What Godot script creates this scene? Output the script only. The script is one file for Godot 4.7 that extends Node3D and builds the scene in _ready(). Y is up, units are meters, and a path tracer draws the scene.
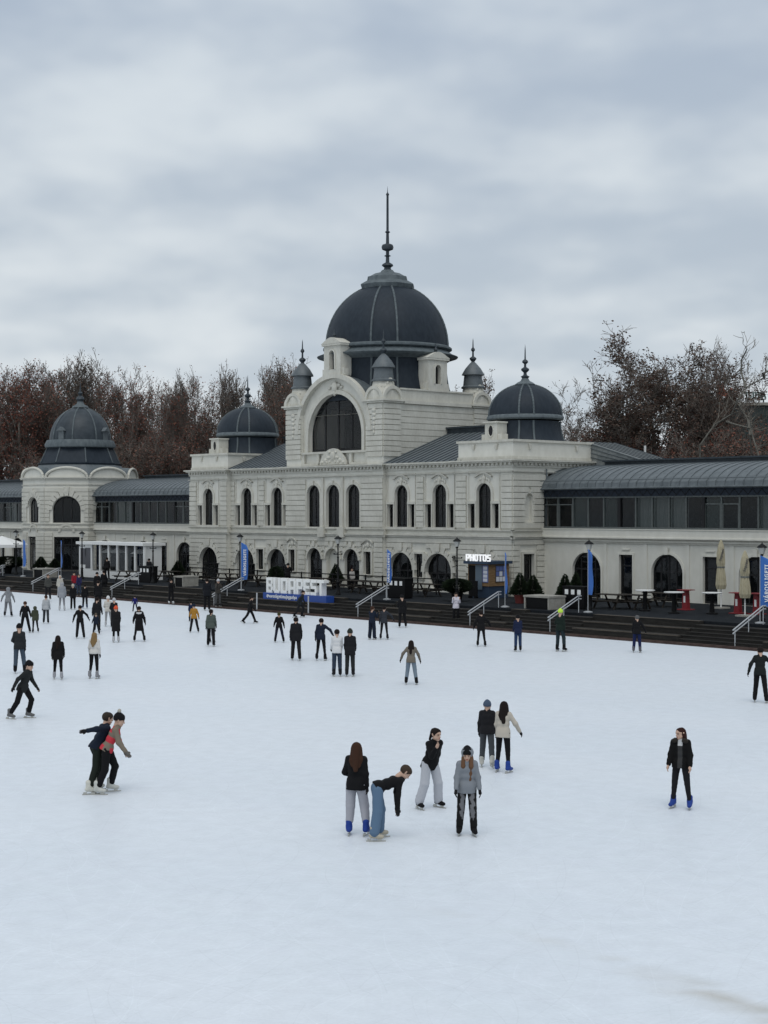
extends Node3D
# An outdoor ice rink before a pale neo-baroque skating hall, under an overcast winter sky.
# World: x runs along the facade, z towards the rink, the ice edge is z = 0, ice surface y = 0.

const CAM := Vector3(0, 6.2, 58)
const FOC := 1538.0                      # focal length in pixels of a 768 x 1024 picture
const FWD := Vector3(-0.7455, 0, -0.6665)
const RGT := Vector3(0.6665, 0, -0.7455)
const HORIZON := 512.5
const TY := 1.0                          # terrace level above the ice
const HALL_X := -82.5
const HALL_Z := -11.0
const WING_Z := -13.7

var M := {}
var rng := RandomNumberGenerator.new()
var used := {}

# ---------------------------------------------------------------- mesh builder
class MB:
	var v := PackedVector3Array()
	var n := PackedVector3Array()
	var c := PackedColorArray()
	var xf := Transform3D()
	var col := Color(1, 1, 1)
	var use_col := false

	func tri(a: Vector3, b: Vector3, d: Vector3) -> void:
		var nn := (d - a).cross(b - a).normalized()
		v.append(xf * a); v.append(xf * b); v.append(xf * d)
		nn = (xf.basis * nn).normalized()
		n.append(nn); n.append(nn); n.append(nn)
		if use_col:
			c.append(col); c.append(col); c.append(col)

	func trin(a: Vector3, b: Vector3, d: Vector3, na: Vector3, nb: Vector3, nd: Vector3) -> void:
		var fn := (d - a).cross(b - a)
		var s := 1.0
		if fn.dot(na + nb + nd) < 0.0:
			v.append(xf * a); v.append(xf * d); v.append(xf * b)
			n.append((xf.basis * na).normalized()); n.append((xf.basis * nd).normalized()); n.append((xf.basis * nb).normalized())
		else:
			v.append(xf * a); v.append(xf * b); v.append(xf * d)
			n.append((xf.basis * na).normalized()); n.append((xf.basis * nb).normalized()); n.append((xf.basis * nd).normalized())
		if use_col:
			c.append(col); c.append(col); c.append(col)

	func quad(a: Vector3, b: Vector3, d: Vector3, e: Vector3) -> void:  # clockwise seen from outside
		tri(a, b, d); tri(a, d, e)

	func bx(x0: float, y0: float, z0: float, x1: float, y1: float, z1: float) -> void:
		var p := [Vector3(x0, y0, z0), Vector3(x1, y0, z0), Vector3(x1, y1, z0), Vector3(x0, y1, z0), Vector3(x0, y0, z1), Vector3(x1, y0, z1), Vector3(x1, y1, z1), Vector3(x0, y1, z1)]
		quad(p[4], p[7], p[6], p[5])
		quad(p[1], p[2], p[3], p[0])
		quad(p[5], p[6], p[2], p[1])
		quad(p[0], p[3], p[7], p[4])
		quad(p[7], p[3], p[2], p[6])
		quad(p[0], p[4], p[5], p[1])

	func cbox(ctr: Vector3, s: Vector3) -> void:
		bx(ctr.x - s.x / 2, ctr.y - s.y / 2, ctr.z - s.z / 2, ctr.x + s.x / 2, ctr.y + s.y / 2, ctr.z + s.z / 2)

	func tube(a: Vector3, b: Vector3, ra: float, rb: float, sides := 6, capped := true) -> void:
		var ax := (b - a)
		if ax.length() < 1e-6:
			return
		ax = ax.normalized()
		var u := ax.cross(Vector3(0, 0, 1) if absf(ax.z) < 0.9 else Vector3(1, 0, 0)).normalized()
		var w := ax.cross(u)
		for i in sides:
			var t0 := TAU * i / sides
			var t1 := TAU * (i + 1) / sides
			var d0 := u * cos(t0) + w * sin(t0)
			var d1 := u * cos(t1) + w * sin(t1)
			trin(a + d0 * ra, b + d0 * rb, b + d1 * rb, d0, d0, d1)
			if ra > 1e-5:
				trin(a + d0 * ra, b + d1 * rb, a + d1 * ra, d0, d1, d1)
			if capped:
				trin(b, b + d0 * rb, b + d1 * rb, ax, ax, ax)
				trin(a, a + d0 * ra, a + d1 * ra, -ax, -ax, -ax)

	# profile points (radius, height) from bottom to top, round a vertical axis at o
	func lathe(o: Vector3, prof: Array, seg := 24, a0 := 0.0, a1 := TAU, flat := false) -> void:
		var nrm := []
		for i in prof.size() - 1:
			var p: Vector2 = prof[i]
			var q: Vector2 = prof[i + 1]
			var d := q - p
			nrm.append(Vector2(d.y, -d.x).normalized())
		for i in prof.size() - 1:
			var p: Vector2 = prof[i]
			var q: Vector2 = prof[i + 1]
			if p.distance_to(q) < 1e-6:
				continue
			var f: Vector2 = nrm[i]
			var np := f
			var nq := f
			if i > 0 and f.dot(nrm[i - 1]) > 0.75:
				np = (f + nrm[i - 1]).normalized()
			if i < prof.size() - 2 and f.dot(nrm[i + 1]) > 0.75:
				nq = (f + nrm[i + 1]).normalized()
			for k in seg:
				var t0 := a0 + (a1 - a0) * k / seg
				var t1 := a0 + (a1 - a0) * (k + 1) / seg
				var c0 := Vector3(sin(t0), 0, cos(t0))
				var c1 := Vector3(sin(t1), 0, cos(t1))
				var m0 := c0
				var m1 := c1
				if flat:
					m0 = (c0 + c1).normalized()
					m1 = m0
				var A := o + c0 * p.x + Vector3.UP * p.y
				var B := o + c0 * q.x + Vector3.UP * q.y
				var C := o + c1 * q.x + Vector3.UP * q.y
				var D := o + c1 * p.x + Vector3.UP * p.y
				var nA := m0 * np.x + Vector3.UP * np.y
				var nB := m0 * nq.x + Vector3.UP * nq.y
				var nC := m1 * nq.x + Vector3.UP * nq.y
				var nD := m1 * np.x + Vector3.UP * np.y
				if q.x > 1e-5:
					trin(A, B, C, nA, nB, nC)
				if p.x > 1e-5:
					trin(A, C, D, nA, nC, nD)

	func ball(o: Vector3, r: Vector3, seg := 10, rings := 6) -> void:
		for j in rings:
			var f0 := -PI / 2 + PI * j / rings
			var f1 := -PI / 2 + PI * (j + 1) / rings
			for k in seg:
				var t0 := TAU * k / seg
				var t1 := TAU * (k + 1) / seg
				var a := Vector3(cos(f0) * sin(t0), sin(f0), cos(f0) * cos(t0))
				var b := Vector3(cos(f1) * sin(t0), sin(f1), cos(f1) * cos(t0))
				var d := Vector3(cos(f1) * sin(t1), sin(f1), cos(f1) * cos(t1))
				var e := Vector3(cos(f0) * sin(t1), sin(f0), cos(f0) * cos(t1))
				if j < rings - 1:
					trin(o + a * r, o + b * r, o + d * r, a / r, b / r, d / r)
				if j > 0:
					trin(o + a * r, o + d * r, o + e * r, a / r, d / r, e / r)

	# outline in x, y (counter-clockwise seen from +z), from z0 to z1
	func prism(pts: PackedVector2Array, z0: float, z1: float) -> void:
		var ids := Geometry2D.triangulate_polygon(pts)
		for i in range(0, ids.size(), 3):
			var a := pts[ids[i]]
			var b := pts[ids[i + 1]]
			var d := pts[ids[i + 2]]
			if (b - a).cross(d - a) > 0:
				var t := b
				b = d
				d = t
			tri(Vector3(a.x, a.y, z1), Vector3(b.x, b.y, z1), Vector3(d.x, d.y, z1))
			tri(Vector3(a.x, a.y, z0), Vector3(d.x, d.y, z0), Vector3(b.x, b.y, z0))
		for i in pts.size():
			var a := pts[i]
			var b := pts[(i + 1) % pts.size()]
			quad(Vector3(a.x, a.y, z0), Vector3(a.x, a.y, z1), Vector3(b.x, b.y, z1), Vector3(b.x, b.y, z0))

	func mesh() -> ArrayMesh:
		var arr := []
		arr.resize(Mesh.ARRAY_MAX)
		arr[Mesh.ARRAY_VERTEX] = v
		arr[Mesh.ARRAY_NORMAL] = n
		if use_col:
			arr[Mesh.ARRAY_COLOR] = c
		var m := ArrayMesh.new()
		m.add_surface_from_arrays(Mesh.PRIMITIVE_TRIANGLES, arr)
		return m

# ---------------------------------------------------------------- naming and tagging
func numbered(called: String) -> String:
	if not used.has(called):
		used[called] = 0
		return called
	used[called] += 1
	return "%s_%03d" % [called, used[called]]

func tag(o: Node3D, label := "", category := "", group := "", kind := "") -> void:
	if label != "": o.set_meta("label", label)
	if category != "": o.set_meta("category", category)
	if group != "": o.set_meta("group", group)
	if kind != "": o.set_meta("kind", kind)

func thing(called: String, label: String, category: String, at := Vector3.ZERO, turn := 0.0, group := "") -> Node3D:
	var o := Node3D.new()
	o.name = numbered(called)
	add_child(o)
	o.position = at
	o.rotation.y = turn
	tag(o, label, category, group)
	return o

func put(called: String, mesh: Mesh, mat: Material, parent: Node3D, at := Vector3.ZERO, turn := 0.0) -> MeshInstance3D:
	var o := MeshInstance3D.new()
	o.name = called
	o.mesh = mesh
	o.material_override = mat
	parent.add_child(o, true)
	o.position = at
	o.rotation.y = turn
	return o

func struct(called: String, mesh: Mesh, mat: Material) -> MeshInstance3D:
	var o := put(called, mesh, mat, self)
	o.set_meta("kind", "structure")
	return o

func dup(o: Node3D, at: Vector3, turn: float, label := "", group := "") -> Node3D:
	var base := String(o.name)
	if base.length() > 4 and base.substr(base.length() - 3).is_valid_int():
		base = base.substr(0, base.length() - 4)
	var r: Node3D = o.duplicate()
	r.name = numbered(base)
	add_child(r)
	r.position = at
	r.rotation.y = turn
	if label != "": r.set_meta("label", label)
	if group != "": r.set_meta("group", group)
	return r

# ---------------------------------------------------------------- photo pixels to places
func ray(px: float) -> Vector3:
	return FWD + RGT * ((px - 384.0) / FOC)

func on_level(px: float, py: float, h := 0.0) -> Vector3:   # where the sight line meets the level y = h
	var t := FOC * (CAM.y - h) / (py - HORIZON)
	var p := CAM + ray(px) * t
	return Vector3(p.x, h, p.z)

func on_plane(px: float, z: float) -> float:                # x where the sight line meets the upright plane at z
	var r := ray(px)
	return CAM.x + r.x * (z - CAM.z) / r.z

# ---------------------------------------------------------------- materials
func noise_img(size: int, freq: float, oct: int, sd: int) -> Image:
	var f := FastNoiseLite.new()
	f.seed = sd
	f.noise_type = FastNoiseLite.TYPE_SIMPLEX_SMOOTH
	f.frequency = freq
	f.fractal_octaves = oct
	return f.get_seamless_image(size, size)

func ramp_tex(a: Color, b: Color, freq: float, oct: int, sd: int, size := 256, freq2 := 0.0, share2 := 0.4) -> ImageTexture:
	var im := noise_img(size, freq, oct, sd)
	var im2: Image = null
	if freq2 > 0.0:
		im2 = noise_img(size, freq2, 2, sd + 7)
	var out := Image.create(size, size, false, Image.FORMAT_RGB8)
	for y in size:
		for x in size:
			var t := im.get_pixel(x, y).r
			if im2:
				t = t * (1.0 - share2) + im2.get_pixel(x, y).r * share2
			out.set_pixel(x, y, a.lerp(b, clampf((t - 0.5) * 1.7 + 0.5, 0, 1)).linear_to_srgb())
	return ImageTexture.create_from_image(out)

func mat(key: String, lin: Color, rough := 0.8, spec := 0.5, metal := 0.0) -> StandardMaterial3D:
	var m := StandardMaterial3D.new()
	m.resource_name = key
	m.albedo_color = lin.linear_to_srgb()
	m.roughness = rough
	m.metallic = metal
	m.metallic_specular = spec
	M[key] = m
	return m

# two base colours mixed by noise, laid in world space so that it needs no uv
func nmat(key: String, a: Color, b: Color, scale: Vector3, rough := 0.8, spec := 0.4, freq := 0.012, oct := 4, sd := 1, freq2 := 0.0, relief := 0.0) -> StandardMaterial3D:
	var m := mat(key, Color(1, 1, 1), rough, spec)
	m.albedo_texture = ramp_tex(a, b, freq, oct, sd, 256, freq2)
	m.uv1_triplanar = true
	m.uv1_world_triplanar = true
	m.uv1_scale = scale
	if relief > 0.0:
		m.heightmap_enabled = true
		m.heightmap_texture = ImageTexture.create_from_image(noise_img(256, 0.05, 3, sd + 3))
		m.heightmap_scale = relief
	return m

func make_materials() -> void:
	nmat("stone", Color(0.50, 0.485, 0.425), Color(0.62, 0.605, 0.54), Vector3(0.22, 0.1, 0.22), 0.85, 0.3, 0.014, 5, 11, 0.08)
	nmat("stone_dark", Color(0.36, 0.36, 0.325), Color(0.58, 0.58, 0.535), Vector3(0.5, 0.12, 0.5), 0.9, 0.3, 0.03, 5, 15, 0.09)
	nmat("plaster", Color(0.60, 0.585, 0.52), Color(0.68, 0.665, 0.60), Vector3(0.15, 0.08, 0.15), 0.85, 0.3, 0.015, 5, 13, 0.06)
	nmat("slate", Color(0.015, 0.022, 0.031), Color(0.023, 0.032, 0.043), Vector3(0.6, 0.25, 0.6), 0.6, 0.35, 0.02, 4, 21)
	nmat("patina", Color(0.075, 0.092, 0.10), Color(0.125, 0.148, 0.158), Vector3(0.5, 0.25, 0.5), 0.6, 0.4, 0.02, 4, 22)
	nmat("zinc", Color(0.085, 0.1, 0.108), Color(0.135, 0.153, 0.162), Vector3(0.35, 0.35, 0.35), 0.5, 0.45, 0.015, 5, 23, 0.05)
	nmat("zinc_pale", Color(0.17, 0.185, 0.185), Color(0.25, 0.265, 0.26), Vector3(0.4, 0.4, 0.4), 0.55, 0.4, 0.015, 4, 29)
	nmat("zinc_dark", Color(0.026, 0.035, 0.043), Color(0.042, 0.053, 0.063), Vector3(0.4, 0.4, 0.4), 0.5, 0.4, 0.015, 4, 24)
	nmat("frieze", Color(0.016, 0.022, 0.032), Color(0.026, 0.034, 0.048), Vector3(0.6, 0.6, 0.6), 0.6, 0.3, 0.03, 3, 25)
	nmat("frame", Color(0.075, 0.085, 0.083), Color(0.11, 0.122, 0.118), Vector3(0.8, 0.8, 0.8), 0.6, 0.4, 0.03, 3, 26)
	nmat("dark_frame", Color(0.006, 0.006, 0.007), Color(0.012, 0.012, 0.013), Vector3(0.8, 0.8, 0.8), 0.6, 0.4, 0.03, 3, 27)
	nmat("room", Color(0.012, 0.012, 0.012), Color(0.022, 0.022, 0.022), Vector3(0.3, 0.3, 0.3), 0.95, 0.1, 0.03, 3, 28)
	nmat("decking", Color(0.016, 0.015, 0.014), Color(0.035, 0.032, 0.028), Vector3(0.12, 0.8, 1.3), 0.8, 0.3, 0.03, 5, 31, 0.12)
	nmat("decking_worn", Color(0.04, 0.034, 0.028), Color(0.1, 0.085, 0.069), Vector3(0.12, 0.8, 1.3), 0.8, 0.3, 0.03, 5, 32, 0.12)
	nmat("kerb", Color(0.045, 0.028, 0.024), Color(0.075, 0.05, 0.042), Vector3(0.3, 0.6, 0.6), 0.7, 0.3, 0.03, 4, 33)
	nmat("terrace", Color(0.012, 0.014, 0.017), Color(0.022, 0.025, 0.029), Vector3(0.25, 0.25, 0.25), 0.8, 0.15, 0.02, 5, 34, 0.09)
	nmat("ground", Color(0.05, 0.045, 0.035), Color(0.09, 0.08, 0.06), Vector3(0.1, 0.1, 0.1), 0.95, 0.2, 0.02, 5, 35)
	nmat("concrete", Color(0.25, 0.24, 0.21), Color(0.36, 0.345, 0.31), Vector3(0.4, 0.4, 0.4), 0.9, 0.3, 0.02, 4, 36, 0.08)
	mat("steel", Color(0.46, 0.47, 0.48), 0.4, 0.5, 0.35)
	mat("black_iron", Color(0.006, 0.0065, 0.007), 0.55, 0.3)
	mat("black_plastic", Color(0.006, 0.006, 0.0065), 0.6, 0.25)
	mat("white_paint", Color(0.72, 0.72, 0.7), 0.5)
	mat("white_letter", Color(0.8, 0.8, 0.78), 0.45)
	mat("blue_sheet", Color(0.012, 0.055, 0.27), 0.5)
	mat("banner_blue", Color(0.035, 0.13, 0.42), 0.75)
	mat("lamp_glass", Color(0.5, 0.5, 0.47), 0.4)
	var g := mat("glass", Color(0.015, 0.018, 0.02), 0.04, 0.36)
	g.transparency = BaseMaterial3D.TRANSPARENCY_ALPHA
	g.albedo_color.a = 0.3
	var g2 := mat("glass_green", Color(0.035, 0.05, 0.048), 0.05, 0.4)
	g2.transparency = BaseMaterial3D.TRANSPARENCY_ALPHA
	g2.albedo_color.a = 0.45
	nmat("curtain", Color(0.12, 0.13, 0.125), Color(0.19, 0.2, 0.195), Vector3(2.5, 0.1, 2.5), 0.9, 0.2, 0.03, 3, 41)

# ---------------------------------------------------------------- camera, sky, sun
func make_world() -> void:
	var cam := Camera3D.new()
	cam.name = "camera"
	add_child(cam)
	cam.fov = rad_to_deg(2.0 * atan(512.0 / FOC))
	cam.near = 0.1
	cam.far = 3000.0
	cam.look_at_from_position(CAM, CAM + FWD, Vector3.UP)
	cam.current = true

	var env := Environment.new()
	env.background_mode = Environment.BG_SKY
	env.tonemap_mode = Environment.TONE_MAPPER_LINEAR
	env.tonemap_exposure = 1.13
	env.sdfgi_enabled = true
	env.ssao_enabled = true
	env.ssil_enabled = true
	var sky := Sky.new()
	var pan := PanoramaSkyMaterial.new()
	pan.panorama = cloud_sky()
	pan.energy_multiplier = 1.0
	sky.sky_material = pan
	env.sky = sky
	var we := WorldEnvironment.new()
	we.name = "environment"
	we.environment = env
	add_child(we)

	var sun := DirectionalLight3D.new()
	sun.name = "sun"
	sun.light_energy = 0.34
	sun.light_color = Color(1.0, 0.985, 0.96)
	sun.light_angular_distance = 40.0
	sun.shadow_enabled = true
	add_child(sun)
	sun.look_at_from_position(Vector3.ZERO, Vector3(-0.35, -1.0, -0.35), Vector3.RIGHT)

func cloud_sky() -> ImageTexture:
	var w := 2048
	var h := 1024
	var f := FastNoiseLite.new()
	f.seed = 5
	f.noise_type = FastNoiseLite.TYPE_SIMPLEX_SMOOTH
	f.frequency = 1.9
	f.fractal_octaves = 5
	f.fractal_gain = 0.55
	var f2 := FastNoiseLite.new()
	f2.seed = 19
	f2.noise_type = FastNoiseLite.TYPE_SIMPLEX_SMOOTH
	f2.frequency = 0.17
	f2.fractal_octaves = 3
	var im := Image.create(w, h, false, Image.FORMAT_RGBF)
	var low := Color(0.475, 0.545, 0.60)
	im.fill(low)
	for y in 526:
		var el := PI / 2 - PI * (y + 0.5) / h
		var s := sin(el)
		var cs := cos(el)
		for x in w:
			if y < 300 and (x % 2 == 1 or y % 2 == 1):
				im.set_pixel(x, y, im.get_pixel(x - x % 2, y - y % 2))
				continue
			var az := TAU * (x + 0.5) / w
			# a cloud layer seen from below: far away it is squeezed towards the horizon
			var k := 1.0 / (maxf(s, 0.0) + 0.16)
			var p := Vector3(cos(az) * cs * k, sin(az) * cs * k, 0.0)
			var a := f.get_noise_3d(p.x, p.y, s * 2.0)
			var b := f2.get_noise_3d(p.x + 40.0, p.y, s * 2.0)
			var t := 0.52 + a * 0.72 + b * 0.45
			t = clampf(t, 0.0, 1.0)
			t = t * t * (3.0 - 2.0 * t)
			# thicker, bluer cloud overhead, thin bright cloud low over the horizon
			var up := clampf(s / 0.34, 0.0, 1.0)
			var dark := Color(0.48, 0.54, 0.585).lerp(Color(0.355, 0.425, 0.525), up)
			var bright := Color(0.665, 0.705, 0.725).lerp(Color(0.57, 0.63, 0.685), up)
			var cl := dark.lerp(bright, t)
			im.set_pixel(x, y, cl)
	return ImageTexture.create_from_image(im)

# ---------------------------------------------------------------- ground, ice, steps, terrace
func make_ground() -> void:
	var g := MB.new()
	g.quad(Vector3(-900, -0.35, 300), Vector3(-900, -0.35, -900), Vector3(500, -0.35, -900), Vector3(500, -0.35, 300))
	struct("ground", g.mesh(), M.ground)

	# ice: finer cells near the camera; colour varies with scraped snow, meltwater and dirt tracks
	var ice := MB.new()
	ice.use_col = true
	var f := FastNoiseLite.new()
	f.seed = 3
	f.frequency = 0.09
	f.fractal_octaves = 4
	var f3 := FastNoiseLite.new()
	f3.seed = 8
	f3.frequency = 0.35
	f3.fractal_octaves = 4
	var t0 := on_level(410, 905)
	var t1 := on_level(768, 1004)
	var t2 := on_level(650, 978)
	var t3 := on_level(790, 1018)
	var tint := func(x: float, z: float) -> Color:
		var q := f.get_noise_2d(x * 0.6 + z * 0.3, z * 1.6)
		var base := Color(0.795, 0.845, 0.90).lerp(Color(0.825, 0.87, 0.92), clampf(0.5 + q * 1.1, 0, 1))
		var d := 0.0
		for s in [[t0, t1, 0.24, 0.42], [t2, t3, 0.5, 0.9]]:
			var a := Vector2(s[0].x, s[0].z)
			var b := Vector2(s[1].x, s[1].z)
			var p := Vector2(x, z)
			var tt := clampf((p - a).dot(b - a) / (b - a).length_squared(), 0, 1)
			var dist := p.distance_to(a.lerp(b, tt))
			var edge := clampf(1.0 - dist / s[2], 0, 1)
			var grain := clampf(0.5 + f3.get_noise_2d(x * 9.0, z * 9.0) * 1.6 + f3.get_noise_2d(x * 2.0, z * 2.0), 0, 1)
			d = maxf(d, edge * grain * s[3] * (0.35 + 0.65 * tt))
		return base.lerp(Color(0.47, 0.43, 0.35), d)
	var xs := []
	var zs := []
	var x := -230.0
	while x < 60.0:
		xs.append(x)
		x += 0.3 if x > -38.0 and x < -1.0 else 2.0
	xs.append(60.0)
	var z := 0.0
	while z < 110.0:
		zs.append(z)
		z += 0.3 if z > 24.0 and z < 52.0 else 1.5
	zs.append(110.0)
	var cols := []
	for i in xs.size():
		var row := []
		for j in zs.size():
			row.append(tint.call(xs[i], zs[j]))
		cols.append(row)
	var up := Vector3.UP
	for i in xs.size() - 1:
		for j in zs.size() - 1:
			var a := Vector3(xs[i], 0, zs[j + 1])
			var b := Vector3(xs[i], 0, zs[j])
			var d := Vector3(xs[i + 1], 0, zs[j])
			var e := Vector3(xs[i + 1], 0, zs[j + 1])
			ice.v.append_array(PackedVector3Array([a, b, d, a, d, e]))
			ice.n.append_array(PackedVector3Array([up, up, up, up, up, up]))
			ice.c.append_array(PackedColorArray([cols[i][j + 1], cols[i][j], cols[i + 1][j], cols[i][j + 1], cols[i + 1][j], cols[i + 1][j + 1]]))
	var im := mat("ice", Color(1, 1, 1), 0.42, 0.35)
	im.vertex_color_use_as_albedo = true
	im.albedo_texture = scratch_texture()
	im.uv1_triplanar = true
	im.uv1_world_triplanar = true
	im.uv1_scale = Vector3(0.085, 0.085, 0.085)
	struct("ice_rink", ice.mesh(), im)

	# rim board along the ice, two broad seating steps, terrace
	var rim := MB.new()
	rim.bx(-230, -0.3, -0.3, 60, 0.12, -0.004)
	struct("rink_kerb", rim.mesh(), M.kerb)
	var stairs := Node3D.new()
	stairs.name = "stairs"
	add_child(stairs)
	stairs.set_meta("kind", "structure")
	# flights of narrow steps lie between broad seating steps
	var flights := []
	for px in [-22.0, 33.0, 112.0, 214.0, 358.0, 470.0, 550.0, 735.0]:
		flights.append(on_plane(px, -0.3))
	var cuts := []
	for fx in flights:
		cuts.append([fx - 3.2, fx + 1.5])
	var sx0 := -230.0
	var segs := []
	for cc in cuts:
		segs.append([sx0, cc[0], false])
		segs.append([cc[0], cc[1], true])
		sx0 = cc[1]
	segs.append([sx0, 60.0, false])
	for sg in segs:
		if sg[1] - sg[0] < 0.3:
			continue
		if sg[2]:
			for k in 5:
				var m := MB.new()
				var y1 := 0.12 + 0.147 * (k + 1)
				m.bx(sg[0], y1 - 0.147, -2.3, sg[1], y1 - 0.03, -0.3 - 0.32 * k)
				put("step", m.mesh(), M.decking, stairs)
				var e := MB.new()
				e.bx(sg[0], y1 - 0.03, -2.3 if k == 4 else -0.3 - 0.32 * (k + 1) - 0.01, sg[1], y1, -0.28 - 0.32 * k)
				put("tread", e.mesh(), M.decking, stairs)
		else:
			for k in 2:
				var m := MB.new()
				var y1 := 0.42 + 0.29 * k
				m.bx(sg[0], y1 - 0.3, -1.9, sg[1], y1 - 0.05, -0.3 - 0.8 * k)
				put("step", m.mesh(), M.decking, stairs)
				for b in 4:   # deck boards
					var e := MB.new()
					var zf := -0.27 - 0.8 * k - 0.205 * b
					e.bx(sg[0] + 0.004, y1 - 0.05, zf - 0.195, sg[1] - 0.004, y1 - (0.0 if b == 0 else 0.004), zf)
					put("deck_board", e.mesh(), M.decking_worn if b == 0 else M.decking, stairs)
			var e2 := MB.new()
			e2.bx(sg[0], 0.71, -2.3, sg[1], 1.0, -1.9)
			put("step", e2.mesh(), M.decking, stairs)
			var e3 := MB.new()
			e3.bx(sg[0], 1.0, -2.3, sg[1], 1.012, -1.87)
			put("deck_board", e3.mesh(), M.decking_worn, stairs)
	var te := MB.new()
	te.bx(-230, -0.3, -40, 60, TY, -2.3)
	struct("terrace", te.mesh(), M.terrace)

func scratch_texture() -> ImageTexture:
	var size := 1024
	var base := noise_img(size, 0.02, 5, 77)
	var fine := noise_img(size, 0.12, 2, 78)
	var im := Image.create(size, size, false, Image.FORMAT_RGB8)
	for y in size:
		for x in size:
			var t := 0.935 + (base.get_pixel(x, y).r - 0.5) * 0.035 + (fine.get_pixel(x, y).r - 0.5) * 0.025
			im.set_pixel(x, y, Color(t, t, t))
	var r := RandomNumberGenerator.new()
	r.seed = 41
	for s in 900:      # blade marks: long shallow arcs scratched white or cut dark
		var p := Vector2(r.randf() * size, r.randf() * size)
		var a := r.randf() * TAU
		var bend := r.randf_range(-0.004, 0.004)
		var gain := r.randf_range(-0.03, 0.035)
		for k in r.randi_range(60, 420):
			a += bend
			p += Vector2(cos(a), sin(a))
			var xi := posmod(int(p.x), size)
			var yi := posmod(int(p.y), size)
			var q := im.get_pixel(xi, yi)
			var w := clampf(q.r + gain, 0, 1)
			im.set_pixel(xi, yi, Color(w, w, w))
	return ImageTexture.create_from_image(im)

# ================================================================ architecture helpers
# an opening: x centre, w width, y0 sill, y1 top, kind "rect", "arch" or "oval"
func op(x: float, w: float, y0: float, y1: float, kind := "rect") -> Dictionary:
	return {"x": x, "w": w, "y0": y0, "y1": y1, "kind": kind}

func op_top(o: Dictionary, x: float) -> float:
	var r: float = o.w / 2
	if o.kind == "rect":
		return o.y1
	var d := clampf((x - o.x) / r, -1, 1)
	if o.kind == "oval":
		return o.y1 - (o.y1 - o.y0) * 0.52 * (1.0 - sqrt(1.0 - d * d))
	return o.y1 - r * (1.0 - sqrt(1.0 - d * d))

func op_bot(o: Dictionary, x: float) -> float:
	if o.kind != "oval":
		return o.y0
	var r: float = o.w / 2
	var d := clampf(absf(x - o.x) / r, 0, 1)
	return maxf(o.y0, o.y0 + (o.y1 - o.y0) * 0.48 * ((d - 0.55) / 0.45)) if d > 0.55 else o.y0

func op_xs(o: Dictionary) -> Array:
	var r: float = o.w / 2
	if o.kind == "rect":
		return [o.x - r, o.x + r]
	var out := []
	for i in 15:
		out.append(o.x - r * cos(PI * i / 14.0))
	return out

# a wall face in the local plane z = 0 of t, with reveals going back by deep
func wall(m: MB, t: Transform3D, x0: float, x1: float, y0: float, y1: float, ops: Array, deep := 0.35) -> void:
	m.xf = t
	var list := ops.duplicate()
	list.sort_custom(func(a, b): return a.x < b.x)
	var cx := x0
	for o in list:
		var xs := op_xs(o)
		var ox0: float = xs[0]
		if ox0 - cx > 1e-4:
			m.quad(Vector3(cx, y0, 0), Vector3(cx, y1, 0), Vector3(ox0, y1, 0), Vector3(ox0, y0, 0))
		for i in xs.size() - 1:
			var a: float = xs[i]
			var b: float = xs[i + 1]
			var ta := op_top(o, a)
			var tb := op_top(o, b)
			var ba := op_bot(o, a)
			var bb := op_bot(o, b)
			m.quad(Vector3(a, ta, 0), Vector3(a, y1, 0), Vector3(b, y1, 0), Vector3(b, tb, 0))
			if maxf(ba, bb) - y0 > 1e-4:
				m.quad(Vector3(a, y0, 0), Vector3(a, ba, 0), Vector3(b, bb, 0), Vector3(b, y0, 0))
			m.quad(Vector3(a, ta, 0), Vector3(b, tb, 0), Vector3(b, tb, -deep), Vector3(a, ta, -deep))
			m.quad(Vector3(a, ba, -deep), Vector3(b, bb, -deep), Vector3(b, bb, 0), Vector3(a, ba, 0))
		var xe: float = xs[-1]
		for e in [[ox0, 1.0], [xe, -1.0]]:
			var yb := op_bot(o, e[0])
			var yt := op_top(o, e[0])
			if yt - yb > 1e-3:
				if e[1] > 0:
					m.quad(Vector3(e[0], yb, 0), Vector3(e[0], yt, 0), Vector3(e[0], yt, -deep), Vector3(e[0], yb, -deep))
				else:
					m.quad(Vector3(e[0], yb, -deep), Vector3(e[0], yt, -deep), Vector3(e[0], yt, 0), Vector3(e[0], yb, 0))
		cx = xe
	if x1 - cx > 1e-4:
		m.quad(Vector3(cx, y0, 0), Vector3(cx, y1, 0), Vector3(x1, y1, 0), Vector3(x1, y0, 0))
	m.xf = Transform3D()

# a raised band round the head of an arch, with legs
func archivolt(m: MB, t: Transform3D, cx: float, spring: float, ri: float, ro: float, z: float, foot: float, n := 14) -> void:
	m.xf = t
	for i in n:
		var a := PI * i / n
		var b := PI * (i + 1) / n
		var p := [Vector3(cx - cos(a) * ri, spring + sin(a) * ri, 0), Vector3(cx - cos(a) * ro, spring + sin(a) * ro, 0), Vector3(cx - cos(b) * ro, spring + sin(b) * ro, 0), Vector3(cx - cos(b) * ri, spring + sin(b) * ri, 0)]
		var zz := Vector3(0, 0, z)
		m.quad(p[0] + zz, p[1] + zz, p[2] + zz, p[3] + zz)
		m.quad(p[1], p[2], p[2] + zz, p[1] + zz)
		m.quad(p[0] + zz, p[3] + zz, p[3], p[0])
	if foot < spring:
		m.bx(cx - ro, foot, 0, cx - ri, spring, z)
		m.bx(cx + ri, foot, 0, cx + ro, spring, z)
	m.xf = Transform3D()

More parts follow.
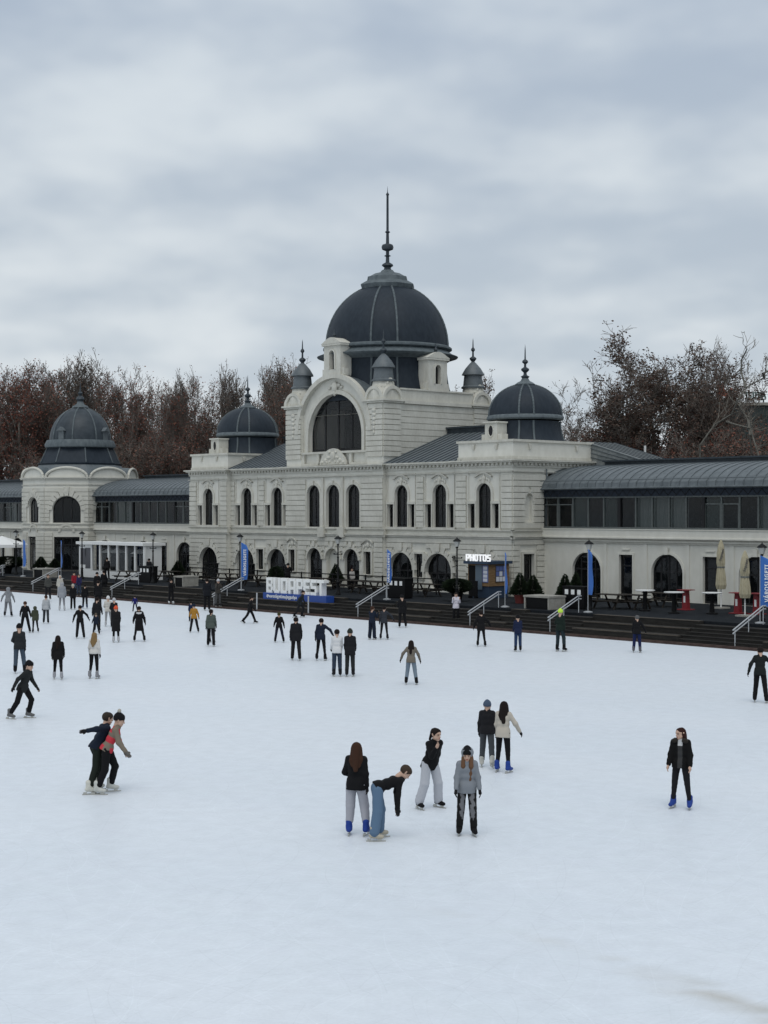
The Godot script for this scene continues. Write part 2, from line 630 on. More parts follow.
func slab(m: MB, t: Transform3D, x0: float, y0: float, z0: float, x1: float, y1: float, z1: float) -> void:
	m.xf = t
	m.bx(x0, y0, z0, x1, y1, z1)
	m.xf = Transform3D()

# frame and panes that close an opening: part "window" or "door" with children "pane"
func fill(called: String, parent: Node3D, t: Transform3D, o: Dictionary, deep: float, cols: int, transom: float, fm: Material, gm: Material, bar := 0.06) -> void:
	var m := MB.new()
	m.xf = t
	var xs := op_xs(o)
	var zf := -deep + 0.06
	var r: float = o.w / 2
	for i in xs.size() - 1:      # head following the opening
		var a: float = xs[i]
		var b: float = xs[i + 1]
		m.quad(Vector3(a, op_top(o, a) - bar * 1.6, zf), Vector3(a, op_top(o, a), zf), Vector3(b, op_top(o, b), zf), Vector3(b, op_top(o, b) - bar * 1.6, zf))
		m.quad(Vector3(a, op_top(o, a) - bar * 1.6, zf), Vector3(b, op_top(o, b) - bar * 1.6, zf), Vector3(b, op_top(o, b) - bar * 1.6, zf - 0.06), Vector3(a, op_top(o, a) - bar * 1.6, zf - 0.06))
	m.bx(o.x - r, o.y0, zf - 0.06, o.x - r + bar, op_top(o, o.x - r + bar), zf)
	m.bx(o.x + r - bar, o.y0, zf - 0.06, o.x + r, op_top(o, o.x + r - bar), zf)
	m.bx(o.x - r + bar, o.y0, zf - 0.06, o.x + r - bar, o.y0 + bar * 1.4, zf)
	for k in range(1, cols):
		var x: float = o.x - r + o.w * k / cols
		m.bx(x - bar / 2, o.y0 + bar * 1.4, zf - 0.06, x + bar / 2, op_top(o, x) - bar * 0.5, zf + 0.004)
	if transom > 0.0:
		var hw := r
		if o.kind != "rect" and transom > o.y1 - r:
			hw = sqrt(maxf(0.0, r * r - pow(transom - (o.y1 - r), 2)))
		m.bx(o.x - hw + 0.01, transom - bar / 2, zf - 0.06, o.x + hw - 0.01, transom + bar / 2, zf + 0.008)
	var w := put(called, m.mesh(), fm, parent)
	# panes between the bars
	var tops := [o.y0, o.y1]
	if transom > 0.0:
		tops = [o.y0, transom, o.y1]
	for k in cols:
		for j in tops.size() - 1:
			var g := MB.new()
			g.xf = t
			var xa: float = o.x - r + o.w * k / cols
			var xb: float = o.x - r + o.w * (k + 1) / cols
			for s in 4:
				var a := lerpf(xa, xb, s / 4.0)
				var b := lerpf(xa, xb, (s + 1) / 4.0)
				var y0: float = tops[j]
				var ya := minf(tops[j + 1], op_top(o, a))
				var yb := minf(tops[j + 1], op_top(o, b))
				var la := maxf(y0, op_bot(o, a))
				var lb := maxf(y0, op_bot(o, b))
				if ya > la + 1e-3 or yb > lb + 1e-3:
					g.quad(Vector3(a, la, zf - 0.03), Vector3(a, maxf(ya, la), zf - 0.03), Vector3(b, maxf(yb, lb), zf - 0.03), Vector3(b, lb, zf - 0.03))
			if g.v.size() > 0:
				put("pane", g.mesh(), gm, w)

# horizontal stone courses with sunk joints, cut round openings
var course_count := {}
func courses(thing_: Node3D, parent: Node3D, t: Transform3D, x0: float, x1: float, y0: float, y1: float, ops: Array, pitch := 0.36, proud := 0.04, single := true, extra := 0.16) -> void:
	var n := int(round((y1 - y0) / pitch))
	var h := (y1 - y0) / n
	var merged := MB.new()
	for k in n:
		var ya := y0 + h * k + 0.026
		var yb := y0 + h * (k + 1) - 0.026
		var spans := [[x0, x1]]
		for o in ops:
			if o.y1 + extra * 1.5 < ya or o.y0 - 0.05 > yb:
				continue
			var half: float = o.w / 2 + extra
			if o.kind == "arch":
				var sp: float = o.y1 - o.w / 2
				if ya > sp:
					half = sqrt(maxf(0.0, pow(o.w / 2 + extra, 2) - pow(ya - sp, 2)))
			elif o.kind == "oval":
				var yy: float = (ya - (o.y0 + o.y1) / 2) / ((o.y1 - o.y0) / 2 + extra)
				half = (o.w / 2 + extra) * sqrt(maxf(0.0, 1.0 - yy * yy * yy * yy))
			if half <= 0.02:
				continue
			var nx := []
			for s in spans:
				if o.x + half <= s[0] or o.x - half >= s[1]:
					nx.append(s)
					continue
				if o.x - half > s[0]: nx.append([s[0], o.x - half])
				if o.x + half < s[1]: nx.append([o.x + half, s[1]])
			spans = nx
		for s in spans:
			if s[1] - s[0] < 0.05:
				continue
			var cnt: int = course_count.get(thing_, 0)
			if single and cnt < 290:
				course_count[thing_] = cnt + 1
				var m := MB.new()
				m.xf = t
				m.bx(s[0], ya, 0, s[1], yb, proud)
				put("stone_course", m.mesh(), M.stone, parent)
			else:
				merged.xf = t
				merged.bx(s[0], ya, 0, s[1], yb, proud)
	if merged.v.size() > 0:
		var o := put("stone_courses", merged.mesh(), M.stone, parent)
		o.set_meta("kind", "stuff")

# wedge stones fanning over an arch
func voussoirs(parent: Node3D, t: Transform3D, cx: float, spring: float, ri: float, ro: float, n := 9, proud := 0.12) -> void:
	var m := MB.new()
	m.xf = t
	for i in n:
		var a := PI * (i + 0.07) / n
		var b := PI * (i + 0.93) / n
		var mid := (a + b) / 2
		var oo := ro + (0.3 if i == n / 2 else (0.14 if i % 2 == 0 and i > 1 and i < n - 2 else 0.0))
		var zz := Vector3(0, 0, proud * (1.6 if i == n / 2 else 1.0))
		var p := [Vector3(cx - cos(a) * ri, spring + sin(a) * ri, 0), Vector3(cx - cos(a) * oo, spring + sin(a) * oo, 0), Vector3(cx - cos(b) * oo, spring + sin(b) * oo, 0), Vector3(cx - cos(b) * ri, spring + sin(b) * ri, 0)]
		m.quad(p[0] + zz, p[1] + zz, p[2] + zz, p[3] + zz)
		for e in 4:
			m.quad(p[e] + zz, p[e], p[(e + 1) % 4], p[(e + 1) % 4] + zz)
	put("arch_stones", m.mesh(), M.stone, parent)

# an eyebrow pediment with a carved cartouche
func cartouche(parent: Node3D, t: Transform3D, cx: float, y: float, w: float) -> void:
	var m := MB.new()
	m.xf = t
	var n := 10
	for i in n:
		var xa := -w / 2 + w * i / n
		var xb := -w / 2 + w * (i + 1) / n
		var ya := y + 0.26 * pow(maxf(0.0, cos(xa / w * PI * 1.12)), 0.8)
		var yb := y + 0.26 * pow(maxf(0.0, cos(xb / w * PI * 1.12)), 0.8)
		m.quad(Vector3(cx + xa, ya, 0.14), Vector3(cx + xa, ya + 0.09, 0.16), Vector3(cx + xb, yb + 0.09, 0.16), Vector3(cx + xb, yb, 0.14))
		m.quad(Vector3(cx + xa, ya + 0.09, 0.16), Vector3(cx + xa, ya + 0.09, 0), Vector3(cx + xb, yb + 0.09, 0), Vector3(cx + xb, yb + 0.09, 0.16))
		m.quad(Vector3(cx + xa, ya, 0), Vector3(cx + xa, ya, 0.14), Vector3(cx + xb, yb, 0.14), Vector3(cx + xb, yb, 0))
	m.ball(Vector3(cx, y - 0.05, 0.03), Vector3(0.16, 0.22, 0.1))
	for s in [-1.0, 1.0]:
		m.ball(Vector3(cx + s * 0.28, y - 0.1, 0.02), Vector3(0.13, 0.12, 0.07), 8, 5)
		m.ball(Vector3(cx + s * 0.46, y - 0.2, 0.02), Vector3(0.1, 0.16, 0.06), 8, 5)
		m.ball(Vector3(cx + s * 0.52, y - 0.45, 0.01), Vector3(0.06, 0.15, 0.05), 8, 5)
		m.ball(Vector3(cx + s * 0.2, y - 0.3, 0.02), Vector3(0.1, 0.09, 0.05), 8, 5)
	put("carved_ornament", m.mesh(), M.stone, parent)

# a cornice in steps with dentils, along local x of t
func cornice(parent: Node3D, t: Transform3D, x0: float, x1: float, y: float, material: Material, dentil := true, scale := 1.0) -> void:
	var m := MB.new()
	m.xf = t
	m.bx(x0 - 0.08, y, 0.003, x1 + 0.08, y + 0.10 * scale, 0.10)
	m.bx(x0 - 0.22, y + 0.28 * scale, 0.003, x1 + 0.22, y + 0.38 * scale, 0.30)
	m.bx(x0 - 0.34, y + 0.38 * scale, 0.003, x1 + 0.34, y + 0.47 * scale, 0.42)
	m.bx(x0 - 0.06, y + 0.10 * scale, 0.003, x1 + 0.06, y + 0.28 * scale, 0.07)
	if dentil:
		var x := x0 + 0.12
		while x < x1 - 0.1:
			m.bx(x - 0.09, y + 0.13 * scale, 0.07, x + 0.09, y + 0.279 * scale, 0.2)
			x += 0.36
	put("cornice", m.mesh(), material, parent)

func string_course(parent: Node3D, t: Transform3D, x0: float, x1: float, y: float, h: float, out: float) -> void:
	var m := MB.new()
	m.xf = t
	m.bx(x0 - out, y, 0.003, x1 + out, y + h * 0.6, out * 0.6)
	m.bx(x0 - out, y + h * 0.6, 0.003, x1 + out, y + h, out)
	put("string_course", m.mesh(), M.stone, parent)

func front(x: float, z: float) -> Transform3D:      # face looking at +z
	return Transform3D(Basis(), Vector3(x, 0, z))

func side(x: float, z: float) -> Transform3D:       # face looking at +x, local x runs to -z
	return Transform3D(Basis(Vector3(0, 0, -1), Vector3.UP, Vector3(1, 0, 0)), Vector3(x, 0, z))

func side_l(x: float, z: float) -> Transform3D:     # face looking at -x, local x runs to +z
	return Transform3D(Basis(Vector3(0, 0, 1), Vector3.UP, Vector3(-1, 0, 0)), Vector3(x, 0, z))

# a finial from a list of (radius, height)
func finial(parent: Node3D, at: Vector3, prof: Array, material: Material, called := "finial") -> void:
	var m := MB.new()
	m.lathe(at, prof, 10)
	put(called, m.mesh(), material, parent)

# round dome with paired ribs on the diagonals, ring moulding, skirt and cap
func dome(parent: Node3D, at: Vector3, r: float, y_ring: float, y_top: float, y_base: float, r_base: float, r_cap: float, pairs: float, rib_w: float) -> Node3D:
	var m := MB.new()
	var prof := []
	var hh := y_top - y_ring
	var a_end := acos(r_cap / r)
	for i in 15:
		var a := a_end * i / 14.0
		prof.append(Vector2(r * cos(a), y_ring + hh * sin(a) / sin(a_end)))
	m.lathe(at, prof, 48)
	var d := put("dome", m.mesh(), M.slate, parent)
	# ribs
	for q in 4:
		for s in [-1.0, 1.0]:
			var an: float = PI / 4 + q * PI / 2 + s * pairs
			var rb := MB.new()
			for i in 14:
				var p0: Vector2 = prof[i]
				var p1: Vector2 = prof[i + 1]
				var dir := Vector3(sin(an), 0, cos(an))
				rb.tube(at + dir * (p0.x + 0.02) + Vector3.UP * p0.y, at + dir * (p1.x + 0.02) + Vector3.UP * p1.y, rib_w, rib_w * 0.9, 6, false)
			put("rib", rb.mesh(), M.patina, d)
	# ring moulding at the foot of the dome
	var ring := MB.new()
	var e := r * 0.03
	ring.lathe(at, [Vector2(r * 0.97, y_ring - 0.3), Vector2(r + e * 0.6, y_ring - 0.28), Vector2(r + e * 1.7, y_ring - 0.2), Vector2(r + e * 1.7, y_ring - 0.08), Vector2(r + e * 0.8, y_ring), Vector2(r * 0.98, y_ring + 0.06)], 48)
	put("ring_moulding", ring.mesh(), M.patina, parent)
	# drum below, curving out to its foot
	var dr := MB.new()
	var dp := []
	for i in 9:
		var t := i / 8.0
		dp.append(Vector2(lerpf(r_base, r * 0.95, 1.0 - pow(1.0 - t, 2.2)), lerpf(y_base, y_ring - 0.38, t)))
	dr.lathe(at, dp, 48)
	var drum := put("drum", dr.mesh(), M.slate, parent)
	for q in 4:
		for s in [-1.0, 1.0]:
			var an: float = PI / 4 + q * PI / 2 + s * pairs
			var rb := MB.new()
			for i in 8:
				var p0: Vector2 = dp[i]
				var p1: Vector2 = dp[i + 1]
				var dir := Vector3(sin(an), 0, cos(an))
				rb.tube(at + dir * (p0.x + 0.02) + Vector3.UP * p0.y, at + dir * (p1.x + 0.02) + Vector3.UP * p1.y, rib_w, rib_w, 6, false)
			put("rib", rb.mesh(), M.patina, drum)
	return d

# ================================================================ the skating hall
func make_hall() -> void:
	var H := thing("skating_hall", "pale neo-baroque hall with a great dark dome, spire and two smaller domes", "building", Vector3(HALL_X, 0, HALL_Z))
	var y0 := TY
	var yc := 8.98        # underside of the main cornice
	var W := 17.3         # outer edge of the end towers
	var Ti := 12.4        # inner edge of the end towers
	var Cw := 5.25        # half width of the central block
	var zs := -0.3        # planes: central block 0, links zs, end towers zt
	var zt := 0.1
	var back := -10.2
	var gw := 4.62        # top of the ground storey
	# openings -------------------------------------------------
	var upper := {}
	var ground := {}
	for s in [-1.0, 1.0]:
		for x in [6.75, 10.45, 14.85]:
			var k := "%d" % int(s * x * 100)
			upper[k] = [op(s * x - 1.06, 0.56, 5.2, 6.72), op(s * x, 1.24, 5.2, 8.0, "arch"), op(s * x + 1.06, 0.56, 5.2, 6.72)]
	var gr_r := [op(6.75, 2.3, y0, 3.5, "arch"), op(8.5, 0.8, 1.9, 3.45), op(10.35, 2.5, y0 + 0.1, 3.5, "oval"), op(12.05, 0.66, 1.9, 3.4)]
	var gr_l := [op(-6.75, 2.2, y0, 3.5, "arch"), op(-8.72, 0.85, 1.95, 3.45), op(-10.6, 2.3, y0, 3.5, "arch")]
	var gt_r := [op(14.85, 2.4, y0, 3.5, "arch")]
	var gt_l := [op(-14.75, 2.4, y0, 3.5, "arch")]
	var gc := [op(-2.0, 1.55, y0, 3.65, "arch"), op(0.0, 1.5, y0, 3.65, "arch"), op(2.0, 1.55, y0, 3.65, "arch"), op(3.72, 0.74, 1.95, 3.5), op(-4.55, 0.72, 1.95, 3.5)]
	var uc := [op(-2.15, 1.42, 5.15, 8.1, "arch"), op(0.0, 1.42, 5.15, 8.1, "arch"), op(2.15, 1.42, 5.15, 8.1, "arch")]

	# walls ----------------------------------------------------
	var faces := [
		# transform, x0, x1, ground openings, upper openings
		[front(0, 0), -Cw, Cw, gc, uc, "c"],
		[front(0, zs), Cw, Ti, gr_r, upper["675"] + upper["1045"], "r"],
		[front(0, zt), Ti, W, gt_r, upper["1485"], "tr"],
		[front(0, zs), -Ti, -Cw, gr_l, upper["-675"] + upper["-1045"], "l"],
		[front(0, zt), -W, -Ti, gt_l, upper["-1485"], "tl"],
	]
	# the side of the end tower that turns away from the rink, with a blind niche and a framed window
	var niche := [op(1.45, 0.62, 5.6, 7.35, "arch")]
	var sidewin := [op(1.35, 0.95, 1.6, 3.6)]
	faces.append([side(W, zt), 0.0, 10.3, sidewin, niche, "s"])
	faces.append([side_l(-W, back), 0.0, 10.3, [], [], "sl"])
	for f in faces:
		var m := MB.new()
		wall(m, f[0], f[1], f[2], y0, gw, f[3], 0.3)
		wall(m, f[0], f[1], f[2], gw, yc + 0.5, f[4], 0.26)
		var wl := put("wall", m.mesh(), M.plaster, H)
		var t: Transform3D = f[0]
		f.append(wl)
		if f[5] == "sl":
			continue
		# plinth
		var cuts := []
		for o in f[3]:
			if o.y0 < 1.3:
				cuts.append([o.x - o.w / 2 - 0.02, o.x + o.w / 2 + 0.02])
		cuts.sort_custom(func(a, b): return a[0] < b[0])
		var cx: float = f[1]
		for c in cuts + [[f[2], f[2]]]:
			if c[0] - cx > 0.05:
				var pl := MB.new()
				slab(pl, t, cx, y0, 0.0, c[0], y0 + 0.42, 0.14)
				put("plinth", pl.mesh(), M.stone, wl)
			cx = c[1]
	# small returns where planes step
	var rt := MB.new()
	rt.quad(Vector3(Cw, y0, 0), Vector3(Cw, yc + 0.5, 0), Vector3(Cw, yc + 0.5, zs), Vector3(Cw, y0, zs))
	rt.quad(Vector3(-Cw, y0, zs), Vector3(-Cw, yc + 0.5, zs), Vector3(-Cw, yc + 0.5, 0), Vector3(-Cw, y0, 0))
	rt.quad(Vector3(-Ti, y0, zt), Vector3(-Ti, yc + 0.5, zt), Vector3(-Ti, yc + 0.5, zs), Vector3(-Ti, y0, zs))
	rt.quad(Vector3(Ti, y0, zs), Vector3(Ti, yc + 0.5, zs), Vector3(Ti, yc + 0.5, zt), Vector3(Ti, y0, zt))
	rt.quad(Vector3(W, y0, back), Vector3(W, yc + 0.5, back), Vector3(-W, yc + 0.5, back), Vector3(-W, y0, back))
	put("wall", rt.mesh(), M.plaster, H)
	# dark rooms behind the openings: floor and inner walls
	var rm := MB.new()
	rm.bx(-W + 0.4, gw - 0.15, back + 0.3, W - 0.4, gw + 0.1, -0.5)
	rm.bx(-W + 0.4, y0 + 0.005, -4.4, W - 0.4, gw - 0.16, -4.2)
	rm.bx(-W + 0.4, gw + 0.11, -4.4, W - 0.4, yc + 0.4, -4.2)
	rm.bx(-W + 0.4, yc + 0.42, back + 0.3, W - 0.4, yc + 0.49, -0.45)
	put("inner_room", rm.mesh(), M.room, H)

	# stone courses (the end tower and centre first: they show largest) ------------
	for f in [faces[2], faces[5], faces[0], faces[1], faces[3], faces[4]]:
		var t: Transform3D = f[0]
		var wl: Node3D = f[6]
		var x0: float = f[1]
		var x1: float = f[2]
		if f[5] == "s":
			x1 = 3.05
		courses(H, wl, t, x0, x1, y0 + 0.43, gw - 0.12, f[3], 0.36, 0.1, true, 0.3)
		# upper storey: courses only on the piers
		var piers := []
		match f[5]:
			"tr": piers = [[Ti, 13.3], [16.4, W]]
			"tl": piers = [[-W, -16.4], [-13.3, -Ti]]
			"r": piers = [[8.25, 8.95], [11.95, Ti]]
			"l": piers = [[-8.95, -8.25], [-Ti, -11.95]]
			"c": piers = [[-Cw, -3.0], [3.0, Cw]]
			"s": piers = [[0.0, 3.05]]
		for p in piers:
			courses(H, wl, t, p[0], p[1], gw + 0.55, yc - 0.45, f[4] if f[5] == "s" else [], 0.36, 0.1, true, 0.1)
		# window trims, one for each opening
		for o in f[4]:
			if o.kind != "arch":
				continue
			var tr := MB.new()
			archivolt(tr, t, o.x, o.y1 - o.w / 2, o.w / 2 + 0.01, o.w / 2 + 0.2, 0.07, o.y0 if f[5] == "c" else 6.85)
			if f[5] != "s":
				slab(tr, t, o.x - 0.09, o.y1 - 0.01, 0.0, o.x + 0.09, o.y1 + 0.3, 0.14)
			if f[5] == "c":
				slab(tr, t, o.x - 0.9, o.y0 - 0.14, 0.0, o.x + 0.9, o.y0 + 0.002, 0.14)
			put("window_surround", tr.mesh(), M.stone, wl)
			if f[5] in ["c", "s"]:
				continue
			for q in [-1.0, 1.0]:
				var cap := MB.new()
				slab(cap, t, o.x + q * 1.05 - 0.4, 6.72, 0.0, o.x + q * 1.05 + 0.4, 6.88, 0.12)
				put("lintel", cap.mesh(), M.stone, wl)
				for e in [0.7, 1.4]:
					var po := MB.new()
					slab(po, t, o.x + q * e - 0.05, 5.2, 0.0, o.x + q * e + 0.05, 6.72, 0.10)
					put("small_pillar", po.mesh(), M.stone, wl)
			var si := MB.new()
			slab(si, t, o.x - 1.5, 5.06, 0.0, o.x + 1.5, 5.2, 0.16)
			put("window_sill", si.mesh(), M.stone, wl)
			var pn := MB.new()     # raised edge of the panel over the window
			slab(pn, t, o.x - 1.38, 8.72, 0.0, o.x + 1.38, 8.78, 0.05)
			slab(pn, t, o.x - 1.38, 6.9, 0.0, o.x - 1.33, 8.721, 0.05)
			slab(pn, t, o.x + 1.33, 6.9, 0.0, o.x + 1.38, 8.721, 0.05)
			put("panel_edge", pn.mesh(), M.stone, wl)
		for o in f[3]:
			var tr := MB.new()
			if o.kind == "rect":
				var b := 0.13
				slab(tr, t, o.x - o.w / 2 - b, o.y0 - b, 0.0, o.x - o.w / 2, o.y1 + b, 0.13)
				slab(tr, t, o.x + o.w / 2, o.y0 - b, 0.0, o.x + o.w / 2 + b, o.y1 + b, 0.13)
				slab(tr, t, o.x - o.w / 2 - 0.001, o.y1, 0.0, o.x + o.w / 2 + 0.001, o.y1 + b, 0.127)
				slab(tr, t, o.x - o.w / 2 - 0.05, o.y0 - b, 0.0, o.x + o.w / 2 + 0.05, o.y0, 0.18)
			else:
				archivolt(tr, t, o.x, o.y1 - o.w / 2, o.w / 2 + 0.01, o.w / 2 + 0.12, 0.14, 99.0)
			put("window_surround", tr.mesh(), M.stone, wl)
		for o in f[3]:
			if o.kind != "rect":
				voussoirs(wl, t, o.x, o.y1 - o.w / 2, o.w / 2 + 0.13, o.w / 2 + (0.2 if f[5] == "c" else 0.36), 11)
		if f[5] in ["r", "l", "tr", "tl"]:
			for o in f[4]:
				if o.kind == "arch":
					cartouche(wl, t, o.x, 8.36, 1.5)
		if f[5] == "c":
			for o in f[3]:
				if o.kind == "rect":
					cartouche(wl, t, o.x, 4.0, 1.25)
		# glazing
		for o in f[4]:
			if f[5] == "s":
				var nb := MB.new()
				nb.xf = t
				nb.quad(Vector3(o.x - 0.4, o.y0 - 0.1, -0.2), Vector3(o.x - 0.4, o.y1 + 0.1, -0.2), Vector3(o.x + 0.4, o.y1 + 0.1, -0.2), Vector3(o.x + 0.4, o.y0 - 0.1, -0.2))
				put("niche_back", nb.mesh(), M.plaster, wl)
			elif o.w < 0.5:
				fill("window", H, t, o, 0.22, 1, 0.0, M.dark_frame, M.glass, 0.05)
			else:
				fill("window", H, t, o, 0.24, 2, o.y1 - o.w / 2 - 0.15, M.dark_frame, M.glass, 0.055)
		for o in f[3]:
			if o.kind == "rect":
				fill("window", H, t, o, 0.18, 1, 0.0, M.dark_frame, M.glass, 0.07)
			elif o.x == 0.0:
				var nb := MB.new()
				nb.xf = t
				nb.quad(Vector3(-0.8, y0, -0.29), Vector3(-0.8, 3.8, -0.29), Vector3(0.8, 3.8, -0.29), Vector3(0.8, y0, -0.29))
				put("niche_back", nb.mesh(), M.plaster, wl)
			else:
				fill("door", H, t, o, 0.28, 3 if o.w > 1.6 else 2, o.y1 - o.w / 2 - 0.05, M.dark_frame, M.glass, 0.09)
		# bands and cornices
		var bx1: float = 10.3 if f[5] == "s" else x1
		string_course(wl, t, x0, bx1, gw - 0.1, 0.2, 0.22)
		string_course(wl, t, x0, bx1, gw + 0.34, 0.12, 0.17)
		string_course(wl, t, x0, bx1, yc - 0.34, 0.08, 0.14)
		cornice(H, t, x0, bx1, yc, M.stone)

	# balcony brackets under the central windows
	for x in [-1.07, 1.07]:
		var bal := MB.new()
		slab(bal, front(0, 0), x - 0.14, 5.15, 0.0, x + 0.14, 6.0, 0.2)
		slab(bal, front(0, 0), x - 0.1, 6.0, 0.0, x + 0.1, 8.6, 0.13)
		slab(bal, front(0, 0), x - 0.34, 4.45, 0.0, x + 0.34, 5.152, 0.3)
		put("pilaster", bal.mesh(), M.stone, H)

	# downpipes
	var dp2 := MB.new()
	dp2.tube(Vector3(W + 0.12, y0, -2.85), Vector3(W + 0.12, 8.9, -2.85), 0.05, 0.05, 6)
	put("downpipe", dp2.mesh(), M.zinc, H)

	# roofs of the links: from the front eave back up to a ridge box
	for s in [-1.0, 1.0]:
		var rf := MB.new()
		var xa: float = s * Cw
		var xb: float = s * 13.0
		var e0 := Vector3(xa, yc + 0.48, zs + 0.4)
		var e1 := Vector3(xb, yc + 0.48, zs + 0.4)
		rf.quad(e0 if s > 0 else e1, Vector3(xa if s > 0 else xb, 11.75, -6.2), Vector3(xb if s > 0 else xa, 11.75, -6.2), e1 if s > 0 else e0)
		rf.quad(Vector3(xa, 11.75, -6.2), Vector3(xa, 9.4, back), Vector3(xb, 9.4, back), Vector3(xb, 11.75, -6.2))
		var roof := put("roof", rf.mesh(), M.zinc, H)
		var k := 0.35
		while k < 13.0 - Cw:
			var sm := MB.new()
			var xx: float = s * (Cw + k)
			sm.tube(Vector3(xx, yc + 0.5, zs + 0.4), Vector3(xx, 11.77, -6.2), 0.03, 0.03, 4)
			sm.tube(Vector3(xx, 11.77, -6.2), Vector3(xx, 9.42, back), 0.03, 0.03, 4)
			put("seam", sm.mesh(), M.zinc_dark, roof)
			k += 0.55
		var rb := MB.new()
		rb.bx(minf(xa, s * 13.2), 11.4, -7.6, maxf(xa, s * 13.2), 12.0, -6.0)
		rb.bx(minf(xa, s * 13.3), 12.0, -7.75, maxf(xa, s * 13.3), 12.12, -5.85)
		put("ridge_box", rb.mesh(), M.zinc_dark, roof)
	# roof behind the end tower, falling towards the wing
	for sd in [-1.0, 1.0]:
		var hp := MB.new()
		var A := Vector3(sd * (W - 0.4), 10.75, -7.3)
		var B := Vector3(sd * (W - 0.4), 10.75, -10.2)
		var C := Vector3(sd * (W + 4.8), 9.3, -10.2)
		var D := Vector3(sd * (W + 4.8), 9.3, -7.3)
		hp.quad(A, B, C, D)
		hp.quad(Vector3(sd * 12.8, 10.7, -7.3), Vector3(sd * 12.8, 10.7, -10.2), B, A)
		hp.quad(A, D, Vector3(sd * (W + 4.8), 9.0, -7.3), Vector3(sd * (W - 0.4), 9.0, -7.3))
		var hip := put("roof", hp.mesh(), M.zinc_pale, H)
		for i in 4:
			var sm := MB.new()
			var fall := Vector3(0, -0.06 - 0.3 * i, 0.02)
			sm.tube(A + fall, D + fall + Vector3(0, 0.15 * i, 0), 0.035, 0.035, 4)
			put("seam", sm.mesh(), M.zinc, hip)
		for i in 6:
			var sm := MB.new()
			var dz := -0.25 - 0.5 * i
			sm.tube(A + Vector3(0, 0.02, dz), D + Vector3(0, 0.02, dz), 0.035, 0.035, 4)
			put("seam", sm.mesh(), M.zinc_dark, hip)

	# end towers: attic, oculus dormers, domes -------------------------------------
	for s in [-1.0, 1.0]:
		var cx: float = s * 14.85
		var cz := -3.65
		var a := MB.new()
		var ax0 := cx - 2.4
		var ax1 := cx + 2.4
		var az0 := -7.35
		var az1 := 0.0
		a.bx(ax0, yc + 0.475, az0, ax1, 10.55, az1)
		var attic := put("attic", a.mesh(), M.plaster, H)
		var ac := MB.new()
		ac.bx(ax0 - 0.1, 10.55, az0 - 0.1, ax1 + 0.1, 10.7, az1 + 0.1)
		ac.bx(ax0 - 0.05, 9.46, az0, ax1 + 0.05, 9.66, az1 + 0.05)
		put("coping", ac.mesh(), M.stone, attic)
		for fc in [[front(cx, az1), -1.0, 1.0, 2.4], [side(ax1, cz), -2.2, 2.2, 3.6]]:
			for q in [fc[1], 0.0, fc[2]]:
				if q == 0.0:
					continue
				var b := MB.new()
				b.xf = fc[0]
				b.prism(PackedVector2Array([Vector2(q - 0.14, 10.45), Vector2(q - 0.05, 10.1), Vector2(q + 0.05, 10.1), Vector2(q + 0.14, 10.45)]), 0.0, 0.12)
				put("bracket", b.mesh(), M.stone, attic)
		# a stone dormer with an oval eye on each side
		for fc in [front(cx, az1 - 0.5), side(ax1 - 0.5, cz), side_l(ax0 + 0.5, cz)]:
			dormer(H, fc, 10.7, 1.05, 1.1, true)
		dome(H, Vector3(cx, 0, cz), 2.35, 12.35, 14.35, 10.7, 2.5, 0.5, 0.2, 0.075)
		var cap := MB.new()
		cap.lathe(Vector3(cx, 0, cz), [Vector2(0.62, 14.28), Vector2(0.66, 14.4), Vector2(0.5, 14.52), Vector2(0.3, 14.62), Vector2(0.2, 14.8)], 16)
		put("dome_cap", cap.mesh(), M.patina, H)
		finial(H, Vector3(cx, 0, cz), [Vector2(0.2, 14.8), Vector2(0.3, 14.9), Vector2(0.12, 15.0), Vector2(0.1, 15.15), Vector2(0.26, 15.3), Vector2(0.26, 15.4), Vector2(0.08, 15.52), Vector2(0.07, 15.7), Vector2(0.2, 15.82), Vector2(0.18, 15.92), Vector2(0.05, 16.02), Vector2(0.035, 16.6), Vector2(0.0, 17.0)], M.zinc_dark)

	# central tower ----------------------------------------------------------------
	var tb := yc + 0.47          # 9.45
	var pt := 13.6               # pier cornice
	var cz := -5.1
	var tz := back - 0.0         # rear plane of the tower
	var tw := Cw
	# front wall with the great arch
	var fm := MB.new()
	wall(fm, front(0, -0.25), -3.7, 3.7, tb, 13.0, [op(0.0, 5.8, 10.45, 13.0)], 0.4)
	# arch gable above the springing line: a half disc with the round head cut out
	var sp := 11.55
	var ro := 4.05
	for i in 24:
		var a := PI * i / 24
		var b := PI * (i + 1) / 24
		var pa := Vector3(-cos(a) * 2.9, sp + sin(a) * 2.9, -0.25)
		var pb := Vector3(-cos(b) * 2.9, sp + sin(b) * 2.9, -0.25)
		var qa := Vector3(-cos(a) * ro, maxf(13.0, 11.75 + sin(a) * ro), -0.25)
		var qb := Vector3(-cos(b) * ro, maxf(13.0, 11.75 + sin(b) * ro), -0.25)
		if qa.y > 13.0 or qb.y > 13.0 or pa.y > 13.0:
			var la := Vector3(pa.x, maxf(pa.y, 13.0), -0.25)
			var lb := Vector3(pb.x, maxf(pb.y, 13.0), -0.25)
			fm.quad(la, qa, qb, lb)
	var tf := put("tower_front", fm.mesh(), M.plaster, H)
	# fill between springing and the rectangle head
	var sf := MB.new()
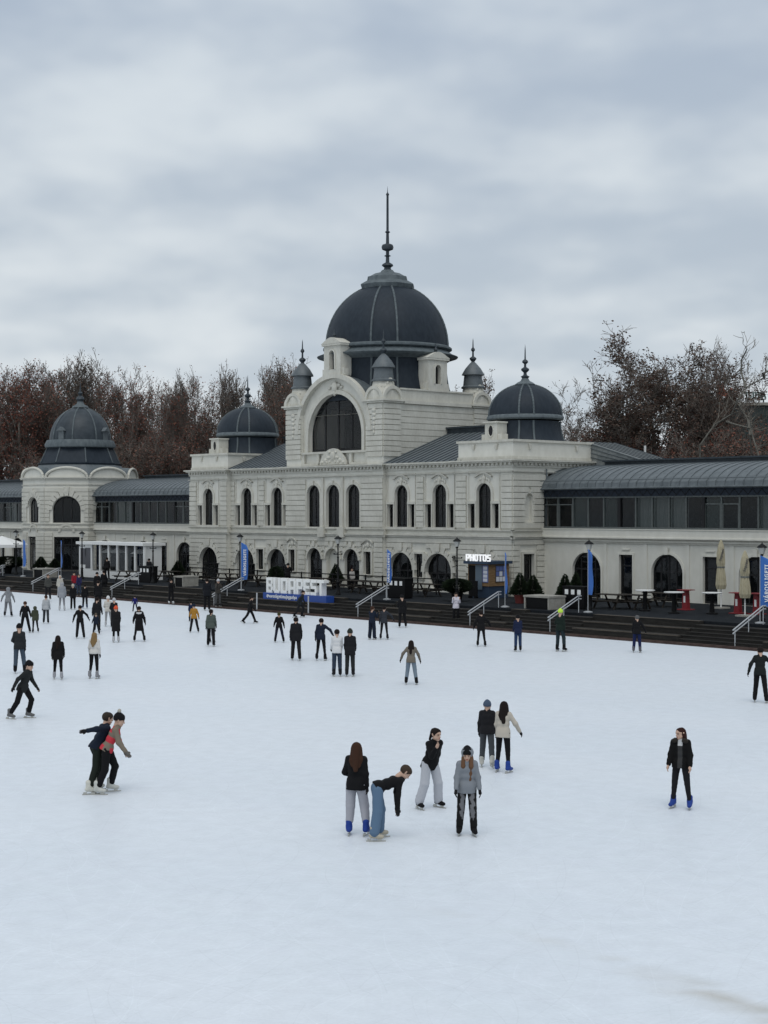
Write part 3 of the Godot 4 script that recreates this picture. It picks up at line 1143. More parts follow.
	for i in 24:
		var a := PI * i / 24
		var b := PI * (i + 1) / 24
		for zz in [-0.25]:
			var pa := Vector2(-cos(a) * 2.9, sp + sin(a) * 2.9)
			var pb := Vector2(-cos(b) * 2.9, sp + sin(b) * 2.9)
			if pa.y < 13.0 or pb.y < 13.0:
				var ex := -2.9 if pa.x < 0 else 2.9
				sf.quad(Vector3(ex, pa.y, zz), Vector3(ex, minf(pb.y, 13.0), zz), Vector3(pb.x, minf(pb.y, 13.0), zz), Vector3(pa.x, pa.y, zz))
		sf.quad(Vector3(-cos(a) * 2.9, sp + sin(a) * 2.9, -0.25), Vector3(-cos(b) * 2.9, sp + sin(b) * 2.9, -0.25), Vector3(-cos(b) * 2.9, sp + sin(b) * 2.9, -0.65), Vector3(-cos(a) * 2.9, sp + sin(a) * 2.9, -0.65))
	put("arch_reveal", sf.mesh(), M.plaster, tf)
	var av := MB.new()
	archivolt(av, front(0, -0.24), 0.0, sp, 2.91, 3.2, 0.16, 10.45, 24)
	put("archivolt", av.mesh(), M.stone, tf)
	# outer rim of the gable, as a moulded band with its lead-covered back
	var rim := MB.new()
	archivolt(rim, front(0, -0.24), 0.0, 11.75, 3.8, 4.12, 0.38, 99.0, 24)
	put("gable_rim", rim.mesh(), M.stone, tf)
	var bk := MB.new()
	for i in 24:
		var a := PI * i / 24
		var b := PI * (i + 1) / 24
		var p := Vector3(-cos(a) * 4.02, 11.75 + sin(a) * 4.02, -0.25)
		var q := Vector3(-cos(b) * 4.02, 11.75 + sin(b) * 4.02, -0.25)
		if p.y < 13.3 and q.y < 13.3:
			continue
		bk.quad(p, p + Vector3(0, 0, -2.6), q + Vector3(0, 0, -2.6), q)
	put("gable_roof", bk.mesh(), M.patina, tf)
	fill("great_window", H, front(0, -0.25), op(0.0, 5.8, 10.45, 14.45, "arch"), 0.3, 4, 0.0, M.dark_frame, M.glass, 0.13)
	var ws := MB.new()
	ws.bx(-3.6, 10.3, -0.25, 3.6, 10.45, 0.02)
	ws.bx(-3.6, tb, -0.25, -1.7, tb + 0.18, 0.0)
	ws.bx(1.7, tb, -0.25, 3.6, tb + 0.18, 0.0)
	ws.bx(-3.6, tb + 0.18, -0.2, -3.3, 10.3, -0.04)
	ws.bx(3.3, tb + 0.18, -0.2, 3.6, 10.3, -0.04)
	ws.bx(-1.9, tb + 0.18, -0.2, -1.65, 10.3, -0.04)
	ws.bx(1.65, tb + 0.18, -0.2, 1.9, 10.3, -0.04)
	put("window_parapet", ws.mesh(), M.stone, tf)
	# carved crest in front of the great window and keystone ornament
	var cr := MB.new()
	var hump := PackedVector2Array()
	for i in 13:
		var a := PI * i / 12
		hump.append(Vector2(cos(a) * 1.45, 9.5 + 1.15 * pow(sin(a), 1.3)))
	cr.prism(hump, -0.1, 0.06)
	cr.ball(Vector3(0, 10.1, 0.06), Vector3(0.26, 0.32, 0.12), 12, 8)
	for s in [-1.0, 1.0]:
		for q in [[0.45, 10.0, 0.2, 0.12], [0.8, 9.82, 0.17, 0.14], [1.15, 9.68, 0.15, 0.1], [0.35, 10.38, 0.13, 0.1], [0.62, 9.68, 0.12, 0.1], [0.3, 9.72, 0.1, 0.09]]:
			cr.ball(Vector3(s * q[0], q[1], 0.06), Vector3(q[2], q[3], 0.09), 8, 5)
	put("carved_crest", cr.mesh(), M.stone, tf)
	var ks := MB.new()
	ks.ball(Vector3(0, 14.95, -0.12), Vector3(0.28, 0.4, 0.16), 12, 8)
	ks.ball(Vector3(0, 14.55, -0.12), Vector3(0.14, 0.26, 0.12))
	for s in [-1.0, 1.0]:
		ks.ball(Vector3(s * 0.38, 15.05, -0.16), Vector3(0.2, 0.14, 0.1))
		ks.ball(Vector3(s * 0.66, 14.9, -0.18), Vector3(0.16, 0.11, 0.08))
	put("carved_crest", ks.mesh(), M.stone, tf)

	# piers at the four corners
	for sx in [-1.0, 1.0]:
		for fz in [0, 1]:
			var pz0: float = -1.55 if fz == 0 else tz
			var pz1: float = 0.0 if fz == 0 else tz + 1.6
			var px0: float = minf(sx * 3.55, sx * tw)
			var px1: float = maxf(sx * 3.55, sx * tw)
			var pm := MB.new()
			pm.bx(px0 + 0.001, tb, pz0, px1 - 0.001, pt, pz1 - 0.001)
			var pier := put("pier", pm.mesh(), M.plaster, H)
			if fz == 0:
				courses(H, pier, front(0, 0), px0, px1, tb + 0.5, pt - 0.05, [], 0.36, 0.1, true)
			if sx > 0:
				courses(H, pier, side(tw, pz1), 0.0, pz1 - pz0, tb + 0.5, pt - 0.05, [], 0.36, 0.1, true)
			var pc := MB.new()
			pc.bx(px0 - 0.16, pt, pz0 - 0.16, px1 + 0.16, pt + 0.12, pz1 + 0.16)
			pc.bx(px0 - 0.28, pt + 0.12, pz0 - 0.28, px1 + 0.28, pt + 0.24, pz1 + 0.28)
			put("pier_cornice", pc.mesh(), M.stone, pier)
			if fz == 0:
				var gl := MB.new()     # hanging garland
				var gx := (px0 + px1) / 2
				for k in 6:
					gl.ball(Vector3(gx, 13.1 - k * 0.3, 0.1), Vector3(0.24 - 0.03 * k, 0.16, 0.09), 8, 5)
				put("garland", gl.mesh(), M.stone, pier)
			# half-round blind gables, each with a stone eye above, and a curved lead roof behind them
			var ctr := Vector3((px0 + px1) / 2, 0, (pz0 + pz1) / 2)
			var fs := []
			if fz == 0: fs.append(front(ctr.x, pz1 + 0.1))
			if sx > 0: fs.append(side(tw + 0.1, ctr.z))
			if sx < 0: fs.append(side_l(-tw - 0.1, ctr.z))
			for tfm in fs:
				var sh := MB.new()
				sh.xf = tfm
				var pts := PackedVector2Array()
				for i in 13:
					var a := PI * i / 12
					pts.append(Vector2(cos(a) * 0.86, pt + 0.24 + sin(a) * 0.98))
				sh.prism(pts, -0.6, -0.06)
				sh.xf = Transform3D()
				archivolt(sh, tfm * Transform3D(Basis(), Vector3(0, 0, -0.08)), 0.0, pt + 0.24, 0.7, 0.92, 0.14, 99.0, 12)
				var gb := put("blind_gable", sh.mesh(), M.stone, pier)
				var ey := MB.new()
				ey.xf = tfm
				for i in 10:
					var a := TAU * i / 10
					var b := TAU * (i + 1) / 10
					ey.tube(Vector3(cos(a) * 0.27, pt + 1.28 + sin(a) * 0.36, -0.28), Vector3(cos(b) * 0.27, pt + 1.28 + sin(b) * 0.36, -0.28), 0.1, 0.1, 6)
				ey.bx(-0.55, pt + 0.98, -0.42, 0.55, pt + 1.14, -0.2)
				put("eye_frame", ey.mesh(), M.stone, gb)
				var eh := MB.new()
				eh.xf = tfm
				eh.ball(Vector3(0, pt + 1.28, -0.32), Vector3(0.24, 0.32, 0.05))
				put("eye_opening", eh.mesh(), M.dark_frame, gb)
			var cb := MB.new()
			cb.lathe(ctr, [Vector2(0.92, pt + 0.24), Vector2(0.95, pt + 0.8), Vector2(0.8, pt + 1.15), Vector2(0.72, pt + 1.5)], 12)
			put("turret_foot", cb.mesh(), M.stone, pier)
			# little lantern turret
			var tu := MB.new()
			tu.lathe(ctr, [Vector2(0.84, pt + 1.46), Vector2(0.86, pt + 1.56), Vector2(0.72, pt + 1.66), Vector2(0.64, pt + 2.4)], 14)
			var turret := put("turret", tu.mesh(), M.zinc, H)
			var tr2 := MB.new()
			tr2.lathe(ctr, [Vector2(0.64, pt + 2.38), Vector2(0.82, pt + 2.42), Vector2(0.8, pt + 2.5), Vector2(0.56, pt + 2.9), Vector2(0.26, pt + 3.25), Vector2(0.1, pt + 3.4)], 14)
			put("turret_roof", tr2.mesh(), M.zinc, turret)
			var fi := MB.new()
			fi.lathe(ctr, [Vector2(0.1, pt + 3.38), Vector2(0.26, pt + 3.6), Vector2(0.22, pt + 3.68), Vector2(0.07, pt + 3.78), Vector2(0.06, pt + 4.1), Vector2(0.15, pt + 4.22), Vector2(0.13, pt + 4.32), Vector2(0.05, pt + 4.42), Vector2(0.03, pt + 4.9), Vector2(0.0, pt + 5.1)], 8)
			put("finial", fi.mesh(), M.zinc_dark, turret)
	# side and rear walls between the piers
	for sx in [-1.0, 1.0]:
		var sw := MB.new()
		var x: float = sx * (tw - 0.22)
		sw.bx(x - 0.15, tb, tz + 1.6, x + 0.15, pt, -1.55)
		var swall := put("tower_side", sw.mesh(), M.plaster, H)
		if sx > 0:
			courses(H, swall, side(tw - 0.07, -1.55), 0.0, 7.05, tb + 0.3, pt - 0.05, [], 0.4, 0.06, true)
		var pc := MB.new()
		pc.bx(x - 0.1, pt, tz + 1.6 + 0.3, x + 0.34, pt + 0.22, -1.55 - 0.3)
		pc.bx(x - 0.2, pt + 0.22, tz + 1.6, x + 0.18, pt + 0.95, -1.55)
		pc.bx(x - 0.24, pt + 0.95, tz + 1.6, x + 0.26, pt + 1.06, -1.55)
		put("parapet", pc.mesh(), M.stone, swall)
	var bw := MB.new()
	bw.bx(-3.6, tb, tz + 0.1, 3.6, pt + 1.0, tz + 0.5)
	put("tower_rear", bw.mesh(), M.plaster, H)
	var deck := MB.new()
	deck.bx(-tw + 0.4, pt + 0.1, tz + 0.5, tw - 0.4, pt + 0.5, -2.4)
	put("tower_deck", deck.mesh(), M.zinc_dark, H)
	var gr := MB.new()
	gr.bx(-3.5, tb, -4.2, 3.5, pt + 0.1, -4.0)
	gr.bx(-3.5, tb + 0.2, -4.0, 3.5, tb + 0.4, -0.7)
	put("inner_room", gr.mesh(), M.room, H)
	# stone dormers on the drum
	dormer(H, front(0, 0.1), 15.72, 1.8, 2.65, false)
	dormer(H, side(tw - 0.02, cz), 14.66, 1.8, 2.65, false)
	dormer(H, side_l(-tw + 0.02, cz), 14.66, 1.8, 2.65, false)
	# the great dome
	var dc := Vector3(0, 0, cz)
	dome(H, dc, 4.42, 18.02, 22.25, 14.0, 4.75, 1.75, 0.21, 0.085)
	# flared eave of the drum
	var ev := MB.new()
	ev.lathe(dc, [Vector2(4.3, 16.95), Vector2(4.6, 17.12), Vector2(5.05, 17.26), Vector2(5.09, 17.32), Vector2(4.75, 17.45), Vector2(4.5, 17.62), Vector2(4.42, 17.7)], 48)
	put("eave", ev.mesh(), M.patina, H)
	var cp := MB.new()
	cp.lathe(dc, [Vector2(1.6, 22.1), Vector2(1.95, 22.2), Vector2(2.05, 22.5), Vector2(2.0, 22.56), Vector2(1.55, 22.82), Vector2(1.5, 23.1), Vector2(1.3, 23.16), Vector2(0.95, 23.36), Vector2(0.55, 23.46), Vector2(0.42, 23.62)], 8, PI / 8, TAU + PI / 8, true)
	put("dome_cap", cp.mesh(), M.patina, H)
	finial(H, dc, [Vector2(0.42, 23.6), Vector2(0.26, 23.7), Vector2(0.24, 23.82), Vector2(0.42, 23.95), Vector2(0.38, 24.06), Vector2(0.14, 24.2), Vector2(0.12, 24.6), Vector2(0.26, 24.66), Vector2(0.12, 24.74), Vector2(0.12, 25.0), Vector2(0.4, 25.12), Vector2(0.44, 25.3), Vector2(0.38, 25.46), Vector2(0.12, 25.56), Vector2(0.1, 26.3), Vector2(0.2, 26.38), Vector2(0.09, 26.48), Vector2(0.08, 29.0), Vector2(0.12, 29.1), Vector2(0.03, 29.25), Vector2(0.0, 29.75)], M.zinc_dark, "spire")

# a white stone dormer: aedicule with an eye or an arched opening
func dormer(parent: Node3D, t: Transform3D, y: float, w: float, h: float, eye: bool) -> void:
	var m := MB.new()
	var d := 0.9 if eye else 1.0
	m.xf = t
	if eye:
		m.bx(-w / 2, y, -d, w / 2, y + h, 0.0)
		m.bx(-w / 2 - 0.1, y + h, -d, w / 2 + 0.1, y + h + 0.1, 0.1)
		m.bx(-w / 2 - 0.35, y, -d * 0.7, -w / 2, y + 0.4, -0.06)
		m.bx(w / 2, y, -d * 0.7, w / 2 + 0.35, y + 0.4, -0.06)
	else:
		m.xf = Transform3D()
		var o := op(0.0, 0.52, y + 0.45, y + 1.75, "arch")
		wall(m, t, -w / 2, w / 2, y, y + h - 0.55, [o], 0.3)
		archivolt(m, t, 0.0, o.y1 - 0.26, 0.27, 0.38, 0.07, o.y0)
		m.xf = t
		m.bx(-w / 2, y, -d, -w / 2 + 0.2, y + h - 0.55, -0.002)
		m.bx(w / 2 - 0.2, y, -d, w / 2, y + h - 0.55, -0.002)
		m.bx(-w / 2 - 0.28, y, -0.5, -w / 2, y + 0.5, -0.1)
		m.bx(w / 2, y, -0.5, w / 2 + 0.28, y + 0.5, -0.1)
		m.bx(-w / 2 - 0.12, y + h - 0.55, -d, w / 2 + 0.12, y + h - 0.42, 0.12)
		# curved pediment with raised middle
		var pts := PackedVector2Array()
		for i in 15:
			var x := lerpf(w / 2 + 0.14, -w / 2 - 0.14, i / 14.0)
			pts.append(Vector2(x, y + h - 0.38 + 0.4 * pow(cos(x / (w / 2 + 0.14) * PI / 2), 1.2)))
		pts.append(Vector2(-w / 2 - 0.14, y + h - 0.42))
		pts.append(Vector2(w / 2 + 0.14, y + h - 0.42))
		m.prism(pts, -d, 0.14)
		m.xf = Transform3D()
	var o2 := put("dormer", m.mesh(), M.stone, parent)
	if not eye:
		var fi := MB.new()
		fi.lathe(t * Vector3(0, y + h, -0.2), [Vector2(0.16, -0.05), Vector2(0.09, 0.08), Vector2(0.15, 0.2), Vector2(0.06, 0.32), Vector2(0.03, 0.55), Vector2(0.0, 0.65)], 8)
		put("finial", fi.mesh(), M.zinc_dark, o2)
	var g := MB.new()
	g.xf = t
	if eye:
		g.ball(Vector3(0, y + h * 0.55, 0.0), Vector3(0.2, 0.34, 0.02), 14, 6)
		put("oval_eye", g.mesh(), M.dark_frame, o2)
		var rg := MB.new()
		rg.xf = t
		for i in 12:
			var a := TAU * i / 12
			var b := TAU * (i + 1) / 12
			rg.tube(Vector3(cos(a) * 0.23, y + h * 0.55 + sin(a) * 0.38, 0.0), Vector3(cos(b) * 0.23, y + h * 0.55 + sin(b) * 0.38, 0.0), 0.05, 0.05, 5)
		put("eye_frame", rg.mesh(), M.stone, o2)
	else:
		g.quad(Vector3(-0.3, y + 0.4, -0.28), Vector3(-0.3, y + 1.8, -0.28), Vector3(0.3, y + 1.8, -0.28), Vector3(0.3, y + 0.4, -0.28))
		put("louvre", g.mesh(), M.dark_frame, o2)

# ================================================================ the gallery wings
func make_wing(called: String, label: String, xa: float, xb: float, first_door: float, door_dir: float, detail: bool) -> void:
	var W := thing(called, label, "building", Vector3(xa, 0, WING_Z))
	var L := xb - xa
	var y0 := TY
	var top := 4.5
	# ground storey: doors and arches take turns
	var ops := []
	var k := 0
	while true:
		var xd := first_door + door_dir * 3.05 * k - xa
		if xd < 0.57 or xd > L - 0.57:
			if k > 60 or (door_dir > 0 and xd > L) or (door_dir < 0 and xd < 0):
				break
		else:
			if k % 2 == 0:
				ops.append(op(xd, 1.02, y0, 3.66))
			elif xd > 1.25 and xd < L - 1.25:
				ops.append(op(xd, 2.25, y0, 3.74, "arch"))
		k += 1
	var t := front(0, 0)
	var m := MB.new()
	wall(m, t, 0, L, y0, top + 0.25, ops, 0.26)
	var wl := put("wall", m.mesh(), M.plaster, W)
	var bands := MB.new()
	bands.bx(0, 4.32, 0.0, L, 4.42, 0.08)
	bands.bx(0, 4.42, 0.0, L, 4.52, 0.16)
	put("string_course", bands.mesh(), M.stone, wl)
	var par := MB.new()
	par.bx(0, 4.7, -0.3, L, 5.14, 0.22)
	par.bx(0, 5.14, -0.3, L, 5.19, 0.26)
	par.bx(0, 4.62, -0.3, L, 4.7, 0.28)
	put("parapet_band", par.mesh(), M.plaster, W)
	for o in ops:
		var tr := MB.new()
		var b := 0.1
		if o.kind == "rect":
			slab(tr, t, o.x - o.w / 2 - b, y0, 0.0, o.x - o.w / 2, o.y1 + b, 0.06)
			slab(tr, t, o.x + o.w / 2, y0, 0.0, o.x + o.w / 2 + b, o.y1 + b, 0.06)
			slab(tr, t, o.x - o.w / 2, o.y1, 0.0, o.x + o.w / 2, o.y1 + b, 0.06)
			slab(tr, t, o.x - 0.3, o.y1 + 0.28, 0.0, o.x + 0.3, o.y1 + 0.34, 0.08)
		else:
			archivolt(tr, t, o.x, o.y1 - o.w / 2, o.w / 2 + 0.01, o.w / 2 + 0.14, 0.06, y0)
			slab(tr, t, o.x - 0.13, o.y1 - 0.02, 0.06, o.x + 0.13, o.y1 + 0.4, 0.15)
		# flat pilaster strips between bays
		slab(tr, t, o.x + 1.36, y0, 0.0, o.x + 1.6, 4.32, 0.05)
		put("opening_surround", tr.mesh(), M.plaster, wl)
		if o.kind == "rect":
			fill("door", W, t, o, 0.22, 1, 3.0, M.dark_frame, M.glass, 0.1)
		else:
			fill("arched_window", W, t, o, 0.22, 4, 2.72, M.dark_frame, M.glass, 0.1)
	# inner room behind
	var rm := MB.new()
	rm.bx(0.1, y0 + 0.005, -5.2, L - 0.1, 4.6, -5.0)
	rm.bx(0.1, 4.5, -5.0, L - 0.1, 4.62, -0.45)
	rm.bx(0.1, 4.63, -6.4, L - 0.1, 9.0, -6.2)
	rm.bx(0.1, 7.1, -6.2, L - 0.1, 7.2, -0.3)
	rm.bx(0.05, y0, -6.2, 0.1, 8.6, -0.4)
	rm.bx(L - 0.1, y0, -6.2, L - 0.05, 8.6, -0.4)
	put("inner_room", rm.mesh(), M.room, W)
	# glazed gallery: panes between posts, each its own
	var n := int(L / 1.22)
	var pw := L / n
	var gt := 7.05
	var r := RandomNumberGenerator.new()
	r.seed = 100 + int(absf(xa))
	var sill := MB.new()
	sill.bx(0, 5.19, -0.25, L, 5.3, 0.1)
	sill.bx(0, gt, -0.25, L, gt + 0.08, 0.06)
	put("gallery_sill", sill.mesh(), M.frame, W)
	var post_m := MB.new()
	post_m.bx(-0.05, 5.3, -0.12, 0.05, gt, 0.02)
	var post := post_m.mesh()
	var thick_m := MB.new()
	thick_m.bx(-0.11, 5.3, -0.16, 0.11, gt, 0.06)
	var thick := thick_m.mesh()
	var pane_m := MB.new()
	pane_m.quad(Vector3(0.05, 5.3, -0.05), Vector3(0.05, gt, -0.05), Vector3(pw - 0.05, gt, -0.05), Vector3(pw - 0.05, 5.3, -0.05))
	var pane := pane_m.mesh()
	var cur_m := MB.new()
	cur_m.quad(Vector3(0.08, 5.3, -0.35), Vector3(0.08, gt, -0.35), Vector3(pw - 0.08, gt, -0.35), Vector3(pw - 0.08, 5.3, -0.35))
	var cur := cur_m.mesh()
	var tra_m := MB.new()
	tra_m.bx(0.05, 6.62, -0.1, pw - 0.05, 6.69, 0.0)
	tra_m.bx(0.06, 5.3, -0.1, 0.12, 6.62, 0.0)
	tra_m.bx(pw - 0.12, 5.3, -0.1, pw - 0.06, 6.62, 0.0)
	var tra := tra_m.mesh()
	for i in n:
		put("gallery_post", thick if i % 5 == 0 else post, M.dark_frame if i % 5 == 0 else M.frame, W, Vector3(i * pw, 0, 0))
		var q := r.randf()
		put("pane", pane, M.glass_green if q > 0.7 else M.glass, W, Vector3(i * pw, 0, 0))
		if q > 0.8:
			put("curtain", cur, M.curtain, W, Vector3(i * pw, 0, 0))  # some real curtains; extra ones imitate pale uneven reflections in the panes
		if i % 5 == 0 or i % 5 == 1:
			if (i / 5) % 2 == 0:
				put("casement", tra, M.frame, W, Vector3(i * pw, 0, 0))
	# dark frieze with shallow arches
	var fr := MB.new()
	fr.bx(0, gt + 0.08, -0.2, L, 7.56, 0.08)
	put("frieze", fr.mesh(), M.frieze, W)
	var fd := MB.new()
	for i in int(L / 0.61):
		fd.tube(Vector3(i * 0.61, gt + 0.12, 0.09), Vector3(i * 0.61 + 0.3, 7.5, 0.09), 0.02, 0.02, 4, false)
		fd.tube(Vector3(i * 0.61 + 0.3, 7.5, 0.09), Vector3(i * 0.61 + 0.61, gt + 0.12, 0.09), 0.02, 0.02, 4, false)
	put("frieze_lattice", fd.mesh(), M.dark_frame, W)
	# eave gutter and curved standing-seam roof, sheet by sheet
	var ev := MB.new()
	ev.bx(0, 7.56, -0.2, L, 7.66, 0.34)
	ev.tube(Vector3(0, 7.63, 0.36), Vector3(L, 7.63, 0.36), 0.055, 0.055, 6)
	put("gutter", ev.mesh(), M.zinc, W)
	var prof := []
	for i in 9:
		var a := PI / 2 * i / 8
		prof.append(Vector2(0.3 - 4.7 * (1.0 - cos(a)), 7.66 + 1.5 * sin(a)))
	var sheet_w := 0.62
	var ns := int(L / sheet_w)
	sheet_w = L / ns
	var sm := MB.new()
	for i in 8:
		var p: Vector2 = prof[i]
		var q: Vector2 = prof[i + 1]
		sm.quad(Vector3(0.05, p.y, p.x), Vector3(0.05, q.y, q.x), Vector3(sheet_w, q.y, q.x), Vector3(sheet_w, p.y, p.x))
		var up := Vector3(0, (p.x - q.x), (q.y - p.y)).normalized() * 0.035     # standing seam
		var P0 := Vector3(0, p.y, p.x)
		var Q0 := Vector3(0, q.y, q.x)
		var dx := Vector3(0.05, 0, 0)
		sm.quad(P0 + up, Q0 + up, Q0 + up + dx, P0 + up + dx)
		sm.quad(P0 + dx + up, Q0 + dx + up, Q0 + dx, P0 + dx)
		sm.quad(P0, Q0, Q0 + up, P0 + up)
	var sheet := sm.mesh()
	var roof := MB.new()
	for i in 8:
		var p: Vector2 = prof[i]
		var q: Vector2 = prof[i + 1]
		roof.quad(Vector3(0, p.y - 0.03, p.x), Vector3(0, q.y - 0.03, q.x), Vector3(L, q.y - 0.03, q.x), Vector3(L, p.y - 0.03, p.x))
	roof.bx(0, 9.02, -7.4, L, 9.165, -4.4)
	var rf := put("roof", roof.mesh(), M.zinc_dark, W)
	for i in ns:
		put("roof_sheet", sheet, M.zinc, rf, Vector3(i * sheet_w, 0, 0))
	var snow := MB.new()
	snow.tube(Vector3(0, 8.12, 0.38), Vector3(L, 8.12, 0.38), 0.025, 0.025, 4)
	put("snow_rail", snow.mesh(), M.zinc, rf)
	var rg := MB.new()
	rg.bx(1.2, 9.165, -6.6, L, 9.4, -4.5)
	rg.bx(1.1, 9.4, -6.75, L, 9.5, -4.35)
	put("ridge_box", rg.mesh(), M.zinc_dark, rf)

# ================================================================ the corner pavilion
func make_pavilion() -> void:
	var P := thing("corner_pavilion", "eight-sided pale pavilion with a ribbed blue-grey dome between the glazed wings", "building", Vector3(-123.3, 0, -15.0))
	var ap := 4.75
	var hs := ap * tan(PI / 8)
	var y0 := TY
	for i in 8:
		var an := PI / 4 * i
		var t := Transform3D(Basis(Vector3.UP, an), Vector3.ZERO) * Transform3D(Basis(), Vector3(0, 0, ap))
		var seen: bool = i in [0, 1, 2, 7, 3]
		var go := [op(0.0, 2.3, y0, 4.0)] if i != 0 else [op(-0.3, 1.4, y0, 4.0)]
		var uo := [op(0.0, 2.5, 5.25, 7.6, "arch")] if i != 0 else [op(0.0, 1.7, 5.25, 7.5, "arch")]
		if not seen:
			go = []
			uo = []
		var m := MB.new()
		wall(m, t, -hs, hs, y0, 4.62, go, 0.3)
		wall(m, t, -hs, hs, 4.62, 9.1, uo, 0.3)
		var wl := put("wall", m.mesh(), M.plaster, P)
		if not seen:
			continue
		courses(P, wl, t, -hs, hs, y0 + 0.1, 4.4, go, 0.38, 0.1, true, 0.12)
		courses(P, wl, t, -hs, hs, 5.35, 8.35, uo, 0.38, 0.1, true, 0.3)
		for o in uo:
			voussoirs(wl, t, o.x, o.y1 - o.w / 2, o.w / 2 + 0.05, o.w / 2 + 0.5, 11)
			fill("window", P, t, o, 0.26, 3, 0.0, M.dark_frame, M.glass, 0.08)
			var cm := MB.new()
			cm.xf = t
			cm.ball(Vector3(o.x, o.y1 + 0.45, 0.08), Vector3(0.3, 0.4, 0.14))
			put("carved_ornament", cm.mesh(), M.stone, wl)
			# low eyebrow under the arch
			var eb := MB.new()
			archivolt(eb, t, 0.0, 4.45, 0.55, 0.75, 0.1, 99.0, 10)
			put("eyebrow_moulding", eb.mesh(), M.stone, wl)
		for o in go:
			fill("door", P, t, o, 0.26, 3, 3.3, M.dark_frame, M.glass, 0.1)
		string_course(wl, t, -hs, hs, 4.62, 0.2, 0.13)
		string_course(wl, t, -hs, hs, 5.05, 0.14, 0.1)
		string_course(wl, t, -hs, hs, 8.55, 0.1, 0.08)
		string_course(wl, t, -hs, hs, 9.08, 0.2, 0.22)
		# segmental pediment with a lead back running to the dome
		var seg := MB.new()
		seg.xf = t
		var pts := PackedVector2Array()
		for k in 13:
			var a := lerpf(0.12, PI - 0.12, k / 12.0)
			pts.append(Vector2(cos(a) * (hs - 0.25), 9.18 + sin(a) * 0.84))
		seg.prism(pts, -0.2, 0.06)
		seg.xf = Transform3D()
		var pd := put("pediment", seg.mesh(), M.plaster, wl)
		var rm := MB.new()
		rm.xf = t
		for k in 12:
			var a := lerpf(0.0, PI, k / 12.0)
			var b := lerpf(0.0, PI, (k + 1) / 12.0)
			var p := Vector3(-cos(a) * (hs - 0.1), 9.24 + sin(a) * 0.88, 0)
			var q := Vector3(-cos(b) * (hs - 0.1), 9.24 + sin(b) * 0.88, 0)
			rm.tube(p + Vector3(0, 0, 0.1), q + Vector3(0, 0, 0.1), 0.13, 0.13, 6)
		rm.xf = Transform3D()
		put("pediment_rim", rm.mesh(), M.stone, pd)
		var ld := MB.new()
		ld.xf = t
		for k in 12:
			var a := lerpf(0.0, PI, k / 12.0)
			var b := lerpf(0.0, PI, (k + 1) / 12.0)
			var p := Vector3(-cos(a) * (hs - 0.1), 9.28 + sin(a) * 0.9, 0)
			var q := Vector3(-cos(b) * (hs - 0.1), 9.28 + sin(b) * 0.9, 0)
			ld.quad(p, p * Vector3(0.6, 1, 1) + Vector3(0, 0.1, -1.8), q * Vector3(0.6, 1, 1) + Vector3(0, 0.1, -1.8), q)
		put("lead_roof", ld.mesh(), M.patina, pd)
	var rm2 := MB.new()
	rm2.lathe(Vector3.ZERO, [Vector2(2.6, y0), Vector2(2.6, 8.9)], 8)
	rm2.lathe(Vector3.ZERO, [Vector2(4.4, 4.7), Vector2(0.0, 4.72)], 8, PI / 8, TAU + PI / 8)
	rm2.lathe(Vector3.ZERO, [Vector2(4.6, 9.0), Vector2(0.0, 9.02)], 8, PI / 8, TAU + PI / 8)
	put("inner_room", rm2.mesh(), M.room, P)
	# roof apron, skirt, ribbed dome
	var ro := MB.new()
	ro.lathe(Vector3.ZERO, [Vector2(4.9, 9.3), Vector2(3.9, 10.2), Vector2(3.7, 10.5)], 8, PI / 8, TAU + PI / 8, true)
	put("roof_apron", ro.mesh(), M.zinc, P)
	var sk := MB.new()
	sk.lathe(Vector3.ZERO, [Vector2(3.75, 10.45), Vector2(3.8, 10.6), Vector2(3.55, 10.66), Vector2(3.2, 11.5), Vector2(2.95, 11.95), Vector2(3.0, 12.05)], 8, PI / 8, TAU + PI / 8, true)
	put("drum", sk.mesh(), M.slate, P)
	var ring := MB.new()
	ring.lathe(Vector3.ZERO, [Vector2(2.9, 12.0), Vector2(3.15, 12.06), Vector2(3.2, 12.3), Vector2(3.0, 12.72), Vector2(2.8, 12.7)], 24)
	put("ring_moulding", ring.mesh(), M.patina, P)
	var dm := MB.new()
	var prof := []
	for i in 11:
		var a := (PI / 2 - 0.16) * i / 10.0
		prof.append(Vector2(2.78 * cos(a), 12.65 + 3.1 * sin(a)))
	dm.lathe(Vector3.ZERO, prof, 32)
	var d := put("dome", dm.mesh(), M.zinc_dark, P)
	for k in 8:
		var an := PI / 8 + PI / 4 * k + PI / 8
		var rb := MB.new()
		var dir := Vector3(sin(an), 0, cos(an))
		for i in 10:
			rb.tube(dir * prof[i].x + Vector3.UP * prof[i].y, dir * prof[i + 1].x + Vector3.UP * prof[i + 1].y, 0.075, 0.075, 6, false)
		put("rib", rb.mesh(), M.patina, d)
		var lb := MB.new()
		var an2 := PI / 8 + PI / 4 * k
		var dir2 := Vector3(sin(an2), 0, cos(an2))
		lb.tube(dir2 * 3.58 + Vector3.UP * 10.66, dir2 * 2.98 + Vector3.UP * 12.0, 0.06, 0.06, 5, false)
		put("rib", lb.mesh(), M.patina, d)
	# small hooded lucarnes on the dome
	for k in 4:
		var an := PI / 8 + PI / 4 * (2 * k) 
		var lu := MB.new()
		lu.xf = Transform3D(Basis(Vector3.UP, an), Vector3.ZERO)
		lu.bx(-0.28, 12.7, 2.2, 0.28, 13.5, 2.85)
		lu.prism(PackedVector2Array([Vector2(-0.42, 13.5), Vector2(0.42, 13.5), Vector2(0.0, 13.85)]), 2.1, 3.0)
		put("lucarne", lu.mesh(), M.zinc, d)
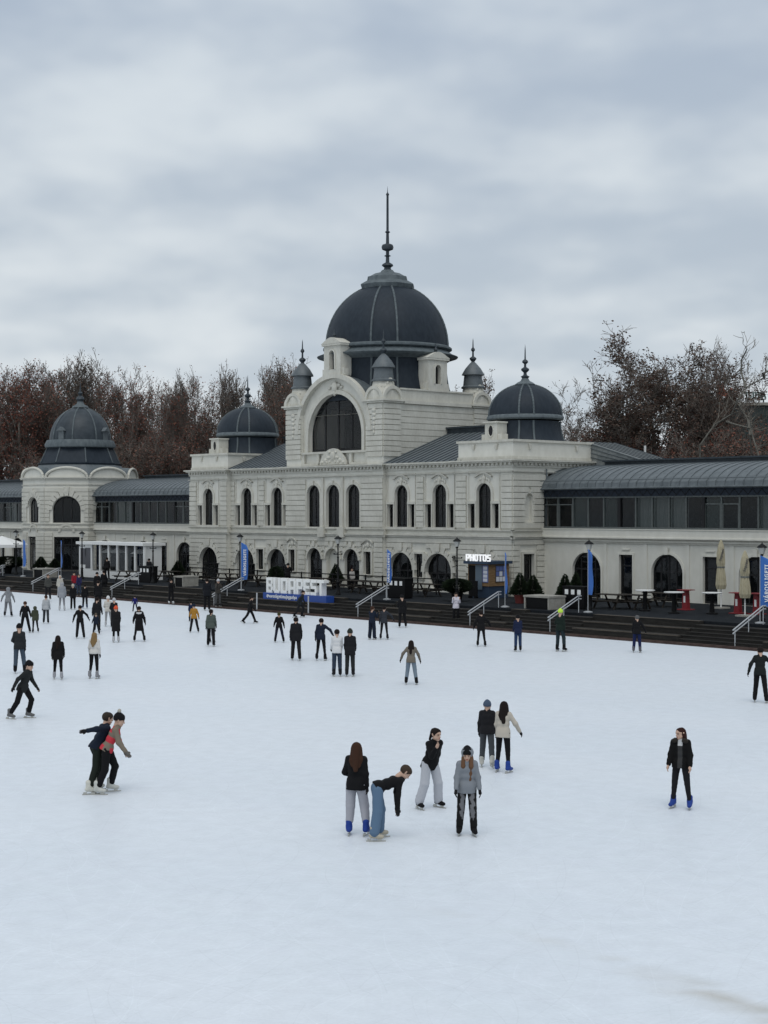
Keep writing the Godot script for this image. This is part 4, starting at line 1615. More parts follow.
	var cp := MB.new()
	cp.lathe(Vector3.ZERO, [Vector2(0.5, 15.65), Vector2(0.75, 15.72), Vector2(0.7, 15.85), Vector2(0.35, 16.05), Vector2(0.25, 16.3)], 12)
	put("dome_cap", cp.mesh(), M.patina, P)
	finial(P, Vector3.ZERO, [Vector2(0.25, 16.3), Vector2(0.38, 16.5), Vector2(0.3, 16.7), Vector2(0.1, 16.85), Vector2(0.24, 17.05), Vector2(0.08, 17.2), Vector2(0.05, 17.6), Vector2(0.0, 18.1)], M.zinc_dark)

func make_buildings() -> void:
	make_hall()
	make_wing("gallery_wing", "glazed gallery wing with curved zinc roof, cream parasols standing before it", HALL_X + 17.3, -20.0, -64.7, 1.0, true)
	make_wing("gallery_wing", "glazed gallery wing with curved zinc roof between pavilion and domed hall", -118.75, HALL_X - 17.3, -101.6, -1.0, true)
	make_wing("gallery_wing", "end of the glazed gallery beyond the eight-sided pavilion", -160.0, -127.9, -129.5, -1.0, false)
	make_pavilion()

# ================================================================ furniture of the terrace and the rink
func text_mesh(txt: String, size: float, depth: float, weight := 700) -> TextMesh:
	var tm := TextMesh.new()
	var sf := SystemFont.new()
	sf.font_names = PackedStringArray(["Droid Sans"])
	sf.font_weight = weight
	tm.font = sf
	tm.text = txt
	tm.font_size = 64
	tm.pixel_size = size / 46.0      # size is about the height of a capital
	tm.depth = depth
	tm.curve_step = 2.0
	return tm

# a heavy block letter, made of bars that butt against each other; w wide, h high, d deep, base at y = 0
func block_letter(ch: String, w: float, h: float, d: float) -> ArrayMesh:
	var a := 0.30      # upright stroke, share of the width
	var b := 0.19      # level stroke, share of the height
	var m0 := 0.5 - b / 2
	var m1 := 0.5 + b / 2
	var bars := {
		"B": [[0, 0, a, 1], [a, 0, 0.88, b], [a, m0, 0.88, m1], [a, 1 - b, 0.88, 1], [1 - a, b, 1, m0], [1 - a, m1, 0.97, 1 - b]],
		"U": [[0, 0.12, a, 1], [1 - a, 0.12, 1, 1], [a * 0.4, 0, 1 - a * 0.4, 0.12], [a, 0.12, 1 - a, b]],
		"D": [[0, 0, a, 1], [a, 0, 0.86, b], [a, 1 - b, 0.86, 1], [1 - a, b, 1, 1 - b]],
		"A": [[0, 0, a, 0.84], [1 - a, 0, 1, 0.84], [0.12, 0.84, 0.88, 1], [a, 0.28, 1 - a, 0.28 + b]],
		"P": [[0, 0, a, 1], [a, m0 - 0.06, 0.9, m1 - 0.06], [a, 1 - b, 0.9, 1], [1 - a, m1 - 0.06, 1, 1 - b]],
		"E": [[0, 0, a + 0.04, 1], [a + 0.04, 0, 1, b], [a + 0.04, m0, 0.9, m1], [a + 0.04, 1 - b, 1, 1]],
		"S": [[0.04, 0, 0.9, b], [0.1, m0, 0.92, m1], [0.1, 1 - b, 0.96, 1], [1 - a, b, 1, m0], [0, m1, a, 1 - b]],
		"T": [[0.5 - a / 2, 0, 0.5 + a / 2, 1 - b], [0, 1 - b, 1, 1]],
		"H": [[0, 0, a, 1], [1 - a, 0, 1, 1], [a, m0, 1 - a, m1]],
		"O": [[0, 0.14, a, 0.86], [1 - a, 0.14, 1, 0.86], [a * 0.4, 0, 1 - a * 0.4, 0.14], [a * 0.4, 0.86, 1 - a * 0.4, 1], [a, 0.14, 1 - a, b], [a, 1 - b, 1 - a, 0.86]],
	}
	var m := MB.new()
	for q in bars[ch]:
		m.bx((q[0] - 0.5) * w, q[1] * h, -d / 2, (q[2] - 0.5) * w, q[3] * h, d / 2)
	return m.mesh()

func make_handrails() -> void:
	var xs := []
	for px in [-22.0, 33.0, 112.0, 214.0, 358.0, 470.0, 550.0, 735.0]:
		xs.append(on_plane(px, -0.3))
	var first: Node3D = null
	var near := ["at the far end of the rink", "beside the pavilion steps", "before the white glazed kiosk", "beside the lone blue flag near the white letters", "between the white letters and the dark waste bins", "leading up to the photo booth", "beside the concrete planter box", "beside the folded cream parasols"]
	for i in xs.size():
		var lab: String = "double steel handrail down the steps " + near[i]
		if first == null:
			first = thing("handrail", lab, "handrail", Vector3(xs[i], 0, 0), 0.0, "steel handrails on the rink steps")
			for q in 2:
				var m := MB.new()
				var a := Vector3(0, 0.70 + 0.15 * q, -0.15)
				var b := Vector3(0, 1.70 + 0.15 * q, -2.45)
				m.tube(a, b, 0.035, 0.035, 8)
				m.tube(b, b + Vector3(0, 0.0, -0.25), 0.035, 0.035, 8)
				put("rail", m.mesh(), M.steel, first)
			for p in [[0.12, -0.3 + 0.0], [0.6, -1.35], [1.0, -2.5]]:
				var m := MB.new()
				var zt: float = p[1]
				m.tube(Vector3(0, p[0] - 0.02, zt), Vector3(0, 0.85 + (-0.15 - zt) * 1.0 / 2.3, zt), 0.025, 0.025, 6)
				put("post", m.mesh(), M.steel, first)
		else:
			dup(first, Vector3(xs[i], 0, 0), 0.0, lab)

func make_lamps() -> void:
	var spots := [16.0, 82.0, 153.0, 240.0, 338.0, 457.0, 589.0, 762.0]
	var near := ["beside the open white parasol", "at the end of the white glazed kiosk", "before the end of the glazed kiosk", "behind the lone blue flag", "before the middle niche of the hall", "rising over the round potted bush", "with a blue flag at its foot", "behind the tall blue flag by the parasols"]
	var first: Node3D = null
	for i in spots.size():
		var z := -4.2
		var at := Vector3(on_plane(spots[i], z), TY, z)
		var lab: String = "black iron lamp post with glass lantern " + near[i]
		if first:
			dup(first, at, 0.0, lab)
			continue
		first = thing("lamp_post", lab, "lamp post", at, 0.0, "iron lamp posts along the terrace")
		var m := MB.new()
		m.lathe(Vector3.ZERO, [Vector2(0.17, 0), Vector2(0.17, 0.12), Vector2(0.11, 0.2), Vector2(0.09, 0.75), Vector2(0.12, 0.8), Vector2(0.06, 0.9), Vector2(0.05, 2.3), Vector2(0.08, 2.36), Vector2(0.045, 2.42), Vector2(0.04, 3.1), Vector2(0.09, 3.16), Vector2(0.05, 3.2)], 10)
		put("post", m.mesh(), M.black_iron, first)
		var cr := MB.new()
		cr.tube(Vector3(-0.35, 2.55, 0), Vector3(0.35, 2.55, 0), 0.025, 0.025, 6)
		cr.ball(Vector3(-0.37, 2.57, 0), Vector3(0.05, 0.05, 0.05), 8, 5)
		cr.ball(Vector3(0.37, 2.57, 0), Vector3(0.05, 0.05, 0.05), 8, 5)
		put("crossbar", cr.mesh(), M.black_iron, first)
		var gl := MB.new()
		gl.lathe(Vector3.ZERO, [Vector2(0.1, 3.2), Vector2(0.2, 3.5), Vector2(0.19, 3.52)], 6, 0, TAU, true)
		put("lantern_glass", gl.mesh(), M.lamp_glass, first)
		var cp := MB.new()
		cp.lathe(Vector3.ZERO, [Vector2(0.25, 3.5), Vector2(0.24, 3.54), Vector2(0.12, 3.64), Vector2(0.03, 3.7), Vector2(0.0, 3.8)], 10)
		put("lantern_cap", cp.mesh(), M.black_iron, first)

func feather_flag(px: float, top: float, low: float, z: float, turn: float, label: String, txt: String) -> void:
	var x := on_plane(px, z)
	var r := ray(px)
	var t := (z - CAM.z) / r.z
	var ht := CAM.y + (HORIZON - top) * t / FOC - TY
	var hb := CAM.y + (HORIZON - low) * t / FOC - TY
	var F := thing("feather_flag", label, "flag", Vector3(x, TY, z), turn, "blue feather flags on the terrace edge")
	var p := MB.new()
	p.tube(Vector3.ZERO, Vector3(0, ht, 0), 0.022, 0.015, 6)
	p.lathe(Vector3.ZERO, [Vector2(0.24, 0.0), Vector2(0.24, 0.05), Vector2(0.05, 0.09)], 10)
	put("pole", p.mesh(), M.steel, F)
	# the cloth: straight luff on the pole, bowed head, slight billow
	var c := MB.new()
	var n := 14
	var wmax := 0.62
	for i in n:
		for j in 4:
			var q := []
			for e in [[i, j], [i + 1, j], [i + 1, j + 1], [i, j + 1]]:
				var v: float = float(e[0]) / n
				var w: float = wmax * (0.75 + 0.25 * v) * (sqrt(maxf(0.0, 1.0 - pow(maxf(0.0, (v - 0.72) / 0.28), 2.0))))
				var u: float = e[1] / 4.0
				q.append(Vector3(0.02 + u * w, hb + (ht - hb) * v, 0.05 * sin(v * 7.0 + u * 3.0) * u))
			c.quad(q[0], q[1], q[2], q[3])
	var cloth := put("cloth", c.mesh(), M.banner_blue, F)
	if txt != "":
		var o := put("lettering", text_mesh(txt, 0.2, 0.02), M.white_letter, cloth)
		o.rotation = Vector3(0, 0, PI / 2)
		o.position = Vector3(0.36, (ht + hb) / 2 - 0.1, 0.075)

func make_flags() -> void:
	feather_flag(241, 543, 580, -2.9, 0.35, "lone blue feather flag beside a handrail, before the end arch of the hall", "VÁROSLIGETI")
	feather_flag(387, 550, 583, -2.9, -0.25, "thin blue feather flag seen almost edge on beside the dark waste bins", "VÁROSLIGETI")
	feather_flag(505, 553, 594, -2.9, -0.62, "narrow blue feather flag seen edge on beside the photo booth", "")
	feather_flag(588, 550, 595, -2.9, -0.4, "blue feather flag in front of a lamp post by the planter box", "")
	feather_flag(760, 556, 607, -2.9, 0.25, "tall blue feather flag beside the folded cream parasols", "VÁROSLIGETI")
	feather_flag(23, 540, 567, -2.9, -0.1, "blue feather flag before the narrow door of the pavilion", "")
	feather_flag(61, 541, 568, -2.9, -0.4, "narrow blue feather flag before the wide doors of the pavilion", "")

func make_letters() -> void:
	var z := -1.32
	var xa := on_plane(266, z)
	var xb := on_plane(324, z)
	var S := thing("city_sign", "white block letters BUDAPEST on a bright blue plinth on the steps", "sign", Vector3(xa, 0.712, z))
	var L := xb - xa
	var b := MB.new()
	b.bx(-0.15, 0, -0.5, L + 0.35, 0.4, 0.12)
	var base := put("plinth", b.mesh(), M.blue_sheet, S)
	var tx := put("lettering", text_mesh("@varosligetimujegpalya", 0.19, 0.02), M.white_letter, base)
	tx.position = Vector3(1.75, 0.2, 0.125)
	var word := "BUDAPEST"
	var widths := [0.82, 0.86, 0.88, 0.92, 0.8, 0.76, 0.78, 0.78]
	var tot := 0.0
	for w in widths: tot += w
	var x := 0.0
	for i in 8:
		var w: float = widths[i] / tot * L
		var g := put("letter", block_letter(word[i], w * 0.93, 0.95, 0.4), M.white_letter, S)
		g.position = Vector3(x + w / 2, 0.4, -0.2)
		x += w
	for q in [0.4, L - 0.25]:
		var p := MB.new()
		p.tube(Vector3(q + 0.2, -0.6, 0.95), Vector3(q + 0.2, 0.5, 0.95), 0.045, 0.045, 8)
		var bo := thing("bollard", "short steel post on the kerb below the letter " + ("B" if q < 1.0 else "T"), "post", Vector3(xa + q + 0.2, 0.12, -0.15), 0.0, "steel posts below the letters")
		var pm := MB.new()
		pm.tube(Vector3.ZERO, Vector3(0, 1.0, 0), 0.045, 0.045, 8)
		put("post", pm.mesh(), M.steel, bo)
		var pc := MB.new()
		pc.ball(Vector3(0, 1.0, 0), Vector3(0.05, 0.03, 0.05), 8, 4)
		put("cap", pc.mesh(), M.steel, bo)

func make_booth() -> void:
	var z := -8.4
	var xa := on_plane(468, z)
	var xb := on_plane(489, z)
	var K := thing("photo_booth", "small wooden photo booth with a dark blue roof and PHOTOS in white letters", "booth", Vector3(xa, TY, z))
	var w := xb - xa
	var d := 1.75
	nmat("booth_wood", Color(0.17, 0.105, 0.05), Color(0.25, 0.16, 0.085), Vector3(0.3, 2.0, 0.3), 0.7, 0.3, 0.02, 4, 51)
	mat("booth_blue", Color(0.02, 0.04, 0.075), 0.6)
	var m := MB.new()
	m.bx(0, 0.72, -d, w, 2.05, 0)
	put("body", m.mesh(), M.booth_wood, K)
	var lo := MB.new()
	lo.bx(0.05, 0, -d + 0.05, w - 0.05, 0.72, -0.05)
	put("skirt", lo.mesh(), M.booth_blue, K)
	var rf := MB.new()
	rf.bx(-0.15, 2.05, -d - 0.15, w + 0.15, 2.22, 0.25)
	put("roof", rf.mesh(), M.booth_blue, K)
	# front: opening with a curtain, a screen; side: a poster
	var hole := MB.new()
	hole.bx(0.08, 0.75, 0.0, 0.62, 1.95, 0.02)
	put("doorway", hole.mesh(), M.black_plastic, K)
	mat("booth_panel", Color(0.10, 0.14, 0.18), 0.5)
	var cu := MB.new()
	cu.bx(0.66, 0.5, 0.0, 1.22, 2.0, 0.03)
	put("curtain", cu.mesh(), M.booth_panel, K)
	mat("print_blue", Color(0.10, 0.14, 0.34), 0.4)
	mat("print_white", Color(0.62, 0.63, 0.68), 0.4)
	mat("print_dark", Color(0.05, 0.05, 0.06), 0.4)
	var sc := MB.new()
	sc.bx(1.27, 0.95, 0.0, w - 0.06, 1.98, 0.03)
	var frame := put("picture_panel", sc.mesh(), M.print_blue, K)
	for i in 4:
		var pm := MB.new()
		pm.bx(1.33, 1.0 + i * 0.24, 0.03, w - 0.12, 1.19 + i * 0.24, 0.036)
		put("photo_print", pm.mesh(), M.print_white, frame)
	var po := MB.new()
	po.bx(w, 0.95, -1.45, w + 0.03, 1.98, -0.55)
	var poster := put("poster", po.mesh(), M.print_dark, K)
	var r := RandomNumberGenerator.new()
	r.seed = 9
	for i in 3:
		for j in 3:
			var pm := MB.new()
			pm.bx(w + 0.03, 1.0 + j * 0.32, -1.4 + i * 0.28, w + 0.036, 1.28 + j * 0.32, -1.15 + i * 0.28)
			put("photo_print", pm.mesh(), M.print_blue if j == 2 or r.randf() < 0.3 else M.print_white, poster)
	var lit := mat("lit_letter", Color(0.8, 0.8, 0.8), 0.5)
	lit.emission_enabled = true
	lit.emission = Color(1, 1, 1)
	lit.emission_energy_multiplier = 0.45
	var word := "PHOTOS"
	for i in 6:
		var g := put("letter", block_letter(word[i], 0.31, 0.42, 0.06), M.lit_letter, K)
		g.position = Vector3(0.1 + i * 0.36, 2.22, 0.12)
	var bl := thing("menu_board", "black upright board standing in front of the photo booth", "board", Vector3(xa + 1.0, TY, z + 0.55))
	var bm := MB.new()
	bm.bx(-0.35, 0.1, -0.04, 0.35, 1.05, 0.04)
	put("panel", bm.mesh(), M.black_plastic, bl)
	for s in [-0.25, 0.25]:
		var lg := MB.new()
		lg.bx(s - 0.03, 0.0, -0.16, s + 0.03, 0.12, 0.16)
		put("foot", lg.mesh(), M.black_iron, bl)

var fir_meshes := []
func fir_mesh(sd: int, round_top: bool) -> ArrayMesh:
	var r := RandomNumberGenerator.new()
	r.seed = sd
	var m := MB.new()
	m.use_col = true
	for i in 3200:
		var h := r.randf() if round_top else 1.0 - sqrt(r.randf())
		var rad := (1.0 - h) * 0.95 + 0.05
		if round_top:
			rad = sqrt(maxf(0.02, 1.0 - pow(h * 2.0 - 1.0, 2.0)))
		var rr := rad * sqrt(r.randf_range(0.15, 1.0)) * 0.55 * r.randf_range(0.8, 1.12)
		var a := r.randf() * TAU
		var p := Vector3(cos(a) * rr, 0.1 + h * 1.0, sin(a) * rr)
		var dir := Vector3(cos(a), r.randf_range(-0.3, 0.5), sin(a)).normalized()
		var sd2 := dir.cross(Vector3(r.randf() - 0.5, 1, r.randf() - 0.5)).normalized() * 0.022
		var ln := r.randf_range(0.07, 0.15)
		m.col = Color(0.012, 0.02, 0.012).lerp(Color(0.03, 0.045, 0.022), r.randf())
		m.tri(p - sd2, p + dir * ln, p + sd2)
		m.tri(p - Vector3(0, 0.03, 0), p + dir * ln * 0.8, p + Vector3(0, 0.03, 0))
	return m.mesh()

func fir(px: float, top: float, z: float, wid: float, pot: Material, label: String, round_top := false) -> void:
	if fir_meshes.is_empty():
		for k in 3: fir_meshes.append(fir_mesh(60 + k, false))
		fir_meshes.append(fir_mesh(70, true))
		var lm := mat("needles", Color(1, 1, 1), 0.8, 0.3)
		lm.vertex_color_use_as_albedo = true
		mat("bark_dark", Color(0.03, 0.022, 0.016), 0.9)
	var r := ray(px)
	var t := (z - CAM.z) / r.z
	var ht := CAM.y + (HORIZON - top) * t / FOC - TY
	var T := thing("potted_fir" if not round_top else "potted_bush", label, "plant", Vector3(on_plane(px, z), TY, z), px, "potted evergreens on the terrace")
	var pm := MB.new()
	pm.lathe(Vector3.ZERO, [Vector2(0.0, 0.0), Vector2(0.26, 0.0), Vector2(0.34, 0.42), Vector2(0.37, 0.42), Vector2(0.37, 0.48), Vector2(0.3, 0.48), Vector2(0.0, 0.44)], 14)
	put("pot", pm.mesh(), pot, T)
	var tm := MB.new()
	tm.tube(Vector3(0, 0.4, 0), Vector3(0, ht * 0.7, 0), 0.05, 0.02, 6)
	put("trunk", tm.mesh(), M.bark_dark, T)
	var c := put("crown", fir_meshes[3] if round_top else fir_meshes[int(px) % 3], M.needles, T)
	c.scale = Vector3(wid, (ht - 0.45) / 1.12, wid)
	c.position.y = 0.4

func make_plants() -> void:
	var red := mat("red_pot", Color(0.16, 0.025, 0.02), 0.6)
	fir(520, 572, -6.2, 1.15, red, "dark potted fir in a red pot beside the photo booth, next to the framed window")
	fir(533, 574, -6.6, 1.1, red, "dark potted fir in a red pot right behind the concrete planter box")
	fir(565, 573, -5.4, 1.0, red, "potted fir in a red pot against the first arch of the wing")
	fir(576, 571, -6.0, 0.95, red, "slimmer potted fir beside the waste bins of the wing")
	fir(457, 578, -4.9, 1.55, M.black_plastic, "broad round bush in a black tub below a lamp post", true)
	fir(336, 563, -9.6, 1.05, M.black_plastic, "potted fir standing in the middle niche of the hall")
	fir(178, 560, -9.5, 1.1, M.black_plastic, "potted fir by the last arch of the wing next to the hall")
	fir(41, 556, -8.0, 1.2, M.black_plastic, "potted fir beside the narrow door of the pavilion")
	fir(55, 558, -7.6, 1.2, M.black_plastic, "bushy dark potted fir before the wide doors of the pavilion")
	fir(8, 556, -5.0, 2.6, M.black_plastic, "wide dark bush under the open white parasol", true)
	fir(276, 566, -5.5, 0.9, M.black_plastic, "dark potted bush behind the letter A of the white letters", true)

func planter(px0: float, px1: float, py: float, z: float, label: String) -> void:
	var xa := on_plane(px0, z)
	var xb := on_plane(px1, z)
	var P := thing("planter_box", label, "planter", Vector3(xa, TY, z), 0.0, "concrete planter boxes on the terrace edge")
	var L := xb - xa
	var m := MB.new()
	m.bx(0, 0, -1.3, 0.1, 0.62, 0); m.bx(L - 0.1, 0, -1.3, L, 0.62, 0)
	m.bx(-0.03, 0.62, -1.33, L + 0.03, 0.72, 0.03); m.bx(0.1, 0, -1.3, L - 0.1, 0.62, -1.2)
	put("box", m.mesh(), M.concrete, P)
	var d := MB.new()
	d.bx(0.1, 0, -1.2, L - 0.1, 0.62, -0.06)
	put("front_panel", d.mesh(), M.black_plastic, P)

func make_umbrellas() -> void:
	var cloth := nmat("parasol_cloth", Color(0.36, 0.32, 0.22), Color(0.46, 0.42, 0.3), Vector3(2.0, 0.5, 2.0), 0.9, 0.2, 0.03, 3, 61)
	for u in [[745.0, 617.0, 551.0, "folded cream parasol on a white pole standing near the terrace edge"], [721.0, 609.0, 540.0, "taller folded cream parasol standing by the wall between door and arch"]]:
		var at := on_level(u[0], u[1], TY)
		var dist := (at - CAM).dot(FWD)
		var H: float = CAM.y + (HORIZON - u[2]) * dist / FOC - TY
		var U := thing("folded_parasol", u[3], "parasol", at, 0.0, "folded cream parasols")
		var b := MB.new()
		b.bx(-0.35, 0, -0.35, 0.35, 0.08, 0.35)
		put("base", b.mesh(), M.concrete, U)
		var p := MB.new()
		p.tube(Vector3(0, 0.05, 0), Vector3(0, H - 0.05, 0), 0.035, 0.03, 8)
		put("pole", p.mesh(), M.white_paint, U)
		# cloth gathered in folds and tied
		var c := MB.new()
		var prof := [[0.28, 0.21], [0.34, 0.26], [0.45, 0.24], [0.55, 0.2], [0.6, 0.175], [0.66, 0.21], [0.8, 0.2], [0.9, 0.15], [0.97, 0.07], [1.0, 0.02]]
		for i in prof.size() - 1:
			for k in 28:
				var q := []
				for e in [[i, k], [i + 1, k], [i + 1, k + 1], [i, k + 1]]:
					var a: float = TAU * e[1] / 28
					var rr: float = prof[e[0]][1] * (1.0 + 0.16 * sin(a * 7.0 + e[0] * 0.35))
					q.append(Vector3(sin(a) * rr, prof[e[0]][0] * H, cos(a) * rr))
				c.quad(q[0], q[1], q[2], q[3])
		var cl := put("cloth", c.mesh(), cloth, U)
		var tie := MB.new()
		tie.lathe(Vector3(0, 0.6 * H, 0), [Vector2(0.205, -0.04), Vector2(0.215, 0.0), Vector2(0.205, 0.04)], 16)
		put("tie", tie.mesh(), M.curtain, cl)
		var em := put("lettering", text_mesh("Soproni", 0.13, 0.02), M.print_dark, cl)
		em.position = Vector3(0.16, 0.78 * H, 0.16)
		em.rotation = Vector3(0, deg_to_rad(48), PI / 2.4)
	# open white parasol at the end of the terrace
	var z := -5.0
	var U2 := thing("open_parasol", "open white parasol over the dark bush before the pavilion", "parasol", Vector3(on_plane(2, z), TY, z))
	var p2 := MB.new()
	p2.tube(Vector3.ZERO, Vector3(0, 3.1, 0), 0.035, 0.03, 8)
	p2.bx(-0.4, 0, -0.4, 0.4, 0.08, 0.4)
	put("pole", p2.mesh(), M.white_paint, U2)
	var c2 := MB.new()
	c2.lathe(Vector3.ZERO, [Vector2(2.3, 2.2), Vector2(2.3, 2.45), Vector2(0.05, 3.15), Vector2(0.0, 3.2)], 8, 0, TAU, true)
	put("canopy", c2.mesh(), M.white_paint, U2)
	for k in 8:
		var rb := MB.new()
		var a := TAU * k / 8
		rb.tube(Vector3(sin(a) * 2.25, 2.42, cos(a) * 2.25), Vector3(0, 3.1, 0), 0.012, 0.012, 4)
		put("rib", rb.mesh(), M.steel, U2)

func high_table(px: float, py: float, z: float, label: String) -> void:
	var T := thing("standing_table", label, "table", Vector3(on_plane(px, z), TY, z), 0.0, "white standing tables before the wing")
	var m := MB.new()
	m.lathe(Vector3.ZERO, [Vector2(0.0, 1.06), Vector2(0.5, 1.06), Vector2(0.52, 1.08), Vector2(0.52, 1.11), Vector2(0.0, 1.12)], 20)
	put("tabletop", m.mesh(), M.white_paint, T)
	var p := MB.new()
	p.lathe(Vector3.ZERO, [Vector2(0.3, 0.0), Vector2(0.3, 0.06), Vector2(0.14, 0.12), Vector2(0.1, 0.5), Vector2(0.12, 1.06)], 12)
	put("pedestal", p.mesh(), M.black_plastic, T)

func make_furniture() -> void:
	high_table(645, 581, -6.0, "white-topped standing table beside the dark picnic benches")
	high_table(674, 593, -5.6, "white-topped standing table next to a red bar table")
	high_table(712, 596, -6.6, "white-topped standing table under the taller folded parasol")
	# red bar tables
	var red := mat("red_plastic", Color(0.2, 0.014, 0.02), 0.55)
	for q in [[686.0, -8.4, "red bar table by the second arch of the wing"], [738.0, -8.0, "red bar table half behind the pale parasol pole"], [757.0, -8.2, "red bar table at the last arch of the wing"]]:
		var z: float = q[1]
		var T := thing("bar_table", q[2], "table", Vector3(on_plane(q[0], z), TY, z), 0.0, "red bar tables before the wing")
		var m := MB.new()
		m.bx(-0.34, 1.04, -0.34, 0.34, 1.08, 0.34)
		put("tabletop", m.mesh(), red, T)
		var p := MB.new()
		p.prism(PackedVector2Array([Vector2(-0.17, 0.03), Vector2(0.17, 0.03), Vector2(0.11, 1.04), Vector2(-0.11, 1.04)]), -0.14, 0.14)
		put("column", p.mesh(), red, T)
		var b := MB.new()
		b.bx(-0.34, 0, -0.34, 0.34, 0.05, 0.34)
		put("base", b.mesh(), red, T)
		var l := MB.new()
		l.bx(-0.06, 0.4, 0.14, 0.06, 0.75, 0.15)
		put("badge", l.mesh(), M.white_letter, T)
	# dark picnic benches along the hall and the wing
	var wood := nmat("bench_wood", Color(0.02, 0.017, 0.014), Color(0.04, 0.034, 0.028), Vector3(0.4, 2, 2), 0.75, 0.3, 0.03, 4, 71)
	var bench: Node3D = null
	var where := [[612.0, -6.3, "beside the waste bins of the wing"], [632.0, -6.9, "before the narrow door of the wing"], [660.0, -9.6, "under the second arch of the wing"], [320.0, -7.6, "before the hall, behind letters P and E"], [352.0, -7.0, "before the carved window of the hall"], [374.0, -6.6, "beside the thin blue flag"], [425.0, -7.0, "before the oval window of the hall"], [258.0, -7.2, "behind the lone blue flag"], [228.0, -7.4, "before the second arch of the hall"], [196.0, -7.2, "before the end arch of the hall"], [128.0, -4.4, "before the glazed kiosk"], [170.0, -6.8, "beside the planter near the hall"]]
	for i in where.size():
		var z: float = where[i][1]
		var at := Vector3(on_plane(where[i][0], z), TY, z)
		var lab: String = "dark wooden picnic table with fixed benches " + where[i][2]
		if bench:
			dup(bench, at, 0.0, lab)
			continue
		bench = thing("picnic_table", lab, "table", at, 0.0, "dark picnic tables on the terrace")
		for k in 4:
			var m := MB.new()
			m.bx(-0.95, 0.74, -0.4 + k * 0.205, 0.95, 0.78, -0.21 + k * 0.205)
			put("plank", m.mesh(), wood, bench)
		for s in [-0.75, 0.6]:
			var m := MB.new()
			m.bx(-0.95, 0.43, s, 0.95, 0.47, s + 0.22)
			put("seat", m.mesh(), wood, bench)
		for s in [-0.7, 0.7]:
			var m := MB.new()
			m.xf = Transform3D(Basis(Vector3.UP, PI / 2), Vector3(s, 0, 0))
			m.prism(PackedVector2Array([Vector2(-0.72, 0), Vector2(-0.64, 0), Vector2(-0.22, 0.74), Vector2(-0.3, 0.74)]), -0.04, 0.04)
			m.prism(PackedVector2Array([Vector2(0.64, 0), Vector2(0.72, 0), Vector2(0.3, 0.74), Vector2(0.22, 0.74)]), -0.04, 0.04)
			m.bx(-0.75, 0.34, -0.045, 0.75, 0.43, 0.045)
			put("leg_frame", m.mesh(), wood, bench)
	# waste bins with three white labels
	for q in [[400.0, -4.6, "black triple waste bin with white labels beside the thin blue flag"], [577.0, -4.8, "black triple waste bin with white labels at the foot of a lamp post"], [148.0, -4.6, "black triple waste bin with white labels before the glazed kiosk"]]:
		var z: float = q[1]
		var B := thing("waste_bin", q[2], "bin", Vector3(on_plane(q[0], z), TY, z), 0.0, "black triple waste bins")
		var m := MB.new()
		m.bx(-0.75, 0.05, -0.35, 0.75, 1.15, 0.3)
		m.bx(-0.7, 0.0, -0.3, 0.7, 0.05, 0.25)
		put("body", m.mesh(), M.black_plastic, B)
		var t := MB.new()
		t.bx(-0.78, 1.15, -0.38, 0.78, 1.22, 0.33)
		put("lid", t.mesh(), M.black_plastic, B)
		for k in 3:
			var l := MB.new()
			l.bx(-0.6 + k * 0.44, 0.78, 0.3, -0.36 + k * 0.44, 1.04, 0.306)
			put("label_plate", l.mesh(), M.white_letter, B)
	planter(524, 549, 605, -2.95, "dark-fronted concrete planter box on the steps before two potted firs")
	planter(33, 43, 575, -2.95, "small concrete planter box on the terrace below the pavilion")
	planter(174, 183, 585, -2.95, "concrete planter box beside the last arch of the left gallery")
	# long low railing before the hall
	var R := thing("terrace_railing", "long dark iron railing on the terrace in front of the hall", "railing", Vector3(on_plane(190, -8.9), TY, -8.9))
	var x1 := on_plane(455, -8.9) - on_plane(190, -8.9)
	for y in [0.28, 0.62, 0.95]:
		var m := MB.new()
		m.bx(0, y, -0.03, x1, y + 0.07, 0.03)
		put("rail", m.mesh(), M.black_iron, R)
	var n := int(x1 / 1.6)
	for i in n + 1:
		var m := MB.new()
		m.bx(-0.035, 0, -0.035, 0.035, 1.05, 0.035)
		put("post", m.mesh(), M.black_iron, R, Vector3(x1 * i / n, 0, 0))

